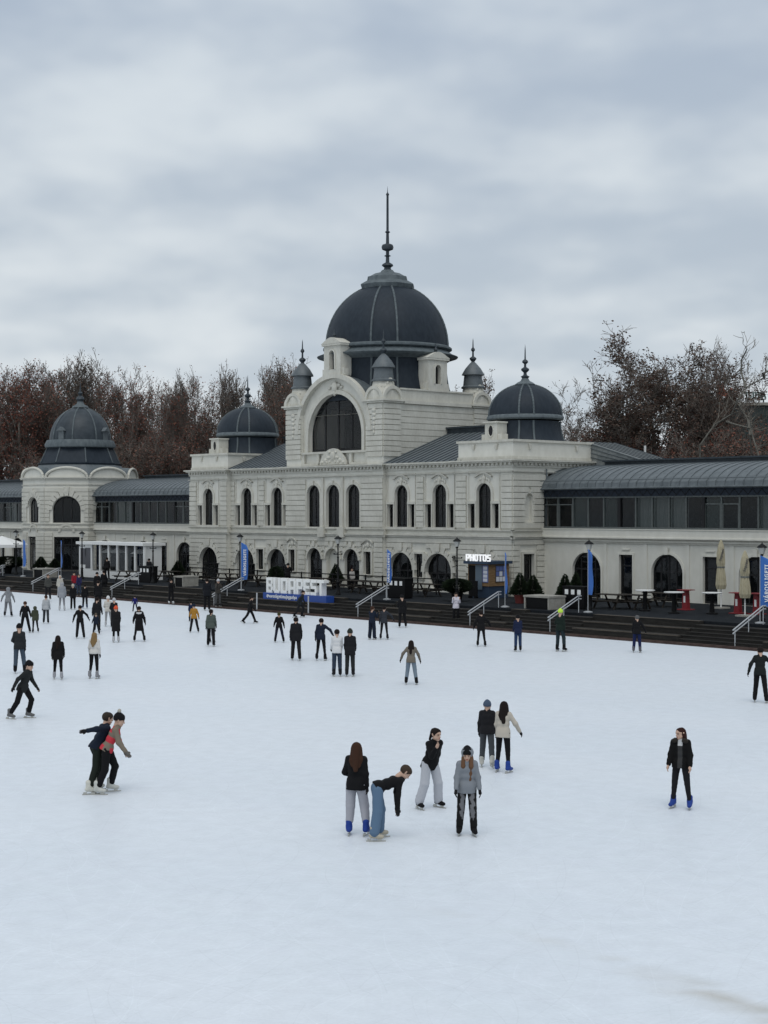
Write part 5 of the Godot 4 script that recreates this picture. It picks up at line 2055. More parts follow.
func make_kiosk() -> void:
	var z := -6.2
	var xa := on_plane(79, z)
	var xb := on_plane(144, z)
	var K := thing("glazed_kiosk", "long white-framed glazed kiosk with flat roof before the gallery wing", "kiosk", Vector3(xa, TY, z))
	var L := xb - xa
	var d := 1.7
	var h := 2.62
	var rf := MB.new()
	rf.bx(-0.15, h, -d - 0.15, L + 0.15, h + 0.22, 0.2)
	put("roof", rf.mesh(), M.white_paint, K)
	var fl := MB.new()
	fl.bx(0, 0, -d, L, 0.55, 0)
	put("base_wall", fl.mesh(), M.white_paint, K)
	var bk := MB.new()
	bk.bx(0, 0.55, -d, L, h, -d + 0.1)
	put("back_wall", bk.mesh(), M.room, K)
	var pl := MB.new()
	pl.bx(0, 0.55, -0.12, 1.9, h, 0.0)
	var pan := put("panel", pl.mesh(), M.white_paint, K)
	for q in [[0.25, 0.85, 1.5, 2.3], [1.0, 0.8, 1.2, 2.35]]:
		var g := MB.new()
		g.bx(q[0], q[2] - 0.5, 0.0, q[0] + q[1], q[3], 0.012)
		put("notice", g.mesh(), M.print_dark, pan)
	var n := 6
	for i in n + 1:
		var p := MB.new()
		p.bx(-0.09, 0.55, -0.14, 0.09, h, 0.02)
		put("post", p.mesh(), M.white_paint, K, Vector3(1.9 + (L - 1.9) * i / n, 0, 0))
	var pw := (L - 1.9) / n
	for i in n:
		var g := MB.new()
		g.quad(Vector3(0.09, 0.55, -0.06), Vector3(0.09, h, -0.06), Vector3(pw - 0.09, h, -0.06), Vector3(pw - 0.09, 0.55, -0.06))
		put("pane", g.mesh(), M.glass, K, Vector3(1.9 + pw * i, 0, 0))
	var sd := MB.new()
	sd.bx(L - 0.1, 0.55, -d, L, h, -0.12)
	put("end_wall", sd.mesh(), M.white_paint, K)
	# added parasol solids behind the glass imitate parasols reflected in it
	for q in [3.2, 4.3, 7.6]:
		var U := thing("table_parasol", "white parasol shape added for a reflection in kiosk glass, " + ("next to the notice panel" if q < 4.0 else ("second from the notice panel" if q < 5.0 else "farthest from the notice panel")), "parasol", Vector3(xa + q, TY + 0.55, z - 0.85), 0.0, "parasol shapes added as kiosk glass reflections")
		var c := MB.new()
		c.lathe(Vector3.ZERO, [Vector2(0.75, 1.45), Vector2(0.02, 1.8), Vector2(0.0, 1.82)], 8, 0, TAU, true)
		put("canopy", c.mesh(), M.white_letter, U)
		var p := MB.new()
		p.tube(Vector3.ZERO, Vector3(0, 1.7, 0), 0.02, 0.02, 6)
		put("pole", p.mesh(), M.white_letter, U)

func make_props() -> void:
	make_handrails()
	make_lamps()
	make_flags()
	make_letters()
	make_booth()
	make_plants()
	make_umbrellas()
	make_furniture()
	make_kiosk()

# ================================================================ trees
class Tree3:
	var wood := MB.new()
	var twig := MB.new()
	var tips: Array = []          # [point, direction]
	var r := RandomNumberGenerator.new()
	var up_pull := 0.25
	var kids := [9, 7, 6, 3]
	var spread := 0.75
	var bare := false

	func grow(p: Vector3, dir: Vector3, length: float, rad: float, level: int) -> void:
		var segs: int = [8, 6, 4, 3, 2][level]
		var sides: int = [8, 5, 4, 3, 3][level]
		var pts := [p]
		var d := dir
		var r0 := rad
		var step := length / segs
		var taper := 0.86 if level == 0 else 0.78
		for i in segs:
			var wob: float = [0.06, 0.16, 0.22, 0.3, 0.35][level]
			d = (d + Vector3(r.randfn(0, wob), r.randfn(0, wob * 0.6) + up_pull * (0.12 if level == 0 else 0.3), r.randfn(0, wob))).normalized()
			var q: Vector3 = pts[-1] + d * step
			var r1 := r0 * taper
			(wood if level <= 1 else twig).tube(pts[-1], q, r0, r1, sides, false)
			pts.append(q)
			r0 = r1
			if level >= 2:
				tips.append([q, d])
		if level >= kids.size():
			return
		var n: int = kids[level]
		for k in n:
			var t: float = r.randf_range(0.38, 1.0) if level == 0 else r.randf_range(0.2, 1.0)
			var fi := t * segs
			var i0 := mini(int(fi), segs - 1)
			var at: Vector3 = pts[i0].lerp(pts[i0 + 1], fi - i0)
			var ax: Vector3 = (pts[i0 + 1] - pts[i0]).normalized()
			var side := ax.cross(Vector3(r.randf() - 0.5, r.randf() - 0.5, r.randf() - 0.5)).normalized()
			var ang := r.randf_range(0.45, 1.0) * spread
			var cd := (ax * cos(ang) + side * sin(ang)).normalized()
			var cl: float = length * [0.5, 0.5, 0.45, 0.5][level] * r.randf_range(0.7, 1.15) * (1.15 - 0.45 * t if level == 0 else 1.0)
			var cr: float = maxf(rad * pow(taper, fi) * [0.5, 0.6, 0.6, 0.75][level], 0.02)
			grow(at, cd, cl, cr, level + 1)

func leaf_cloud(T: Tree3, count: int, size: float, cols: Array, jitter: float, sd: int, share: float) -> ArrayMesh:
	var r := RandomNumberGenerator.new()
	r.seed = sd
	var v := PackedVector3Array()
	var n := PackedVector3Array()
	var c := PackedColorArray()
	# leaves hang on in tufts: some twigs keep many, some none
	var keep := []
	for t in T.tips:
		if r.randf() < share:
			keep.append(t)
	if keep.is_empty():
		keep = T.tips
	for i in count:
		var t: Array = keep[r.randi() % keep.size()]
		var p: Vector3 = t[0] + Vector3(r.randfn(0, jitter), r.randfn(0, jitter) - 0.06, r.randfn(0, jitter))
		var nn := Vector3(r.randfn(), r.randfn(), r.randfn()).normalized()
		var u := nn.cross(Vector3(0.3, 1, 0.2)).normalized()
		var w := nn.cross(u)
		var s := size * r.randf_range(0.55, 1.2)
		u *= s * 0.5
		w *= s * 0.38
		var cc: Color = cols[r.randi() % cols.size()]
		cc = cc * r.randf_range(0.7, 1.3)
		cc.a = 1.0
		v.append_array(PackedVector3Array([p - u, p + w, p + u, p - u, p + u, p - w]))
		n.append_array(PackedVector3Array([nn, nn, nn, nn, nn, nn]))
		c.append_array(PackedColorArray([cc, cc, cc, cc, cc, cc]))
	var arr := []
	arr.resize(Mesh.ARRAY_MAX)
	arr[Mesh.ARRAY_VERTEX] = v
	arr[Mesh.ARRAY_NORMAL] = n
	arr[Mesh.ARRAY_COLOR] = c
	var m := ArrayMesh.new()
	m.add_surface_from_arrays(Mesh.PRIMITIVE_TRIANGLES, arr)
	return m

var tree_kinds := []
func make_tree_kinds() -> void:
	nmat("bark", Color(0.13, 0.117, 0.1), Color(0.32, 0.295, 0.255), Vector3(0.8, 0.2, 0.8), 0.95, 0.2, 0.03, 4, 81)
	nmat("bark_pale", Color(0.085, 0.08, 0.07), Color(0.2, 0.19, 0.165), Vector3(0.7, 0.25, 0.7), 0.9, 0.2, 0.03, 4, 82)
	mat("twigs", Color(0.17, 0.148, 0.13), 0.95, 0.2)
	var lv := mat("dry_leaves", Color(1, 1, 1), 0.9, 0.2)
	lv.vertex_color_use_as_albedo = true
	var rust := [Color(0.166, 0.067, 0.050), Color(0.207, 0.087, 0.064), Color(0.135, 0.056, 0.044), Color(0.238, 0.114, 0.081)]
	var brown := [Color(0.098, 0.065, 0.054), Color(0.122, 0.083, 0.066), Color(0.079, 0.052, 0.044), Color(0.159, 0.11, 0.083)]
	# [upward pull, spread, children per level, leaves, leaf size, colours, jitter, trunk radius]
	var specs := [
		[0.55, 0.62, [11, 9, 7, 3], 5000, 0.18, rust, 0.26, 0.34, 0.4],
		[0.75, 0.48, [13, 9, 7, 3], 3900, 0.17, rust, 0.24, 0.3, 0.35],
		[0.8, 0.42, [13, 9, 7, 4], 2600, 0.17, brown, 0.2, 0.28, 0.35],
		[0.35, 0.85, [10, 9, 8, 3], 7200, 0.18, brown, 0.17, 0.4, 0.11],
		[0.35, 0.8, [9, 9, 7, 3], 500, 0.14, brown, 0.2, 0.26, 0.4],
		[0.55, 0.65, [11, 9, 7, 3], 4500, 0.18, rust + brown, 0.26, 0.32, 0.35],
	]
	for i in specs.size():
		var s: Array = specs[i]
		var T := Tree3.new()
		T.r.seed = 300 + i
		T.up_pull = s[0]
		T.spread = s[1]
		T.kids = s[2]
		T.grow(Vector3(0, -0.3, 0), Vector3(0, 1, 0), 13.0, s[7], 0)
		var top := 0.0
		for t in T.tips:
			top = maxf(top, t[0].y)
		tree_kinds.append({"wood": T.wood.mesh(), "twig": T.twig.mesh(), "leaf": leaf_cloud(T, s[3], s[4], s[5], s[6], 500 + i, s[8]), "top": top})

func tree_at(px: float, top_y: float, z: float, kind: int, wide: float, called: String, label: String, bark := "bark", group := "trees behind the hall") -> void:
	var r := ray(px)
	var t := (z - CAM.z) / r.z
	var ht := CAM.y + (HORIZON - top_y) * t / FOC + 0.35
	var k: Dictionary = tree_kinds[kind]
	var s: float = ht / k.top
	var T := thing(called, label, "tree", Vector3(on_plane(px, z), -0.35, z), px * 1.7 + z, group)
	var sc := Vector3(s * wide, s, s * wide)
	for q in [["trunk", k.wood, M[bark]], ["branches", k.twig, M.twigs if bark == "bark" else M[bark]], ["crown", k.leaf, M.dry_leaves]]:
		var o := put(q[0], q[1], q[2], T)
		o.scale = sc
		if q[0] != "trunk":
			o.set_meta("kind", "stuff")

func make_trees() -> void:
	make_tree_kinds()
	var rows := [
		# px, top y, z, kind, width, what it looks like
		[-14.0, 366.0, -30.0, 0, 1.0, "rust-brown tree rising over the far end of the gallery"],
		[20.0, 362.0, -33.0, 0, 0.95, "dense rust-leaved tree just behind the pavilion dome"],
		[48.0, 356.0, -41.0, 1, 1.1, "tall rust-leaved tree behind the pavilion dome and another tree"],
		[62.0, 362.0, -36.0, 5, 1.0, "red-brown tree behind the pavilion finial"],
		[94.0, 349.0, -44.0, 2, 1.05, "tall tree with bare upright twigs beside the pavilion dome"],
		[118.0, 362.0, -34.0, 1, 0.9, "upright rust-leaved tree behind the gallery roof near the pavilion"],
		[-2.0, 372.0, -52.0, 5, 1.2, "brown tree in the second row at the end of the gallery"],
		[36.0, 372.0, -60.0, 0, 1.2, "wide rust-brown tree deep behind the pavilion"],
		[80.0, 368.0, -58.0, 5, 1.2, "brown tree deep behind the pavilion dome"],
		[128.0, 374.0, -62.0, 0, 1.2, "rust-brown tree deep behind the gallery roof"],
		[142.0, 372.0, -36.0, 1, 0.75, "slim upright tree behind the middle of the gallery roof"],
		[160.0, 380.0, -40.0, 2, 0.8, "slim half-bare tree behind the gallery roof"],
		[178.0, 372.0, -35.0, 1, 0.85, "rust-leaved upright tree close to the small dome"],
		[196.0, 366.0, -42.0, 2, 0.8, "tall thin tree with bare tips beside the small dome"],
		[212.0, 376.0, -38.0, 5, 0.8, "brown tree half behind the small dome"],
		[168.0, 388.0, -66.0, 0, 1.1, "dark rust tree deep behind the gallery roof near the hall"],
		[205.0, 388.0, -66.0, 5, 1.1, "dark brown tree deep behind the small dome"],
		[236.0, 358.0, -30.0, 2, 0.8, "thin-leaved tree rising over the small dome"],
		[262.0, 354.0, -33.0, 2, 0.8, "tall thin tree between the small dome and the great arch"],
		[282.0, 360.0, -31.0, 5, 0.75, "brown tree beside the lantern turret of the tower"],
		[304.0, 353.0, -38.0, 2, 0.85, "thin-leaved tree behind the tower's lantern turret"],
		[250.0, 388.0, -58.0, 5, 1.1, "brown tree deep behind the small dome and the tower"],
		[474.0, 372.0, -36.0, 3, 0.8, "brown tree peeping out beside the great dome"],
		[497.0, 392.0, -44.0, 4, 0.9, "bare tree between the great dome and the small dome"],
		[571.0, 376.0, -33.0, 4, 1.0, "bare fine-twigged tree beside the small dome over the wing"],
		[600.0, 372.0, -40.0, 4, 1.0, "bare grey tree under the big brown plane tree"],
		[612.0, 340.0, -30.0, 3, 1.1, "plane tree with brown leaf tufts over the hip roof"],
		[655.0, 322.0, -32.0, 3, 1.25, "big plane tree with brown leaf tufts, tallest behind the wing"],
		[692.0, 338.0, -34.0, 3, 1.0, "plane tree with brown leaves before the glass office block"],
		[706.0, 346.0, -33.0, 3, 0.7, "narrow tufted tree right before the dark roof letters"],
		[716.0, 336.0, -37.0, 4, 0.75, "steep-limbed tree with few leaves before the glass office block"],
		[628.0, 392.0, -55.0, 5, 1.3, "low dark brown tree deep behind the wing roof"],
		[668.0, 398.0, -58.0, 0, 1.3, "low rust-brown tree deep behind the wing roof"],
		[592.0, 408.0, -60.0, 5, 1.3, "low dark tree deep behind the small dome over the wing"],
		[704.0, 420.0, -56.0, 5, 1.2, "low dark brown tree before the foot of the office block"],
		[748.0, 428.0, -58.0, 5, 1.2, "low dark brown tree under the green roof sign"],
		[560.0, 416.0, -64.0, 5, 1.2, "dark brown tree low behind the small dome of the hall"],
		[786.0, 420.0, -50.0, 0, 1.2, "rust-brown tree at the far end of the wing roof"],
	]
	# lower trees and tall shrubs that close the view under the crowns
	var lowpx := [-20, 6, 30, 130, 150, 168, 186, 236, 262, 284, 480, 500, 565, 585, 606, 626, 646, 668, 690, 712, 736, 760]
	var lowlab := ["behind the gallery end", "behind the far gallery roof", "close behind the pavilion", "beside the pavilion dome", "over the middle of the gallery roof", "behind the gallery roof ridge", "close to the small dome", "behind the small dome", "between small dome and tower", "at the side of the tower", "behind the tower roof", "between the two right-hand domes", "behind the dome over the wing", "above the hip roof", "over the seam of hip roof and wing", "beside the blue sign board", "under the tallest plane tree", "behind the wing roof, under tufted crowns", "at the foot of the office block", "before the office windows", "under the leaning pale limbs", "at the end of the wing roof"]
	for i in lowpx.size():
		rows.append([float(lowpx[i]), 424.0 + 9.0 * (i % 3), -27.0 - 4.0 * (i % 2), [5, 0, 5, 3][i % 4], 1.5, "low dry-leaved shrub tree " + lowlab[i].replace("right-hand ", "")])
	for q in rows:
		tree_at(q[0], q[1], q[2], q[3], q[4], "plane_tree" if q[3] in [3, 4] else "park_tree", q[5])
	# pale-limbed leaning tree at the end of the wing, built limb by limb
	var z := -22.0
	var T := thing("leaning_tree", "bare tree with long pale limbs leaning over the wing roof", "tree", Vector3(on_plane(770, z), -0.35, z), 0.0, "trees behind the hall")
	var K := Tree3.new()
	K.r.seed = 77
	K.up_pull = 0.25
	K.spread = 0.7
	var at := func(px: float, py: float) -> Vector3:
		var rr := ray(px)
		var t := (z - CAM.z) / rr.z
		var p := CAM + rr * t
		return Vector3(p.x - T.position.x, CAM.y + (HORIZON - py) * t / FOC + 0.35, p.z - T.position.z)
	var limbs := [
		[[772, 520], [768, 470], [760, 440], [752, 420], [742, 405]],
		[[700, 470], [706, 446], [716, 425], [728, 415], [740, 400], [745, 388], [757, 378], [770, 366]],
		[[745, 388], [743, 372], [743, 360], [746, 350]],
		[[722, 422], [735, 424], [748, 429]],
		[[752, 420], [748, 436], [750, 455], [752, 500]],
		[[757, 378], [768, 374], [780, 368]],
	]
	for L in limbs:
		for i in L.size() - 1:
			var a: Vector3 = at.call(L[i][0], L[i][1]) + Vector3(sin(L[i][0] * 0.7), 0, cos(L[i][0] * 0.9)) * 0.35
			var b: Vector3 = at.call(L[i + 1][0], L[i + 1][1]) + Vector3(sin(L[i + 1][0] * 0.7), 0, cos(L[i + 1][0] * 0.9)) * 0.35
			var ra := lerpf(0.075, 0.03, float(i) / (L.size() - 1))
			K.wood.tube(a, b, ra, ra * 0.85, 6, false)
			if i > 0:
				K.grow(b, (b - a).normalized(), 1.8, 0.02, 3)
				K.grow(b.lerp(a, 0.5), ((b - a).normalized() + Vector3(0.4, 0.5, -0.4)).normalized(), 1.3, 0.015, 3)
	# its stem down to the ground
	K.wood.tube(Vector3(0, 0, 0), at.call(772, 520), 0.13, 0.08, 8, false)
	K.wood.tube(Vector3(-1.2, 0, 0.2), at.call(752, 500), 0.1, 0.05, 8, false)
	K.wood.tube(at.call(700, 470) - Vector3(0, 8, 0), at.call(700, 470), 0.13, 0.08, 8, false)
	put("trunk", K.wood.mesh(), M.bark_pale, T)
	var tw := put("branches", K.twig.mesh(), M.bark, T)
	tw.set_meta("kind", "stuff")

# ================================================================ the office block far behind
func make_office() -> void:
	var dist := 255.0
	var u0 := (704.0 - 384.0) / FOC
	var c := CAM + FWD * dist + RGT * (u0 * dist)
	var ang := atan2(-FWD.x, -FWD.z)
	var O := thing("office_block", "far glass office block with roof signs beyond the trees", "building", Vector3(c.x, -0.35, c.z), ang)
	nmat("office_wall", Color(0.022, 0.03, 0.03), Color(0.04, 0.05, 0.048), Vector3(0.1, 0.1, 0.1), 0.6, 0.4, 0.02, 3, 91)
	mat("office_glass", Color(0.025, 0.04, 0.04), 0.25, 0.35)
	var h := CAM.y + (HORIZON - 406.0) * dist / FOC + 0.35
	var w := 30.0
	var m := MB.new()
	m.bx(0, 0, -14, w, h, 0)
	put("wall", m.mesh(), M.office_wall, O)
	var rf := MB.new()
	rf.bx(-0.3, h, -14.3, w + 0.3, h + 0.5, 0.3)
	put("roof_edge", rf.mesh(), M.concrete, O)
	var pm := MB.new()
	pm.bx(0, 0, 0, 1.5, 2.5, 0.08)
	var pane := pm.mesh()
	for j in 6:
		for i in 15:
			put("window", pane, M.office_glass, O, Vector3(0.3 + i * 2.0, 1.4 + j * 3.6, 0))
	# roof signs
	var orange := mat("sign_orange", Color(0.42, 0.09, 0.035), 0.6)
	var navy := mat("sign_dark", Color(0.035, 0.05, 0.05), 0.6)
	var green := mat("sign_green", Color(0.09, 0.14, 0.13), 0.6)
	var S := thing("roof_sign", "roof sign with dark letters and an orange beast emblem on the office block", "sign", O.position + O.basis * Vector3(-0.2, h + 0.5, -1.0), ang)
	for i in 3:
		var g := put("letter", text_mesh("ING"[i], 1.9, 0.4), navy, S)
		g.position = Vector3(-2.0 + i * 1.6, 1.55, 0)
	var pts := PackedVector2Array([Vector2(2.6, 0.5), Vector2(3.2, 0.5), Vector2(3.3, 1.2), Vector2(3.9, 1.1), Vector2(4.0, 0.5), Vector2(4.7, 0.5), Vector2(4.8, 1.5), Vector2(5.1, 2.4), Vector2(4.8, 2.5), Vector2(4.5, 1.8), Vector2(4.0, 1.9), Vector2(3.7, 2.6), Vector2(3.5, 3.2), Vector2(2.9, 3.2), Vector2(2.6, 2.7), Vector2(2.8, 2.2), Vector2(2.5, 1.5)])
	var em := MB.new()
	em.prism(pts, -0.2, 0.2)
	put("emblem", em.mesh(), orange, S)
	var fr := MB.new()
	fr.bx(-3.8, 0, -0.3, 5.3, 0.5, 0.3)
	put("rack", fr.mesh(), navy, S)
	var S2 := thing("roof_sign", "long grey-green lettered roof sign on the office block", "sign", O.position + O.basis * Vector3(7.0, h + 0.5, -1.0), ang)
	for i in 6:
		var g := put("letter", text_mesh("ISTERA"[i], 1.4, 0.4), green, S2)
		g.position = Vector3(i * 0.56 + 0.3, 1.25, 0)
		g.scale = Vector3(0.75, 0.75, 1)
	var f2 := MB.new()
	f2.bx(0.0, 0.55, -0.2, 3.5, 0.7, 0.2)
	f2.bx(0.4, 0, -0.15, 0.6, 0.56, 0.15)
	f2.bx(3.0, 0, -0.15, 3.2, 0.56, 0.15)
	put("rack", f2.mesh(), navy, S2)
	# blue sign board on a white post behind the wing
	var zz := -22.0
	var B := thing("sign_board", "small blue board on a white post behind the hip roof", "sign", Vector3(on_plane(642, zz), -0.35, zz))
	var pt := MB.new()
	pt.tube(Vector3(0.25, 0, 0), Vector3(0.25, 10.9, 0), 0.08, 0.08, 6)
	put("post", pt.mesh(), M.white_paint, B)
	var bd := MB.new()
	bd.bx(-0.45, 9.9, -0.05, 0.15, 10.5, 0.05)
	bd.bx(0.14, 10.1, -0.02, 0.25, 10.2, 0.02)
	put("board", bd.mesh(), M.blue_sheet, B)

# ================================================================ people
# A field of tapered capsules joined by a smooth minimum, meshed as surface nets.
# bones: [a, b, ra, rb, flatten_z]; cuts: [normal, d] keep where n.p <= d
func sdf(bones: Array, cell: float, k: float, cuts := []) -> Dictionary:
	var lo := Vector3(1e9, 1e9, 1e9)
	var hi := -lo
	for b in bones:
		var rr: float = maxf(b[2], b[3]) + cell * 3
		var e := Vector3(rr, rr, rr)
		lo = lo.min(b[0] - e).min(b[1] - e)
		hi = hi.max(b[0] + e).max(b[1] + e)
	var nx := int((hi.x - lo.x) / cell) + 2
	var ny := int((hi.y - lo.y) / cell) + 2
	var nz := int((hi.z - lo.z) / cell) + 2
	var f := PackedFloat32Array()
	f.resize(nx * ny * nz)
	f.fill(9.0)
	var sy := nx
	var sz := nx * ny
	var k4 := 0.25 / k
	for b in bones:
		var a: Vector3 = b[0]
		var c: Vector3 = b[1]
		var ra: float = b[2]
		var rb: float = b[3]
		var fz: float = b[4] if b.size() > 4 else 1.0
		var ba := c - a
		ba.z *= fz
		var l2 := maxf(ba.length_squared(), 1e-8)
		var m: float = maxf(ra, rb) + k + cell * 1.5
		var p0 := a.min(c) - Vector3(m, m, m) - lo
		var p1 := a.max(c) + Vector3(m, m, m) - lo
		var i0 := maxi(0, int(p0.x / cell))
		var i1 := mini(nx - 1, int(p1.x / cell) + 1)
		var j0 := maxi(0, int(p0.y / cell))
		var j1 := mini(ny - 1, int(p1.y / cell) + 1)
		var k0 := maxi(0, int(p0.z / cell))
		var k1 := mini(nz - 1, int(p1.z / cell) + 1)
		for kk in range(k0, k1 + 1):
			var pz := (lo.z + kk * cell - a.z) * fz
			for j in range(j0, j1 + 1):
				var py := lo.y + j * cell - a.y
				var at := kk * sz + j * sy
				for i in range(i0, i1 + 1):
					var px := lo.x + i * cell - a.x
					var t := clampf((px * ba.x + py * ba.y + pz * ba.z) / l2, 0.0, 1.0)
					var dx := px - ba.x * t
					var dy := py - ba.y * t
					var dz := pz - ba.z * t
					var d := sqrt(dx * dx + dy * dy + dz * dz) - (ra + (rb - ra) * t)
					var o := f[at + i]
					var h := k - absf(o - d)
					f[at + i] = minf(o, d) - (h * h * k4 if h > 0.0 else 0.0)
	for c in cuts:
		var n: Vector3 = c[0]
		for kk in nz:
			for j in ny:
				var at := kk * sz + j * sy
				var base: float = n.y * (lo.y + j * cell) + n.z * (lo.z + kk * cell) - c[1]
				for i in nx:
					if f[at + i] < 0.2:
						var g: float = base + n.x * (lo.x + i * cell)
						if g > f[at + i]:
							f[at + i] = g
	# surface nets
	var vid := PackedInt32Array()
	vid.resize(nx * ny * nz)
	vid.fill(-1)
	var vs := PackedVector3Array()
	for kk in nz - 1:
		for j in ny - 1:
			var at := kk * sz + j * sy
			for i in nx - 1:
				var q := at + i
				var v0 := f[q]
				var v1 := f[q + 1]
				var v2 := f[q + sy]
				var v3 := f[q + sy + 1]
				var v4 := f[q + sz]
				var v5 := f[q + sz + 1]
				var v6 := f[q + sz + sy]
				var v7 := f[q + sz + sy + 1]
				var mn := minf(minf(minf(v0, v1), minf(v2, v3)), minf(minf(v4, v5), minf(v6, v7)))
				if mn >= 0.0:
					continue
				var mx := maxf(maxf(maxf(v0, v1), maxf(v2, v3)), maxf(maxf(v4, v5), maxf(v6, v7)))
				if mx < 0.0:
					continue
				var s := Vector3.ZERO
				var cnt := 0
				if (v0 < 0.0) != (v1 < 0.0): s += Vector3(v0 / (v0 - v1), 0, 0); cnt += 1
				if (v2 < 0.0) != (v3 < 0.0): s += Vector3(v2 / (v2 - v3), 1, 0); cnt += 1
				if (v4 < 0.0) != (v5 < 0.0): s += Vector3(v4 / (v4 - v5), 0, 1); cnt += 1
				if (v6 < 0.0) != (v7 < 0.0): s += Vector3(v6 / (v6 - v7), 1, 1); cnt += 1
				if (v0 < 0.0) != (v2 < 0.0): s += Vector3(0, v0 / (v0 - v2), 0); cnt += 1
				if (v1 < 0.0) != (v3 < 0.0): s += Vector3(1, v1 / (v1 - v3), 0); cnt += 1
				if (v4 < 0.0) != (v6 < 0.0): s += Vector3(0, v4 / (v4 - v6), 1); cnt += 1
				if (v5 < 0.0) != (v7 < 0.0): s += Vector3(1, v5 / (v5 - v7), 1); cnt += 1
				if (v0 < 0.0) != (v4 < 0.0): s += Vector3(0, 0, v0 / (v0 - v4)); cnt += 1
				if (v1 < 0.0) != (v5 < 0.0): s += Vector3(1, 0, v1 / (v1 - v5)); cnt += 1
				if (v2 < 0.0) != (v6 < 0.0): s += Vector3(0, 1, v2 / (v2 - v6)); cnt += 1
				if (v3 < 0.0) != (v7 < 0.0): s += Vector3(1, 1, v3 / (v3 - v7)); cnt += 1
				vid[q] = vs.size()
				vs.append(lo + (Vector3(i, j, kk) + s / cnt) * cell)
	var idx := PackedInt32Array()
	var steps := [[1, sy, sz], [sy, sz, 1], [sz, 1, sy]]
	for kk in range(1, nz - 1):
		for j in range(1, ny - 1):
			var at := kk * sz + j * sy
			for i in range(1, nx - 1):
				var q := at + i
				if vid[q] < 0:
					continue
				var neg := f[q] < 0.0
				for st in steps:
					if neg == (f[q + st[0]] < 0.0):
						continue
					var a := vid[q]
					var b := vid[q - st[1]]
					var c := vid[q - st[1] - st[2]]
					var d := vid[q - st[2]]
					if b < 0 or c < 0 or d < 0:
						continue
					if neg:
						idx.append_array(PackedInt32Array([a, c, b, a, d, c]))
					else:
						idx.append_array(PackedInt32Array([a, b, c, a, c, d]))
	var nr := PackedVector3Array()
	nr.resize(vs.size())
	for e in range(0, idx.size(), 3):
		var n := (vs[idx[e + 2]] - vs[idx[e]]).cross(vs[idx[e + 1]] - vs[idx[e]])
		nr[idx[e]] += n
		nr[idx[e + 1]] += n
		nr[idx[e + 2]] += n
	for e in nr.size():
		nr[e] = nr[e].normalized()
	return {"v": vs, "n": nr, "i": idx}

func solid(parts: Array, paint = null) -> ArrayMesh:    # parts: [dictionary from sdf, transform, colour]
	var v := PackedVector3Array()
	var n := PackedVector3Array()
	var c := PackedColorArray()
	var ix := PackedInt32Array()
	for p in parts:
		var d: Dictionary = p[0]
		var t: Transform3D = p[1]
		var off := v.size()
		var flip := t.basis.determinant() < 0.0
		for e in d.v.size():
			v.append(t * d.v[e])
			n.append((t.basis * d.n[e]).normalized())
			if d.has("c"):
				c.append(d.c[e] * p[2])
			elif paint != null:
				c.append(paint.call(d.v[e], d.n[e]))
			else:
				c.append(p[2])
		for e in range(0, d.i.size(), 3):
			if flip:
				ix.append_array(PackedInt32Array([off + d.i[e], off + d.i[e + 2], off + d.i[e + 1]]))
			else:
				ix.append_array(PackedInt32Array([off + d.i[e], off + d.i[e + 1], off + d.i[e + 2]]))
	var arr := []
	arr.resize(Mesh.ARRAY_MAX)
	arr[Mesh.ARRAY_VERTEX] = v
	arr[Mesh.ARRAY_NORMAL] = n
	arr[Mesh.ARRAY_COLOR] = c
	arr[Mesh.ARRAY_INDEX] = ix
	var m := ArrayMesh.new()
	m.add_surface_from_arrays(Mesh.PRIMITIVE_TRIANGLES, arr)
	return m

var head_d := {}
var hand_d := {}
var boot_m: ArrayMesh
var blade_m: ArrayMesh
const V3 := Vector3.ZERO

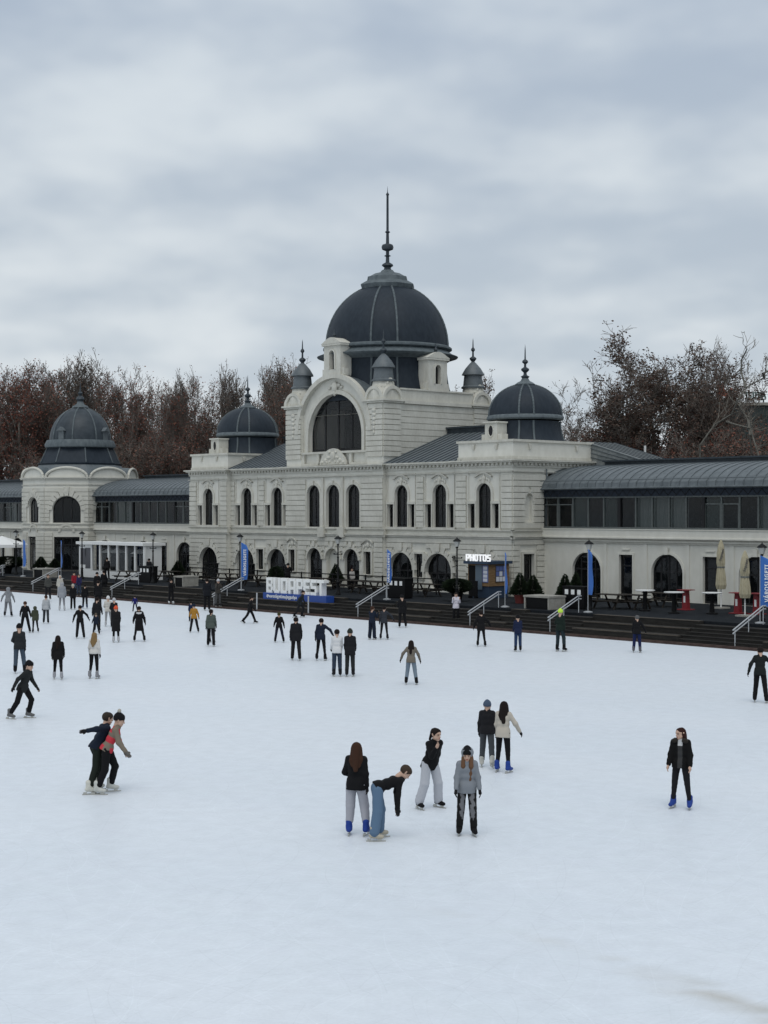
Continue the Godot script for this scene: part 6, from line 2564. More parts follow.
func make_body_stock() -> void:
	# head: centre of the skull at the origin, face towards +z
	var B := [
		[Vector3(0, 0.03, -0.022), Vector3(0, 0.03, 0.02), 0.088, 0.082, 1.0],
		[Vector3(0, -0.035, 0.035), Vector3(0, -0.088, 0.055), 0.062, 0.036, 1.0],
		[Vector3(-0.03, -0.05, 0.03), Vector3(0.03, -0.05, 0.03), 0.048, 0.048, 1.0],
		[Vector3(0, 0.005, 0.096), Vector3(0, -0.028, 0.112), 0.009, 0.014, 1.0],
		[Vector3(-0.028, 0.022, 0.084), Vector3(0.028, 0.022, 0.084), 0.014, 0.014, 1.0],
		[Vector3(-0.082, -0.012, -0.005), Vector3(-0.086, 0.022, -0.014), 0.013, 0.016, 1.0],
		[Vector3(0.082, -0.012, -0.005), Vector3(0.086, 0.022, -0.014), 0.013, 0.016, 1.0],
		[Vector3(-0.02, -0.062, 0.092), Vector3(0.02, -0.062, 0.092), 0.009, 0.009, 1.0],
		[Vector3(0, -0.05, -0.02), Vector3(0, -0.15, -0.03), 0.056, 0.056, 1.0],
	]
	head_d = sdf(B, 0.0075, 0.018)
	var cols := []
	for p in head_d.v:
		var c := Color(1, 1, 1)
		if p.z > 0.07 and absf(p.y + 0.062) < 0.011 and absf(p.x) < 0.026:
			c = Color(0.72, 0.42, 0.42)
		elif p.z > 0.06 and absf(p.y - 0.002) < 0.009 and absf(absf(p.x) - 0.033) < 0.015:
			c = Color(0.2, 0.17, 0.16)
		elif p.z > 0.06 and absf(p.y - 0.026) < 0.006 and absf(absf(p.x) - 0.034) < 0.02:
			c = Color(0.3, 0.24, 0.2)
		cols.append(c)
	head_d["c"] = cols
	# right hand hanging down along -y, palm to -x, thumb forward (+z)
	var H := [[Vector3(0, 0, 0), Vector3(0, -0.075, 0.0), 0.026, 0.03, 0.8]]
	for q in [[-0.028, 0.062, 0.0075], [-0.009, 0.072, 0.008], [0.01, 0.078, 0.0085], [0.029, 0.068, 0.0085]]:
		var z: float = q[0]
		var a := Vector3(0, -0.085, z)
		var b := a + Vector3(-0.006, -q[1] * 0.5, 0)
		var c := b + Vector3(-0.022, -q[1] * 0.42, 0)
		H.append([a + Vector3(0, 0.02, 0), a, 0.011, q[2] + 0.001, 1.0])
		H.append([a, b, q[2] + 0.001, q[2], 1.0])
		H.append([b, c, q[2], q[2] - 0.0015, 1.0])
	H.append([Vector3(-0.004, -0.02, 0.022), Vector3(-0.012, -0.05, 0.045), 0.012, 0.0105, 1.0])
	H.append([Vector3(-0.012, -0.05, 0.045), Vector3(-0.018, -0.078, 0.05), 0.0105, 0.0085, 1.0])
	hand_d = sdf(H, 0.0052, 0.006)
	var bo := sdf([[Vector3(0, 0.11, -0.02), Vector3(0, 0.0, -0.015), 0.054, 0.05], [Vector3(0, -0.04, -0.045), Vector3(0, -0.06, 0.13), 0.046, 0.04], [Vector3(0, 0.02, -0.01), Vector3(0, -0.045, 0.06), 0.05, 0.042]], 0.012, 0.03, [[Vector3(0, -1, 0), 0.1]])
	boot_m = solid([[bo, Transform3D(), Color(1, 1, 1)]])
	var bl := MB.new()
	bl.bx(-0.003, -0.152, -0.14, 0.003, -0.128, 0.2)
	bl.bx(-0.011, -0.13, -0.12, 0.011, -0.095, -0.05)
	bl.bx(-0.011, -0.13, 0.06, 0.011, -0.095, 0.13)
	blade_m = bl.mesh()

var cloth_mats := {}
func cloth(c: Color, rough := 0.9) -> StandardMaterial3D:
	var key := c.to_html()
	if not cloth_mats.has(key):
		var m := mat("cloth_" + key, c, rough, 0.25)
		m.rim_enabled = true
		m.rim = 0.25
		m.rim_tint = 0.7
		cloth_mats[key] = m
	return cloth_mats[key]

var POSES := {
	"stand": {},
	"stand2": {"legL": [6, 14, 5], "legR": [-4, 4, 5], "armL": [12, 14, 25], "armR": [-6, 12, 15]},
	"apart": {"legL": [7, 14, 9], "legR": [1, 6, 12], "armL": [14, 20, 35], "armR": [2, 22, 18], "lean": 8},
	"wings": {"legL": [9, 18, 7], "legR": [0, 10, 9], "armL": [6, 40, 20], "armR": [12, 30, 12], "lean": 10},
	"wings2": {"legL": [14, 24, 5], "legR": [-4, 8, 8], "armL": [-8, 30, 12], "armR": [14, 48, 22], "lean": 12, "head": [6, 15]},
	"walk": {"legL": [16, 14, 4], "legR": [-12, 10, 4], "armL": [-14, 10, 18], "armR": [16, 10, 24], "lean": 6, "head": [4, -10]},
	"lazy": {"legL": [2, 4, 3], "legR": [8, 18, 8], "armL": [10, 18, 60], "armR": [-4, 9, 10], "lean": 3, "head": [8, 12]},
	"wing_r": {"legL": [6, 12, 6], "legR": [-3, 6, 7], "armL": [6, 14, 15], "armR": [10, 55, 12], "lean": 8},
	"glide": {"legL": [30, 46, 4], "legR": [-14, 16, 8], "armL": [20, 26, 30], "armR": [-24, 28, 20], "lean": 20},
	"stride": {"legL": [27, 6, 4], "legR": [-26, 12, 4], "armL": [-20, 10, 20], "armR": [22, 10, 20], "lean": 8},
	"push": {"legL": [18, 30, 3], "legR": [-6, 4, 26], "armL": [15, 20, 25], "armR": [-10, 34, 15], "lean": 18},
	"phone": {"armL": [38, 10, 105], "armR": [38, 10, 105], "head": [12, 0]},
	"close": {"legL": [2, 4, 2], "legR": [2, 4, 2], "armL": [14, 6, 40], "armR": [14, 6, 40]},
	"sit": {"legL": [85, 88, 6], "legR": [82, 80, 6], "armL": [35, 10, 50], "armR": [35, 10, 50], "lean": 12},
	"bent": {"legL": [12, 14, 5], "legR": [-2, 8, 6], "lean": 72, "armL": [40, 4, 6], "armR": [34, 4, 8], "head": [24, 0]},
	"chat": {"legL": [10, 20, 9], "legR": [4, 18, 10], "lean": 20, "armL": [-4, 6, 6], "armR": [46, 4, 118], "head": [-2, 10]},
	"look_down": {"legL": [8, 14, 3], "legR": [0, 8, 4], "lean": 6, "armL": [6, 14, 14], "armR": [10, 12, 20], "head": [14, -8]},
	"look_left": {"legL": [4, 8, 7], "legR": [2, 6, 6], "lean": 2, "armL": [8, 13, 22], "armR": [8, 13, 22], "head": [4, -38]},
	"tow": {"legL": [24, 36, 5], "legR": [-8, 14, 5], "lean": 27, "armL": [22, 10, 40], "armR": [-66, 14, 6], "head": [2, 0]},
	"reach": {"legL": [22, 36, 4], "legR": [-4, 18, 4], "lean": 26, "armL": [34, 6, 20], "armR": [42, 8, 22], "head": [6, 0]},
	"back_leg": {"legL": [8, 10, 4], "legR": [-14, 16, 6], "lean": 6},
	"arm_side": {"legL": [4, 6, 5], "legR": [2, 6, 4], "lean": 6, "armL": [10, 10, 30], "armR": [14, 34, 22], "head": [4, 20]},
}

var figure_cache := {}
func figure(pose: String, jacket: String, pants: String, cell: float) -> Dictionary:
	var key := "%s|%s|%s|%f" % [pose, jacket, pants, cell]
	if figure_cache.has(key):
		return figure_cache[key]
	var P: Dictionary = POSES[pose]
	var lean := deg_to_rad(P.get("lean", 4.0))
	var sd := Vector3(0, cos(lean), sin(lean))
	var fd := Vector3(0, -sin(lean), cos(lean))
	var J := {}
	var low := 1e9
	for s in [1.0, -1.0]:
		var L: Array = P.get("legL" if s > 0 else "legR", [3, 7, 4])
		var fl := deg_to_rad(L[0])
		var kn := deg_to_rad(L[1])
		var ab := deg_to_rad(L[2])
		var hip := Vector3(s * 0.092, -0.02, 0)
		var d1 := Vector3(s * sin(ab), -cos(fl) * cos(ab), sin(fl) * cos(ab))
		var knee := hip + d1 * 0.43
		var d2 := Vector3(s * sin(ab), -cos(fl - kn) * cos(ab), sin(fl - kn) * cos(ab))
		var ank := knee + d2 * 0.41
		J["hip%d" % int(s)] = hip
		J["knee%d" % int(s)] = knee
		J["ank%d" % int(s)] = ank
		J["shank%d" % int(s)] = fl - kn
		low = minf(low, ank.y)
		var A: Array = P.get("armL" if s > 0 else "armR", [6, 10, 14])
		var af := deg_to_rad(A[0])
		var aa := deg_to_rad(A[1])
		var ae := deg_to_rad(A[2])
		var sh := sd * 0.445 + Vector3(s * 0.15, 0, 0)
		var hang := Vector3(0, -1, 0) if lean > 0.5 else -sd
		var fw := Vector3(0, 0, 1) if lean > 0.5 else fd
		if lean > 0.5:
			af = af - 0.75
		var e1 := (Vector3(s * sin(aa), 0, 0) + (hang * cos(af) + fw * sin(af)) * cos(aa)).normalized()
		var el := sh + e1 * 0.275
		var in_ := aa * (0.5 if ae < 1.0 else -0.6)
		var e2 := (Vector3(s * sin(in_), 0, 0) + (hang * cos(af + ae) + fw * sin(af + ae)) * cos(in_)).normalized()
		J["sh%d" % int(s)] = sh
		J["el%d" % int(s)] = el
		J["wr%d" % int(s)] = el + e2 * 0.245
		J["e2%d" % int(s)] = e2
	var lift := Vector3(0, 0.152 - low, 0)
	for q in J:
		if J[q] is Vector3 and not q.begins_with("e2"):
			J[q] += lift
	var o := lift
	var HP: Array = P.get("head", [4, 0])
	var neck := o + sd * 0.505
	var hl := lean * 0.35
	var hdir := Vector3(0, cos(hl), sin(hl))
	var hc := neck + hdir * 0.135 + Vector3(0, 0, 0.015)
	var hb := Basis(Vector3.UP, deg_to_rad(HP[1])) * Basis(Vector3.RIGHT, deg_to_rad(HP[0]) + hl)
	var ht := Transform3D(hb.scaled(Vector3(1.07, 1.07, 1.07)), hc)
	# the body, one continuous figure
	var B := [
		[o + Vector3(-0.065, 0, 0), o + Vector3(0.065, 0, 0), 0.08, 0.08, 1.1],
		[o, o + sd * 0.22, 0.085, 0.085, 1.1],
		[o + sd * 0.26 + Vector3(-0.045, 0, 0), o + sd * 0.26 + Vector3(0.045, 0, 0), 0.072, 0.072, 1.1],
		[o + sd * 0.37 + Vector3(-0.055, 0, 0), o + sd * 0.37 + Vector3(0.055, 0, 0), 0.07, 0.07, 1.1],
		[J["sh1"], neck - sd * 0.05, 0.036, 0.04],
		[J["sh-1"], neck - sd * 0.05, 0.036, 0.04],
		[neck - sd * 0.04, hc - hdir * 0.05, 0.056, 0.05],
	]
	for s in ["1", "-1"]:
		B.append([J["sh" + s], J["el" + s], 0.042, 0.034])
		B.append([J["el" + s], J["wr" + s], 0.034, 0.025])
		B.append([J["hip" + s], J["knee" + s], 0.07, 0.048])
		B.append([J["knee" + s], J["ank" + s], 0.056, 0.038])
	var body := sdf(B, maxf(cell, 0.016), 0.03)
	var pieces := [[body, Transform3D(), Color(0.5, 0.33, 0.25)], [head_d, ht, Color(0.5, 0.33, 0.25)]]
	var hands := []
	for s in [1.0, -1.0]:
		var k := "%d" % int(s)
		var e2: Vector3 = J["e2" + k]
		var y := -e2
		var z := (fd - y * fd.dot(y))
		if z.length() < 0.2:
			z = sd - y * sd.dot(y)
		z = z.normalized()
		var x := y.cross(z)
		# the stock hand is a right hand: palm to -x on the +x side means mirroring for the other
		var bs := Basis(x * (1.0 if s > 0 else -1.0), y, z)
		var t := Transform3D(bs, J["wr" + k])
		pieces.append([hand_d, t, Color(0.5, 0.33, 0.25)])
		hands.append(solid([[hand_d, t * Transform3D(Basis().scaled(Vector3(1.12, 1.04, 1.12)), V3), Color(1, 1, 1)]]))
	var R := {"body": solid(pieces), "head": ht, "J": J, "sd": sd, "gloves": hands}
	# upper garment
	var hem := 0.1
	match jacket:
		"crop": hem = 0.06
		"short": hem = 0.13
		"long": hem = 0.2
		"coat": hem = 0.46
		"parka": hem = 0.1
	var puff := 0.008 if jacket in ["crop", "short"] else 0.024
	if jacket == "short": puff = 0.014
	var C := [
		[o + sd * 0.05 + Vector3(-0.05, 0, 0), o + sd * 0.05 + Vector3(0.05, 0, 0), 0.112 + puff, 0.112 + puff, 1.1],
		[o + sd * 0.21 + Vector3(-0.045, 0, 0), o + sd * 0.21 + Vector3(0.045, 0, 0), 0.1 + puff, 0.1 + puff, 1.05],
		[o + sd * 0.35 + Vector3(-0.06, 0, 0), o + sd * 0.35 + Vector3(0.06, 0, 0), 0.1 + puff, 0.1 + puff, 1.05],
		[J["sh1"], neck - sd * 0.02, 0.052 + puff * 0.6, 0.055 + puff * 0.6],
		[J["sh-1"], neck - sd * 0.02, 0.052 + puff * 0.6, 0.055 + puff * 0.6],
		[neck - sd * 0.05, neck + sd * 0.012, 0.066 + puff * 0.7, 0.06 + puff * 0.7],
		[o + Vector3(-0.05, 0, 0) - sd * 0.02, o - sd * (hem + 0.12) + Vector3(-0.06, 0, 0), 0.124 + puff, 0.134 + puff, 0.95],
		[o + Vector3(0.05, 0, 0) - sd * 0.02, o - sd * (hem + 0.12) + Vector3(0.06, 0, 0), 0.124 + puff, 0.134 + puff, 0.95],
	]
	for s in ["1", "-1"]:
		C.append([J["sh" + s], J["el" + s], 0.052 + puff * 0.8, 0.046 + puff * 0.8])
		C.append([J["el" + s], J["wr" + s] - J["e2" + s] * 0.02, 0.046 + puff * 0.8, 0.038 + puff * 0.7])
	var sdir := sd
	if lean > 0.5:
		hem = 0.04
	elif lean > 0.38:
		hem = minf(hem, 0.06)
	var jd := sdf(C, cell, 0.04, [[-sdir, hem - sdir.dot(o)]])
	ruffle(jd, 0.007, 9)
	R["jacket"] = jd
	# trousers
	var w := [0.094, 0.064, 0.05]
	if pants == "wide": w = [0.108, 0.098, 0.098]
	elif pants == "jogger": w = [0.106, 0.09, 0.075]
	elif pants == "straight": w = [0.1, 0.078, 0.072]
	var D := [
		[o + Vector3(-0.06, 0.0, 0), o + Vector3(0.06, 0.0, 0), 0.1, 0.1, 1.05],
		[o, o + sd * 0.08, 0.1, 0.095],
	]
	for s in ["1", "-1"]:
		D.append([J["hip" + s], J["knee" + s], w[0], w[1]])
		var end: Vector3 = J["ank" + s].lerp(J["knee" + s], 0.06 if pants == "wide" else (0.3 if pants == "jogger" else 0.16))
		D.append([J["knee" + s], end, w[1], w[2]])
	var td := sdf(D, cell, 0.02)
	ruffle(td, 0.006, 10)
	R["pants"] = td
	figure_cache[key] = R
	return R

func ruffle(d: Dictionary, amp: float, sd: int) -> void:    # creases in cloth
	var f := FastNoiseLite.new()
	f.seed = sd
	f.frequency = 6.0
	f.fractal_octaves = 2
	for e in d.v.size():
		var p: Vector3 = d.v[e]
		d.v[e] = p + d.n[e] * amp * f.get_noise_3d(p.x, p.y * 1.7, p.z)

var hair_cache := {}
func hair_part(style: String) -> ArrayMesh:     # in head space
	if hair_cache.has(style):
		return hair_cache[style]
	var B := []
	var cuts := []
	var k := 0.02
	match style:
		"short":
			B = [[Vector3(0, 0.036, -0.026), Vector3(0, 0.04, 0.016), 0.099, 0.09]]
			cuts = [[Vector3(0, -0.75, 0.66), 0.018]]
		"long", "long_front":
			B = [[Vector3(0, 0.036, -0.026), Vector3(0, 0.04, 0.016), 0.1, 0.09], [Vector3(0, -0.02, -0.06), Vector3(0.01, -0.4, -0.13), 0.085, 0.05], [Vector3(-0.065, 0.0, -0.02), Vector3(-0.085, -0.2, -0.07), 0.045, 0.05], [Vector3(-0.085, -0.2, -0.07), Vector3(-0.06, -0.34, -0.1), 0.05, 0.03], [Vector3(0.065, 0.0, -0.02), Vector3(0.09, -0.22, -0.06), 0.045, 0.05], [Vector3(0.09, -0.22, -0.06), Vector3(0.075, -0.37, -0.1), 0.05, 0.028]]
			cuts = [[Vector3(0, -0.45, 0.89), 0.05]]
			if style == "long_front":
				B.append([Vector3(-0.075, 0.0, 0.02), Vector3(-0.08, -0.22, 0.085), 0.035, 0.048])
				B.append([Vector3(-0.075, -0.22, 0.06), Vector3(-0.06, -0.5, 0.09), 0.045, 0.03])
				B.append([Vector3(0.075, 0.0, 0.02), Vector3(0.08, -0.22, 0.085), 0.035, 0.048])
				B.append([Vector3(0.075, -0.22, 0.06), Vector3(0.06, -0.5, 0.09), 0.045, 0.03])
				cuts = []
				B[0] = [Vector3(0, 0.04, -0.03), Vector3(0, 0.05, 0.0), 0.098, 0.09]
		"tied":
			B = [[Vector3(0, 0.036, -0.026), Vector3(0, 0.04, 0.014), 0.099, 0.09], [Vector3(0, 0.03, -0.11), Vector3(0, -0.12, -0.15), 0.035, 0.025]]
			cuts = [[Vector3(0, -0.6, 0.8), 0.03]]
		"hat":
			B = [[Vector3(0, 0.045, -0.025), Vector3(0, 0.055, 0.012), 0.104, 0.096], [Vector3(0, 0.09, -0.03), Vector3(0, 0.105, -0.035), 0.08, 0.066]]
			cuts = [[Vector3(0, -0.97, 0.24), -0.005]]
		"hood":
			B = [[Vector3(0, 0.03, -0.03), Vector3(0, 0.03, 0.03), 0.118, 0.108], [Vector3(0, -0.08, -0.04), Vector3(0, -0.16, -0.03), 0.1, 0.11]]
			cuts = [[Vector3(0, -0.1, 0.99), 0.062]]
		"fur":
			for i in 12:
				var a := lerpf(-2.3, 2.3, i / 11.0)
				var b := lerpf(-2.3, 2.3, (i + 1) / 11.0)
				if i == 11: break
				B.append([Vector3(sin(a) * 0.13, -0.17 - 0.05 * cos(a), -cos(a) * 0.12), Vector3(sin(b) * 0.13, -0.17 - 0.05 * cos(b), -cos(b) * 0.12), 0.05, 0.05])
		"pompom":
			B = [[Vector3(0, 0.185, -0.045), Vector3(0, 0.19, -0.045), 0.04, 0.04]]
	var d := sdf(B, 0.011, k, cuts)
	var f := FastNoiseLite.new()
	f.seed = 4
	f.frequency = 30.0 if style == "fur" or style == "pompom" else 14.0
	for e in d.v.size():
		var p: Vector3 = d.v[e]
		d.v[e] = p + d.n[e] * (0.02 if style == "fur" else 0.006) * f.get_noise_3d(p.x, p.y * (1.0 if style == "fur" else 0.25), p.z)
	hair_cache[style] = solid([[d, Transform3D(), Color(1, 1, 1)]])
	return hair_cache[style]

var mesh_cache := {}
func person(px: float, py: float, tall: float, face: float, pose: String, jk: Array, tr: Array, hd: Array, boots: Color, label: String, opt := {}) -> void:
	var lvl: float = opt.get("level", 0.0)
	var at := on_level(px, py, lvl)
	var dist := (at - CAM).dot(FWD)
	var near := dist < 48.0
	var cell := 0.0145 if near else 0.024
	var R := figure(pose, jk[0], tr[0], cell)
	var top: float = R.head.origin.y + 0.13
	var s := clampf(tall * dist / FOC / top, 0.55, 1.13)
	var a := deg_to_rad(face)
	var tocam := (CAM - at) * Vector3(1, 0, 1)
	tocam = tocam.normalized()
	var right := Vector3(tocam.z, 0, -tocam.x)      # picture right, seen from the camera
	var dir := tocam * cos(a) + right * sin(a)
	var P := thing("person", label, "person", at, atan2(dir.x, dir.z), opt.get("group", "skaters on the ice"))
	P.scale = Vector3(s, s, s)
	put("body", R.body, M.skin, P)
	var kj := "%s|%s|%s|%f" % [pose, jk[0], tr[0], cell]
	if not mesh_cache.has(kj):
		mesh_cache[kj] = [solid([[R.jacket, Transform3D(), Color(1, 1, 1)]]), solid([[R.pants, Transform3D(), Color(1, 1, 1)]])]
	if opt.has("open"):
		# worn open over a grey sweater and a white collar
		var o2: Array = opt.open
		var c0: Color = jk[1]
		var nk: float = R.J["sh1"].y
		var pm := solid([[R.jacket, Transform3D(), Color(1, 1, 1)]], func(p, n): return (o2[1] if p.y > nk - 0.06 else o2[0]) if n.z > 0.35 and absf(p.x - 0.015) < 0.05 else c0)
		put("jacket", pm, M.painted_cloth, P)
	elif opt.has("stripe"):
		var sdv: Vector3 = R.sd
		var c2: Color = opt.stripe
		var c1: Color = jk[1]
		var pm := solid([[R.jacket, Transform3D(), Color(1, 1, 1)]], func(p, n): return c2 if fposmod(p.dot(sdv) * 4.6 + 0.3, 1.0) < 0.62 and absf(p.x) < 0.165 else c1)
		put("jacket", pm, M.painted_cloth, P)
	else:
		put("jacket", mesh_cache[kj][0], cloth(jk[1]), P)
	if opt.has("fade"):
		var c2: Color = opt.fade
		var c1: Color = tr[1]
		var pm := solid([[R.pants, Transform3D(), Color(1, 1, 1)]], func(p, _n): return c2 if absf(absf(p.x) - 0.1 - 0.012 * sin(p.y * 31.0)) < 0.042 + 0.012 * sin(p.y * 47.0 + p.x * 60.0) and p.z > 0.0 and p.y > 0.36 + 0.03 * sin(p.x * 90.0) and p.y < 0.86 else c1)
		put("trousers", pm, M.painted_cloth, P)
	else:
		put("trousers", mesh_cache[kj][1], cloth(tr[1]), P)
	if opt.get("gloves", true):
		for gm in R.gloves:
			put("glove", gm, cloth(opt.get("glove", Color(0.012, 0.012, 0.013))), P)
	# hair, hats, hoods: [style, colour, style, colour ...]
	for q in range(0, hd.size(), 2):
		var nm: String = {"hat": "hat", "hood": "hood", "fur": "fur_collar", "pompom": "pompom"}.get(hd[q], "hair")
		var h := put(nm, hair_part(hd[q]), cloth(hd[q + 1]), P)
		h.transform = R.head
		if hd[q] == "fur":
			h.transform = Transform3D(Basis(), R.head.origin)
		if hd[q].begins_with("long"):
			var b: Basis = R.head.basis
			h.transform = Transform3D(Basis(Vector3.UP, b.get_euler().y) * Basis(Vector3.RIGHT, b.get_euler().x * 0.5), R.head.origin)
	for k in ["1", "-1"]:
		var J: Dictionary = R.J
		var sg := 1.0 if k == "1" else -1.0
		var pitch: float = 0.0
		if J["ank" + k].y > 0.19:
			pitch = -float(J["shank" + k]) * 0.7
		var b := put("skate", boot_m, cloth(boots, 0.5), P)
		b.transform = Transform3D(Basis(Vector3.UP, sg * 0.16) * Basis(Vector3.RIGHT, pitch) * Basis().scaled(Vector3(1.18, 1.0, 1.12)), J["ank" + k])
		put("blade", blade_m, M.blade_steel, b)
	if opt.has("bag"):
		var bg := MB.new()
		bg.ball(Vector3(0, R.J["sh1"].y - 0.2, -0.2), Vector3(0.16, 0.24, 0.12), 12, 8)
		put("backpack", bg.mesh(), cloth(opt.bag), P)

func make_people() -> void:
	make_body_stock()
	var sk := mat("skin", Color(1, 1, 1), 0.6, 0.35)
	sk.vertex_color_use_as_albedo = true
	var pc := mat("painted_cloth", Color(1, 1, 1), 0.9, 0.25)
	pc.vertex_color_use_as_albedo = true
	mat("blade_steel", Color(0.45, 0.44, 0.4), 0.35, 0.5, 0.7)
	var black := Color(0.009, 0.009, 0.01)
	var soft := Color(0.014, 0.014, 0.016)
	var navy := Color(0.012, 0.017, 0.03)
	var char_ := Color(0.03, 0.031, 0.034)
	var grey := Color(0.2, 0.205, 0.215)
	var pale := Color(0.42, 0.42, 0.43)
	var white := Color(0.6, 0.6, 0.6)
	var jean := Color(0.1, 0.16, 0.24)
	var djean := Color(0.03, 0.042, 0.065)
	var brown := Color(0.045, 0.022, 0.014)
	var dkhair := Color(0.014, 0.01, 0.009)
	var blond := Color(0.2, 0.13, 0.06)
	var blue := Color(0.02, 0.05, 0.24)
	var olive := Color(0.05, 0.055, 0.035)
	var taupe := Color(0.19, 0.16, 0.125)
	# --- the near skaters
	person(356, 836, 93, 165, "lazy", ["short", black], ["jogger", Color(0.36, 0.36, 0.39)], ["long", brown], blue, "skater with very long brown hair, black top, grey sweatpants and blue skates")
	person(377, 840, 73, 100, "bent", ["crop", black], ["wide", jean], ["short", Color(0.05, 0.035, 0.025)], Color(0.42, 0.38, 0.3), "skater bending forward, hands to knees, in black top and wide blue jeans")
	person(430, 809, 81, 38, "chat", ["short", black], ["wide", Color(0.43, 0.44, 0.47)], ["tied", dkhair], black, "skater leaning with a hand at the mouth, black hoodie and pale grey sweatpants", {"gloves": false})
	person(467, 836, 88, 4, "look_down", ["short", Color(0.2, 0.215, 0.235)], ["straight", Color(0.012, 0.012, 0.014)], ["hood", Color(0.2, 0.215, 0.235), "hat", black, "long_front", Color(0.13, 0.07, 0.04)], black, "skater in grey hoodie with hood up, long brown hair and faded black jeans", {"fade": Color(0.16, 0.16, 0.165)})
	person(487, 768, 66, 172, "back_leg", ["parka", soft], ["straight", Color(0.055, 0.06, 0.065)], ["hat", Color(0.06, 0.085, 0.13)], Color(0.45, 0.44, 0.4), "skater in black jacket and blue-grey knitted hat, back turned, grey jeans")
	person(503, 773, 71, 158, "arm_side", ["short", Color(0.44, 0.4, 0.34)], ["slim", black], ["long", dkhair], blue, "skater in short cream jacket, black leggings and blue skates, dark long hair", {"glove": soft})
	person(681, 809, 81, -14, "look_left", ["parka", black], ["slim", soft], ["long", Color(0.03, 0.012, 0.01), "fur", Color(0.03, 0.026, 0.022)], blue, "lone skater in black coat with fur hood, black leggings and blue skates", {"gloves": false, "open": [Color(0.045, 0.045, 0.047), Color(0.5, 0.5, 0.5)]})
	person(96, 793, 79, 112, "tow", ["short", navy], ["straight", Color(0.014, 0.018, 0.014)], ["short", Color(0.035, 0.028, 0.022)], Color(0.55, 0.54, 0.48), "skater in dark navy jacket stretching one arm back, white skates")
	person(107, 794, 79, 84, "reach", ["short", taupe], ["straight", black], ["hat", black, "pompom", Color(0.4, 0.38, 0.33)], Color(0.5, 0.5, 0.46), "skater in red and taupe striped jacket and black pompom hat", {"stripe": Color(0.5, 0.045, 0.06), "glove": Color(0.12, 0.11, 0.1)})
	# --- the middle of the rink
	person(23, 719, 57, 62, "glide", ["short", Color(0.02, 0.022, 0.022)], ["straight", black], ["hat", black], Color(0.12, 0.12, 0.12), "skater gliding forward in black with a black cap and dark skates")
	person(19, 674, 49, 172, "lazy", ["short", Color(0.022, 0.024, 0.026)], ["straight", Color(0.055, 0.075, 0.1)], ["hat", black], black, "skater in dark sweater and grey-blue jeans with a black beanie")
	person(58, 680, 44, 178, "walk", ["long", black], ["slim", black], ["long", dkhair], Color(0.3, 0.3, 0.32), "skater with long black hair in black coat and grey boots")
	person(94, 679, 46, 160, "stand2", ["crop", Color(0.55, 0.53, 0.5)], ["slim", black], ["long", blond], Color(0.22, 0.22, 0.23), "blond skater in white cropped top and black leggings")
	person(411, 685, 44, 176, "wings", ["short", Color(0.15, 0.13, 0.105)], ["straight", Color(0.16, 0.2, 0.24)], ["long", dkhair], black, "skater in taupe jacket and light jeans with arms held out")
	person(337, 677, 47, 185, "close", ["short", white], ["straight", djean], ["short", dkhair], soft, "skater in white jacket and blue jeans close beside a friend in black")
	person(350, 677, 47, 178, "close", ["long", soft], ["straight", Color(0.022, 0.024, 0.024)], ["hat", Color(0.025, 0.03, 0.025)], soft, "skater in bulky black jacket close beside a friend in white")
	person(296, 661, 43, 180, "walk", ["long", soft], ["straight", soft], ["short", dkhair], black, "tall skater in long black jacket and black trousers, back turned")
	person(321, 661, 42, 170, "wing_r", ["short", navy], ["slim", black], ["short", dkhair], black, "skater in navy jacket with one arm held out")
	person(211, 647, 37, 175, "walk", ["short", Color(0.07, 0.085, 0.075)], ["straight", black], ["tied", dkhair], black, "skater in grey-green jacket with dark sleeves and black trousers")
	person(194, 633, 28, 182, "apart", ["short", Color(0.34, 0.17, 0.03)], ["straight", soft], ["hat", navy], black, "young skater in mustard yellow jacket and navy hat")
	person(279, 643, 30, 180, "apart", ["short", black], ["straight", Color(0.016, 0.018, 0.03)], ["short", Color(0.05, 0.045, 0.02)], black, "skater in black sweater with legs apart below the white letters")
	person(250, 624, 27, 95, "stride", ["short", black], ["straight", black], ["short", dkhair], black, "skater in black striding with legs wide, near the kerb")
	person(300, 618, 27, 80, "glide", ["short", Color(0.02, 0.024, 0.028)], ["slim", soft], ["short", dkhair], black, "dark skater leaning at the kerb right below the white letters")
	person(372, 640, 33, 150, "phone", ["short", navy], ["wide", navy], ["tied", brown], soft, "skater in navy with wide trousers beside a friend in grey")
	person(384, 640, 33, 175, "wing_r", ["short", Color(0.03, 0.033, 0.04)], ["slim", soft], ["short", dkhair], soft, "skater in dark grey jacket and slim trousers beside a friend in navy")
	person(402, 628, 32, 180, "lazy", ["long", black], ["straight", black], ["hat", black], black, "tall figure all in black standing at the kerb below the waste bins")
	person(481, 647, 35, 178, "wings2", ["long", black], ["slim", black], ["short", dkhair], black, "skater in black coat with arms out below the photo booth steps")
	person(518, 652, 36, 190, "close", ["short", Color(0.014, 0.02, 0.05)], ["straight", Color(0.022, 0.04, 0.09)], ["hat", black], soft, "skater in navy jacket and blue trousers near the kerb")
	person(560, 652, 42, 150, "lazy", ["short", Color(0.012, 0.02, 0.016)], ["straight", Color(0.02, 0.03, 0.035)], ["hat", Color(0.5, 0.75, 0.08)], black, "dark skater wearing a neon yellow hat")
	person(637, 653, 37, 175, "arm_side", ["short", black], ["straight", Color(0.012, 0.018, 0.06)], ["short", Color(0.1, 0.1, 0.1)], Color(0.1, 0.1, 0.11), "skater in black top and royal navy trousers alone before the broad steps")
	person(760, 703, 55, 176, "wings2", ["short", Color(0.012, 0.015, 0.015)], ["straight", black], ["short", dkhair], black, "broad skater in black jacket spreading the arms, trousers black")
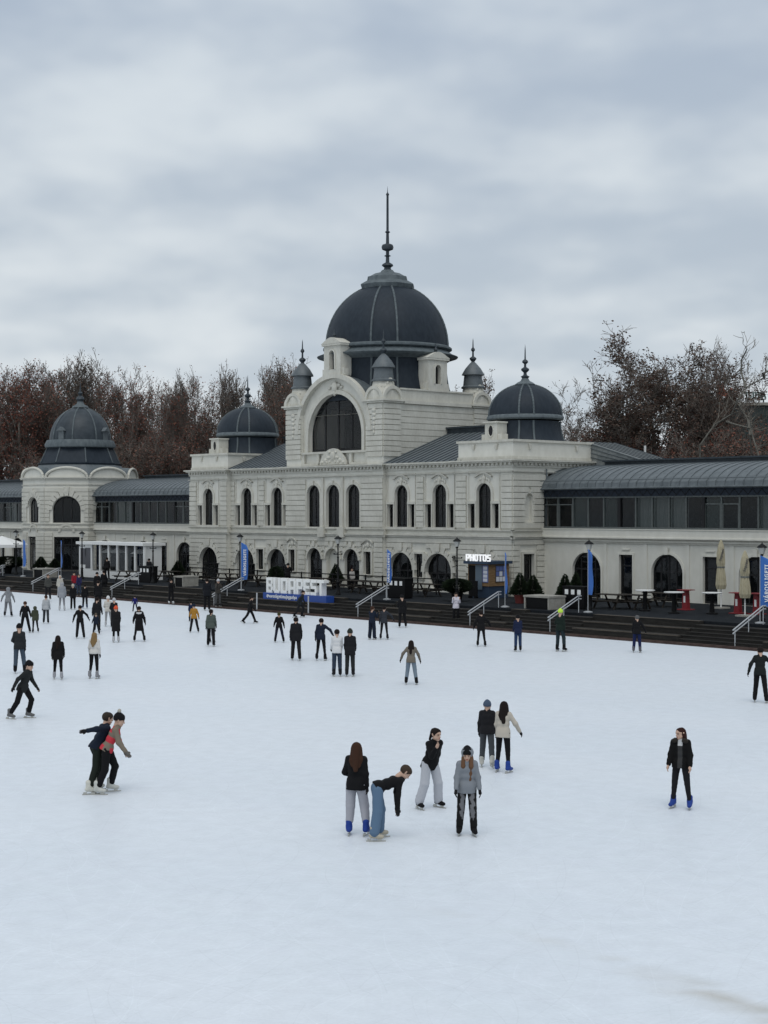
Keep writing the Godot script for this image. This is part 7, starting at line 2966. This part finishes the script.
	# --- the far crowd
	person(8, 617, 29, 170, "wings", ["short", grey], ["straight", Color(0.16, 0.16, 0.17)], ["hood", grey], soft, "far skater in grey hoodie and grey trousers, arms out")
	person(25, 633, 31, 175, "apart", ["short", black], ["straight", black], ["short", Color(0.06, 0.03, 0.02)], black, "far skater in black holding on to a friend in olive")
	person(35, 633, 26, 185, "lazy", ["long", olive], ["slim", soft], ["hood", olive], soft, "far skater in olive coat with the hood up")
	person(46, 624, 28, 175, "walk", ["short", Color(0.36, 0.37, 0.38)], ["straight", Color(0.035, 0.04, 0.045)], ["short", brown], soft, "far skater in pale grey top and charcoal trousers")
	person(62, 611, 28, 178, "stand", ["long", Color(0.25, 0.26, 0.28)], ["slim", Color(0.22, 0.22, 0.23)], ["hood", Color(0.3, 0.3, 0.31)], pale, "far skater in light grey coat with a dark shoulder strap")
	person(73, 610, 25, 185, "close", ["long", black], ["straight", black], ["hat", Color(0.4, 0.37, 0.3)], black, "far skater in black coat with pale cream hat")
	person(85, 609, 24, 178, "walk", ["short", black], ["straight", soft], ["short", dkhair], Color(0.03, 0.045, 0.09), "far skater all in black with blue skates among the crowd")
	person(80, 639, 33, 180, "wings2", ["short", black], ["straight", soft], ["short", dkhair], black, "skater in black jacket with arms out, among the crowd by the pavilion")
	person(97, 632, 34, 170, "walk", ["short", soft], ["straight", Color(0.03, 0.025, 0.022)], ["short", dkhair], black, "skater in black jacket right behind a child in navy")
	person(96, 635, 21, 185, "apart", ["short", navy], ["straight", soft], ["hat", Color(0.1, 0.08, 0.06)], black, "small child skating in navy jacket and brown hat")
	person(108, 627, 30, 175, "lazy", ["short", Color(0.5, 0.48, 0.44)], ["slim", Color(0.3, 0.3, 0.3)], ["hat", white], pale, "far skater in cream white from head to foot")
	person(114, 628, 29, 180, "lazy", ["short", soft], ["straight", black], ["hat", pale], black, "far skater in black jacket with light grey hat")
	person(116, 643, 36, 182, "close", ["coat", Color(0.01, 0.011, 0.012)], ["slim", black], ["hat", Color(0.6, 0.09, 0.04)], pale, "skater in long black coat with bright orange-red hat")
	person(135, 612, 15, 190, "apart", ["short", Color(0.014, 0.016, 0.1)], ["straight", navy], ["short", dkhair], black, "small child in royal blue jacket near the kerb")
	person(139, 642, 35, 178, "apart", ["coat", black], ["slim", soft], ["short", dkhair, "fur", Color(0.55, 0.55, 0.55)], black, "skater in wide black coat with white fur collar")
	person(98, 611, 30, 170, "stand2", ["short", black], ["straight", black], ["short", dkhair], soft, "far skater in black track top behind the crowd")
	person(191, 622, 20, 185, "close", ["short", Color(0.012, 0.02, 0.05)], ["straight", navy], ["short", dkhair], black, "child in dark blue right behind the mustard yellow jacket")
	person(212, 643, 24, 150, "stand", ["short", pale], ["slim", pale], ["hat", Color(0.12, 0.05, 0.03)], soft, "small child in pale suit hidden behind the grey-green jacket")
	# --- people on steps and terrace
	var sg := "people on the steps and terrace"
	person(171, 604, 24, 15, "phone", ["short", black], ["straight", black], ["short", dkhair], Color(0.5, 0.5, 0.5), "person in black with a backpack standing on the steps by the planter", {"level": 0.12, "group": sg, "bag": black})
	person(207, 611, 34, 180, "close", ["long", Color(0.01, 0.011, 0.014)], ["straight", black], ["short", dkhair], black, "tall dark figure standing at the kerb before the hall's end arch", {"group": sg})
	person(218, 607, 27, 20, "phone", ["short", Color(0.05, 0.045, 0.04)], ["straight", Color(0.07, 0.07, 0.07)], ["hat", pale], soft, "person in brown-grey jacket with pale hat on the steps beside a handrail", {"level": 0.12, "group": sg})
	person(456, 624, 31, 5, "phone", ["short", Color(0.58, 0.55, 0.6)], ["straight", black], ["short", dkhair], Color(0.5, 0.5, 0.48), "person in white jacket holding a phone on the lowest step", {"level": 0.12, "group": sg, "gloves": false})
	person(48, 600, 25, 10, "stand", ["short", Color(0.06, 0.06, 0.055)], ["straight", soft], ["short", brown], soft, "person in grey-brown jacket on the kerb before the pavilion", {"level": 0.12, "group": sg})
	person(60, 598, 22, 0, "stand2", ["long", Color(0.45, 0.43, 0.38)], ["slim", pale], ["hood", Color(0.5, 0.48, 0.42)], pale, "person in cream white hooded coat on the kerb before the pavilion", {"level": 0.12, "group": sg})
	person(74, 594, 21, 10, "close", ["short", Color(0.22, 0.015, 0.025)], ["straight", Color(0.04, 0.06, 0.1)], ["short", dkhair], soft, "person in dark red jacket on the steps before the kiosk", {"level": 0.42, "group": sg})
	person(79, 596, 21, 0, "close", ["short", Color(0.02, 0.02, 0.06)], ["straight", djean], ["short", brown], soft, "person in violet-blue jacket beside the dark red jacket", {"level": 0.42, "group": sg})
	person(97, 598, 25, 5, "stand", ["short", black], ["straight", black], ["hat", black], soft, "person in black at the foot of the steps before the kiosk", {"level": 0.12, "group": sg})
	person(104, 596, 25, 200, "stand2", ["short", black], ["straight", soft], ["short", dkhair], soft, "person in black tracksuit walking up the steps before the kiosk", {"level": 0.12, "group": sg})
	person(107, 580, 22, 170, "stand", ["short", black], ["straight", black], ["short", dkhair], soft, "person in black at the window of the glazed kiosk", {"level": 1.0, "group": sg})
	person(149, 581, 22, 175, "stand2", ["long", soft], ["straight", black], ["short", dkhair], soft, "person in long dark coat behind the waste bin by the kiosk", {"level": 1.0, "group": sg})
	person(288, 588, 24, 160, "phone", ["long", black], ["straight", black], ["hat", black], soft, "person in black coat before the hall doors behind the letters", {"level": 1.0, "group": sg})
	person(352, 590, 21, 0, "stand", ["short", Color(0.4, 0.38, 0.36)], ["slim", soft], ["long", brown], soft, "person in pale jacket in the doorway of the hall", {"level": 1.0, "group": sg})

func _ready() -> void:
	rng.seed = 7
	make_materials()
	make_world()
	make_ground()
	make_buildings()
	make_trees()
	make_office()
	make_props()
	make_people()
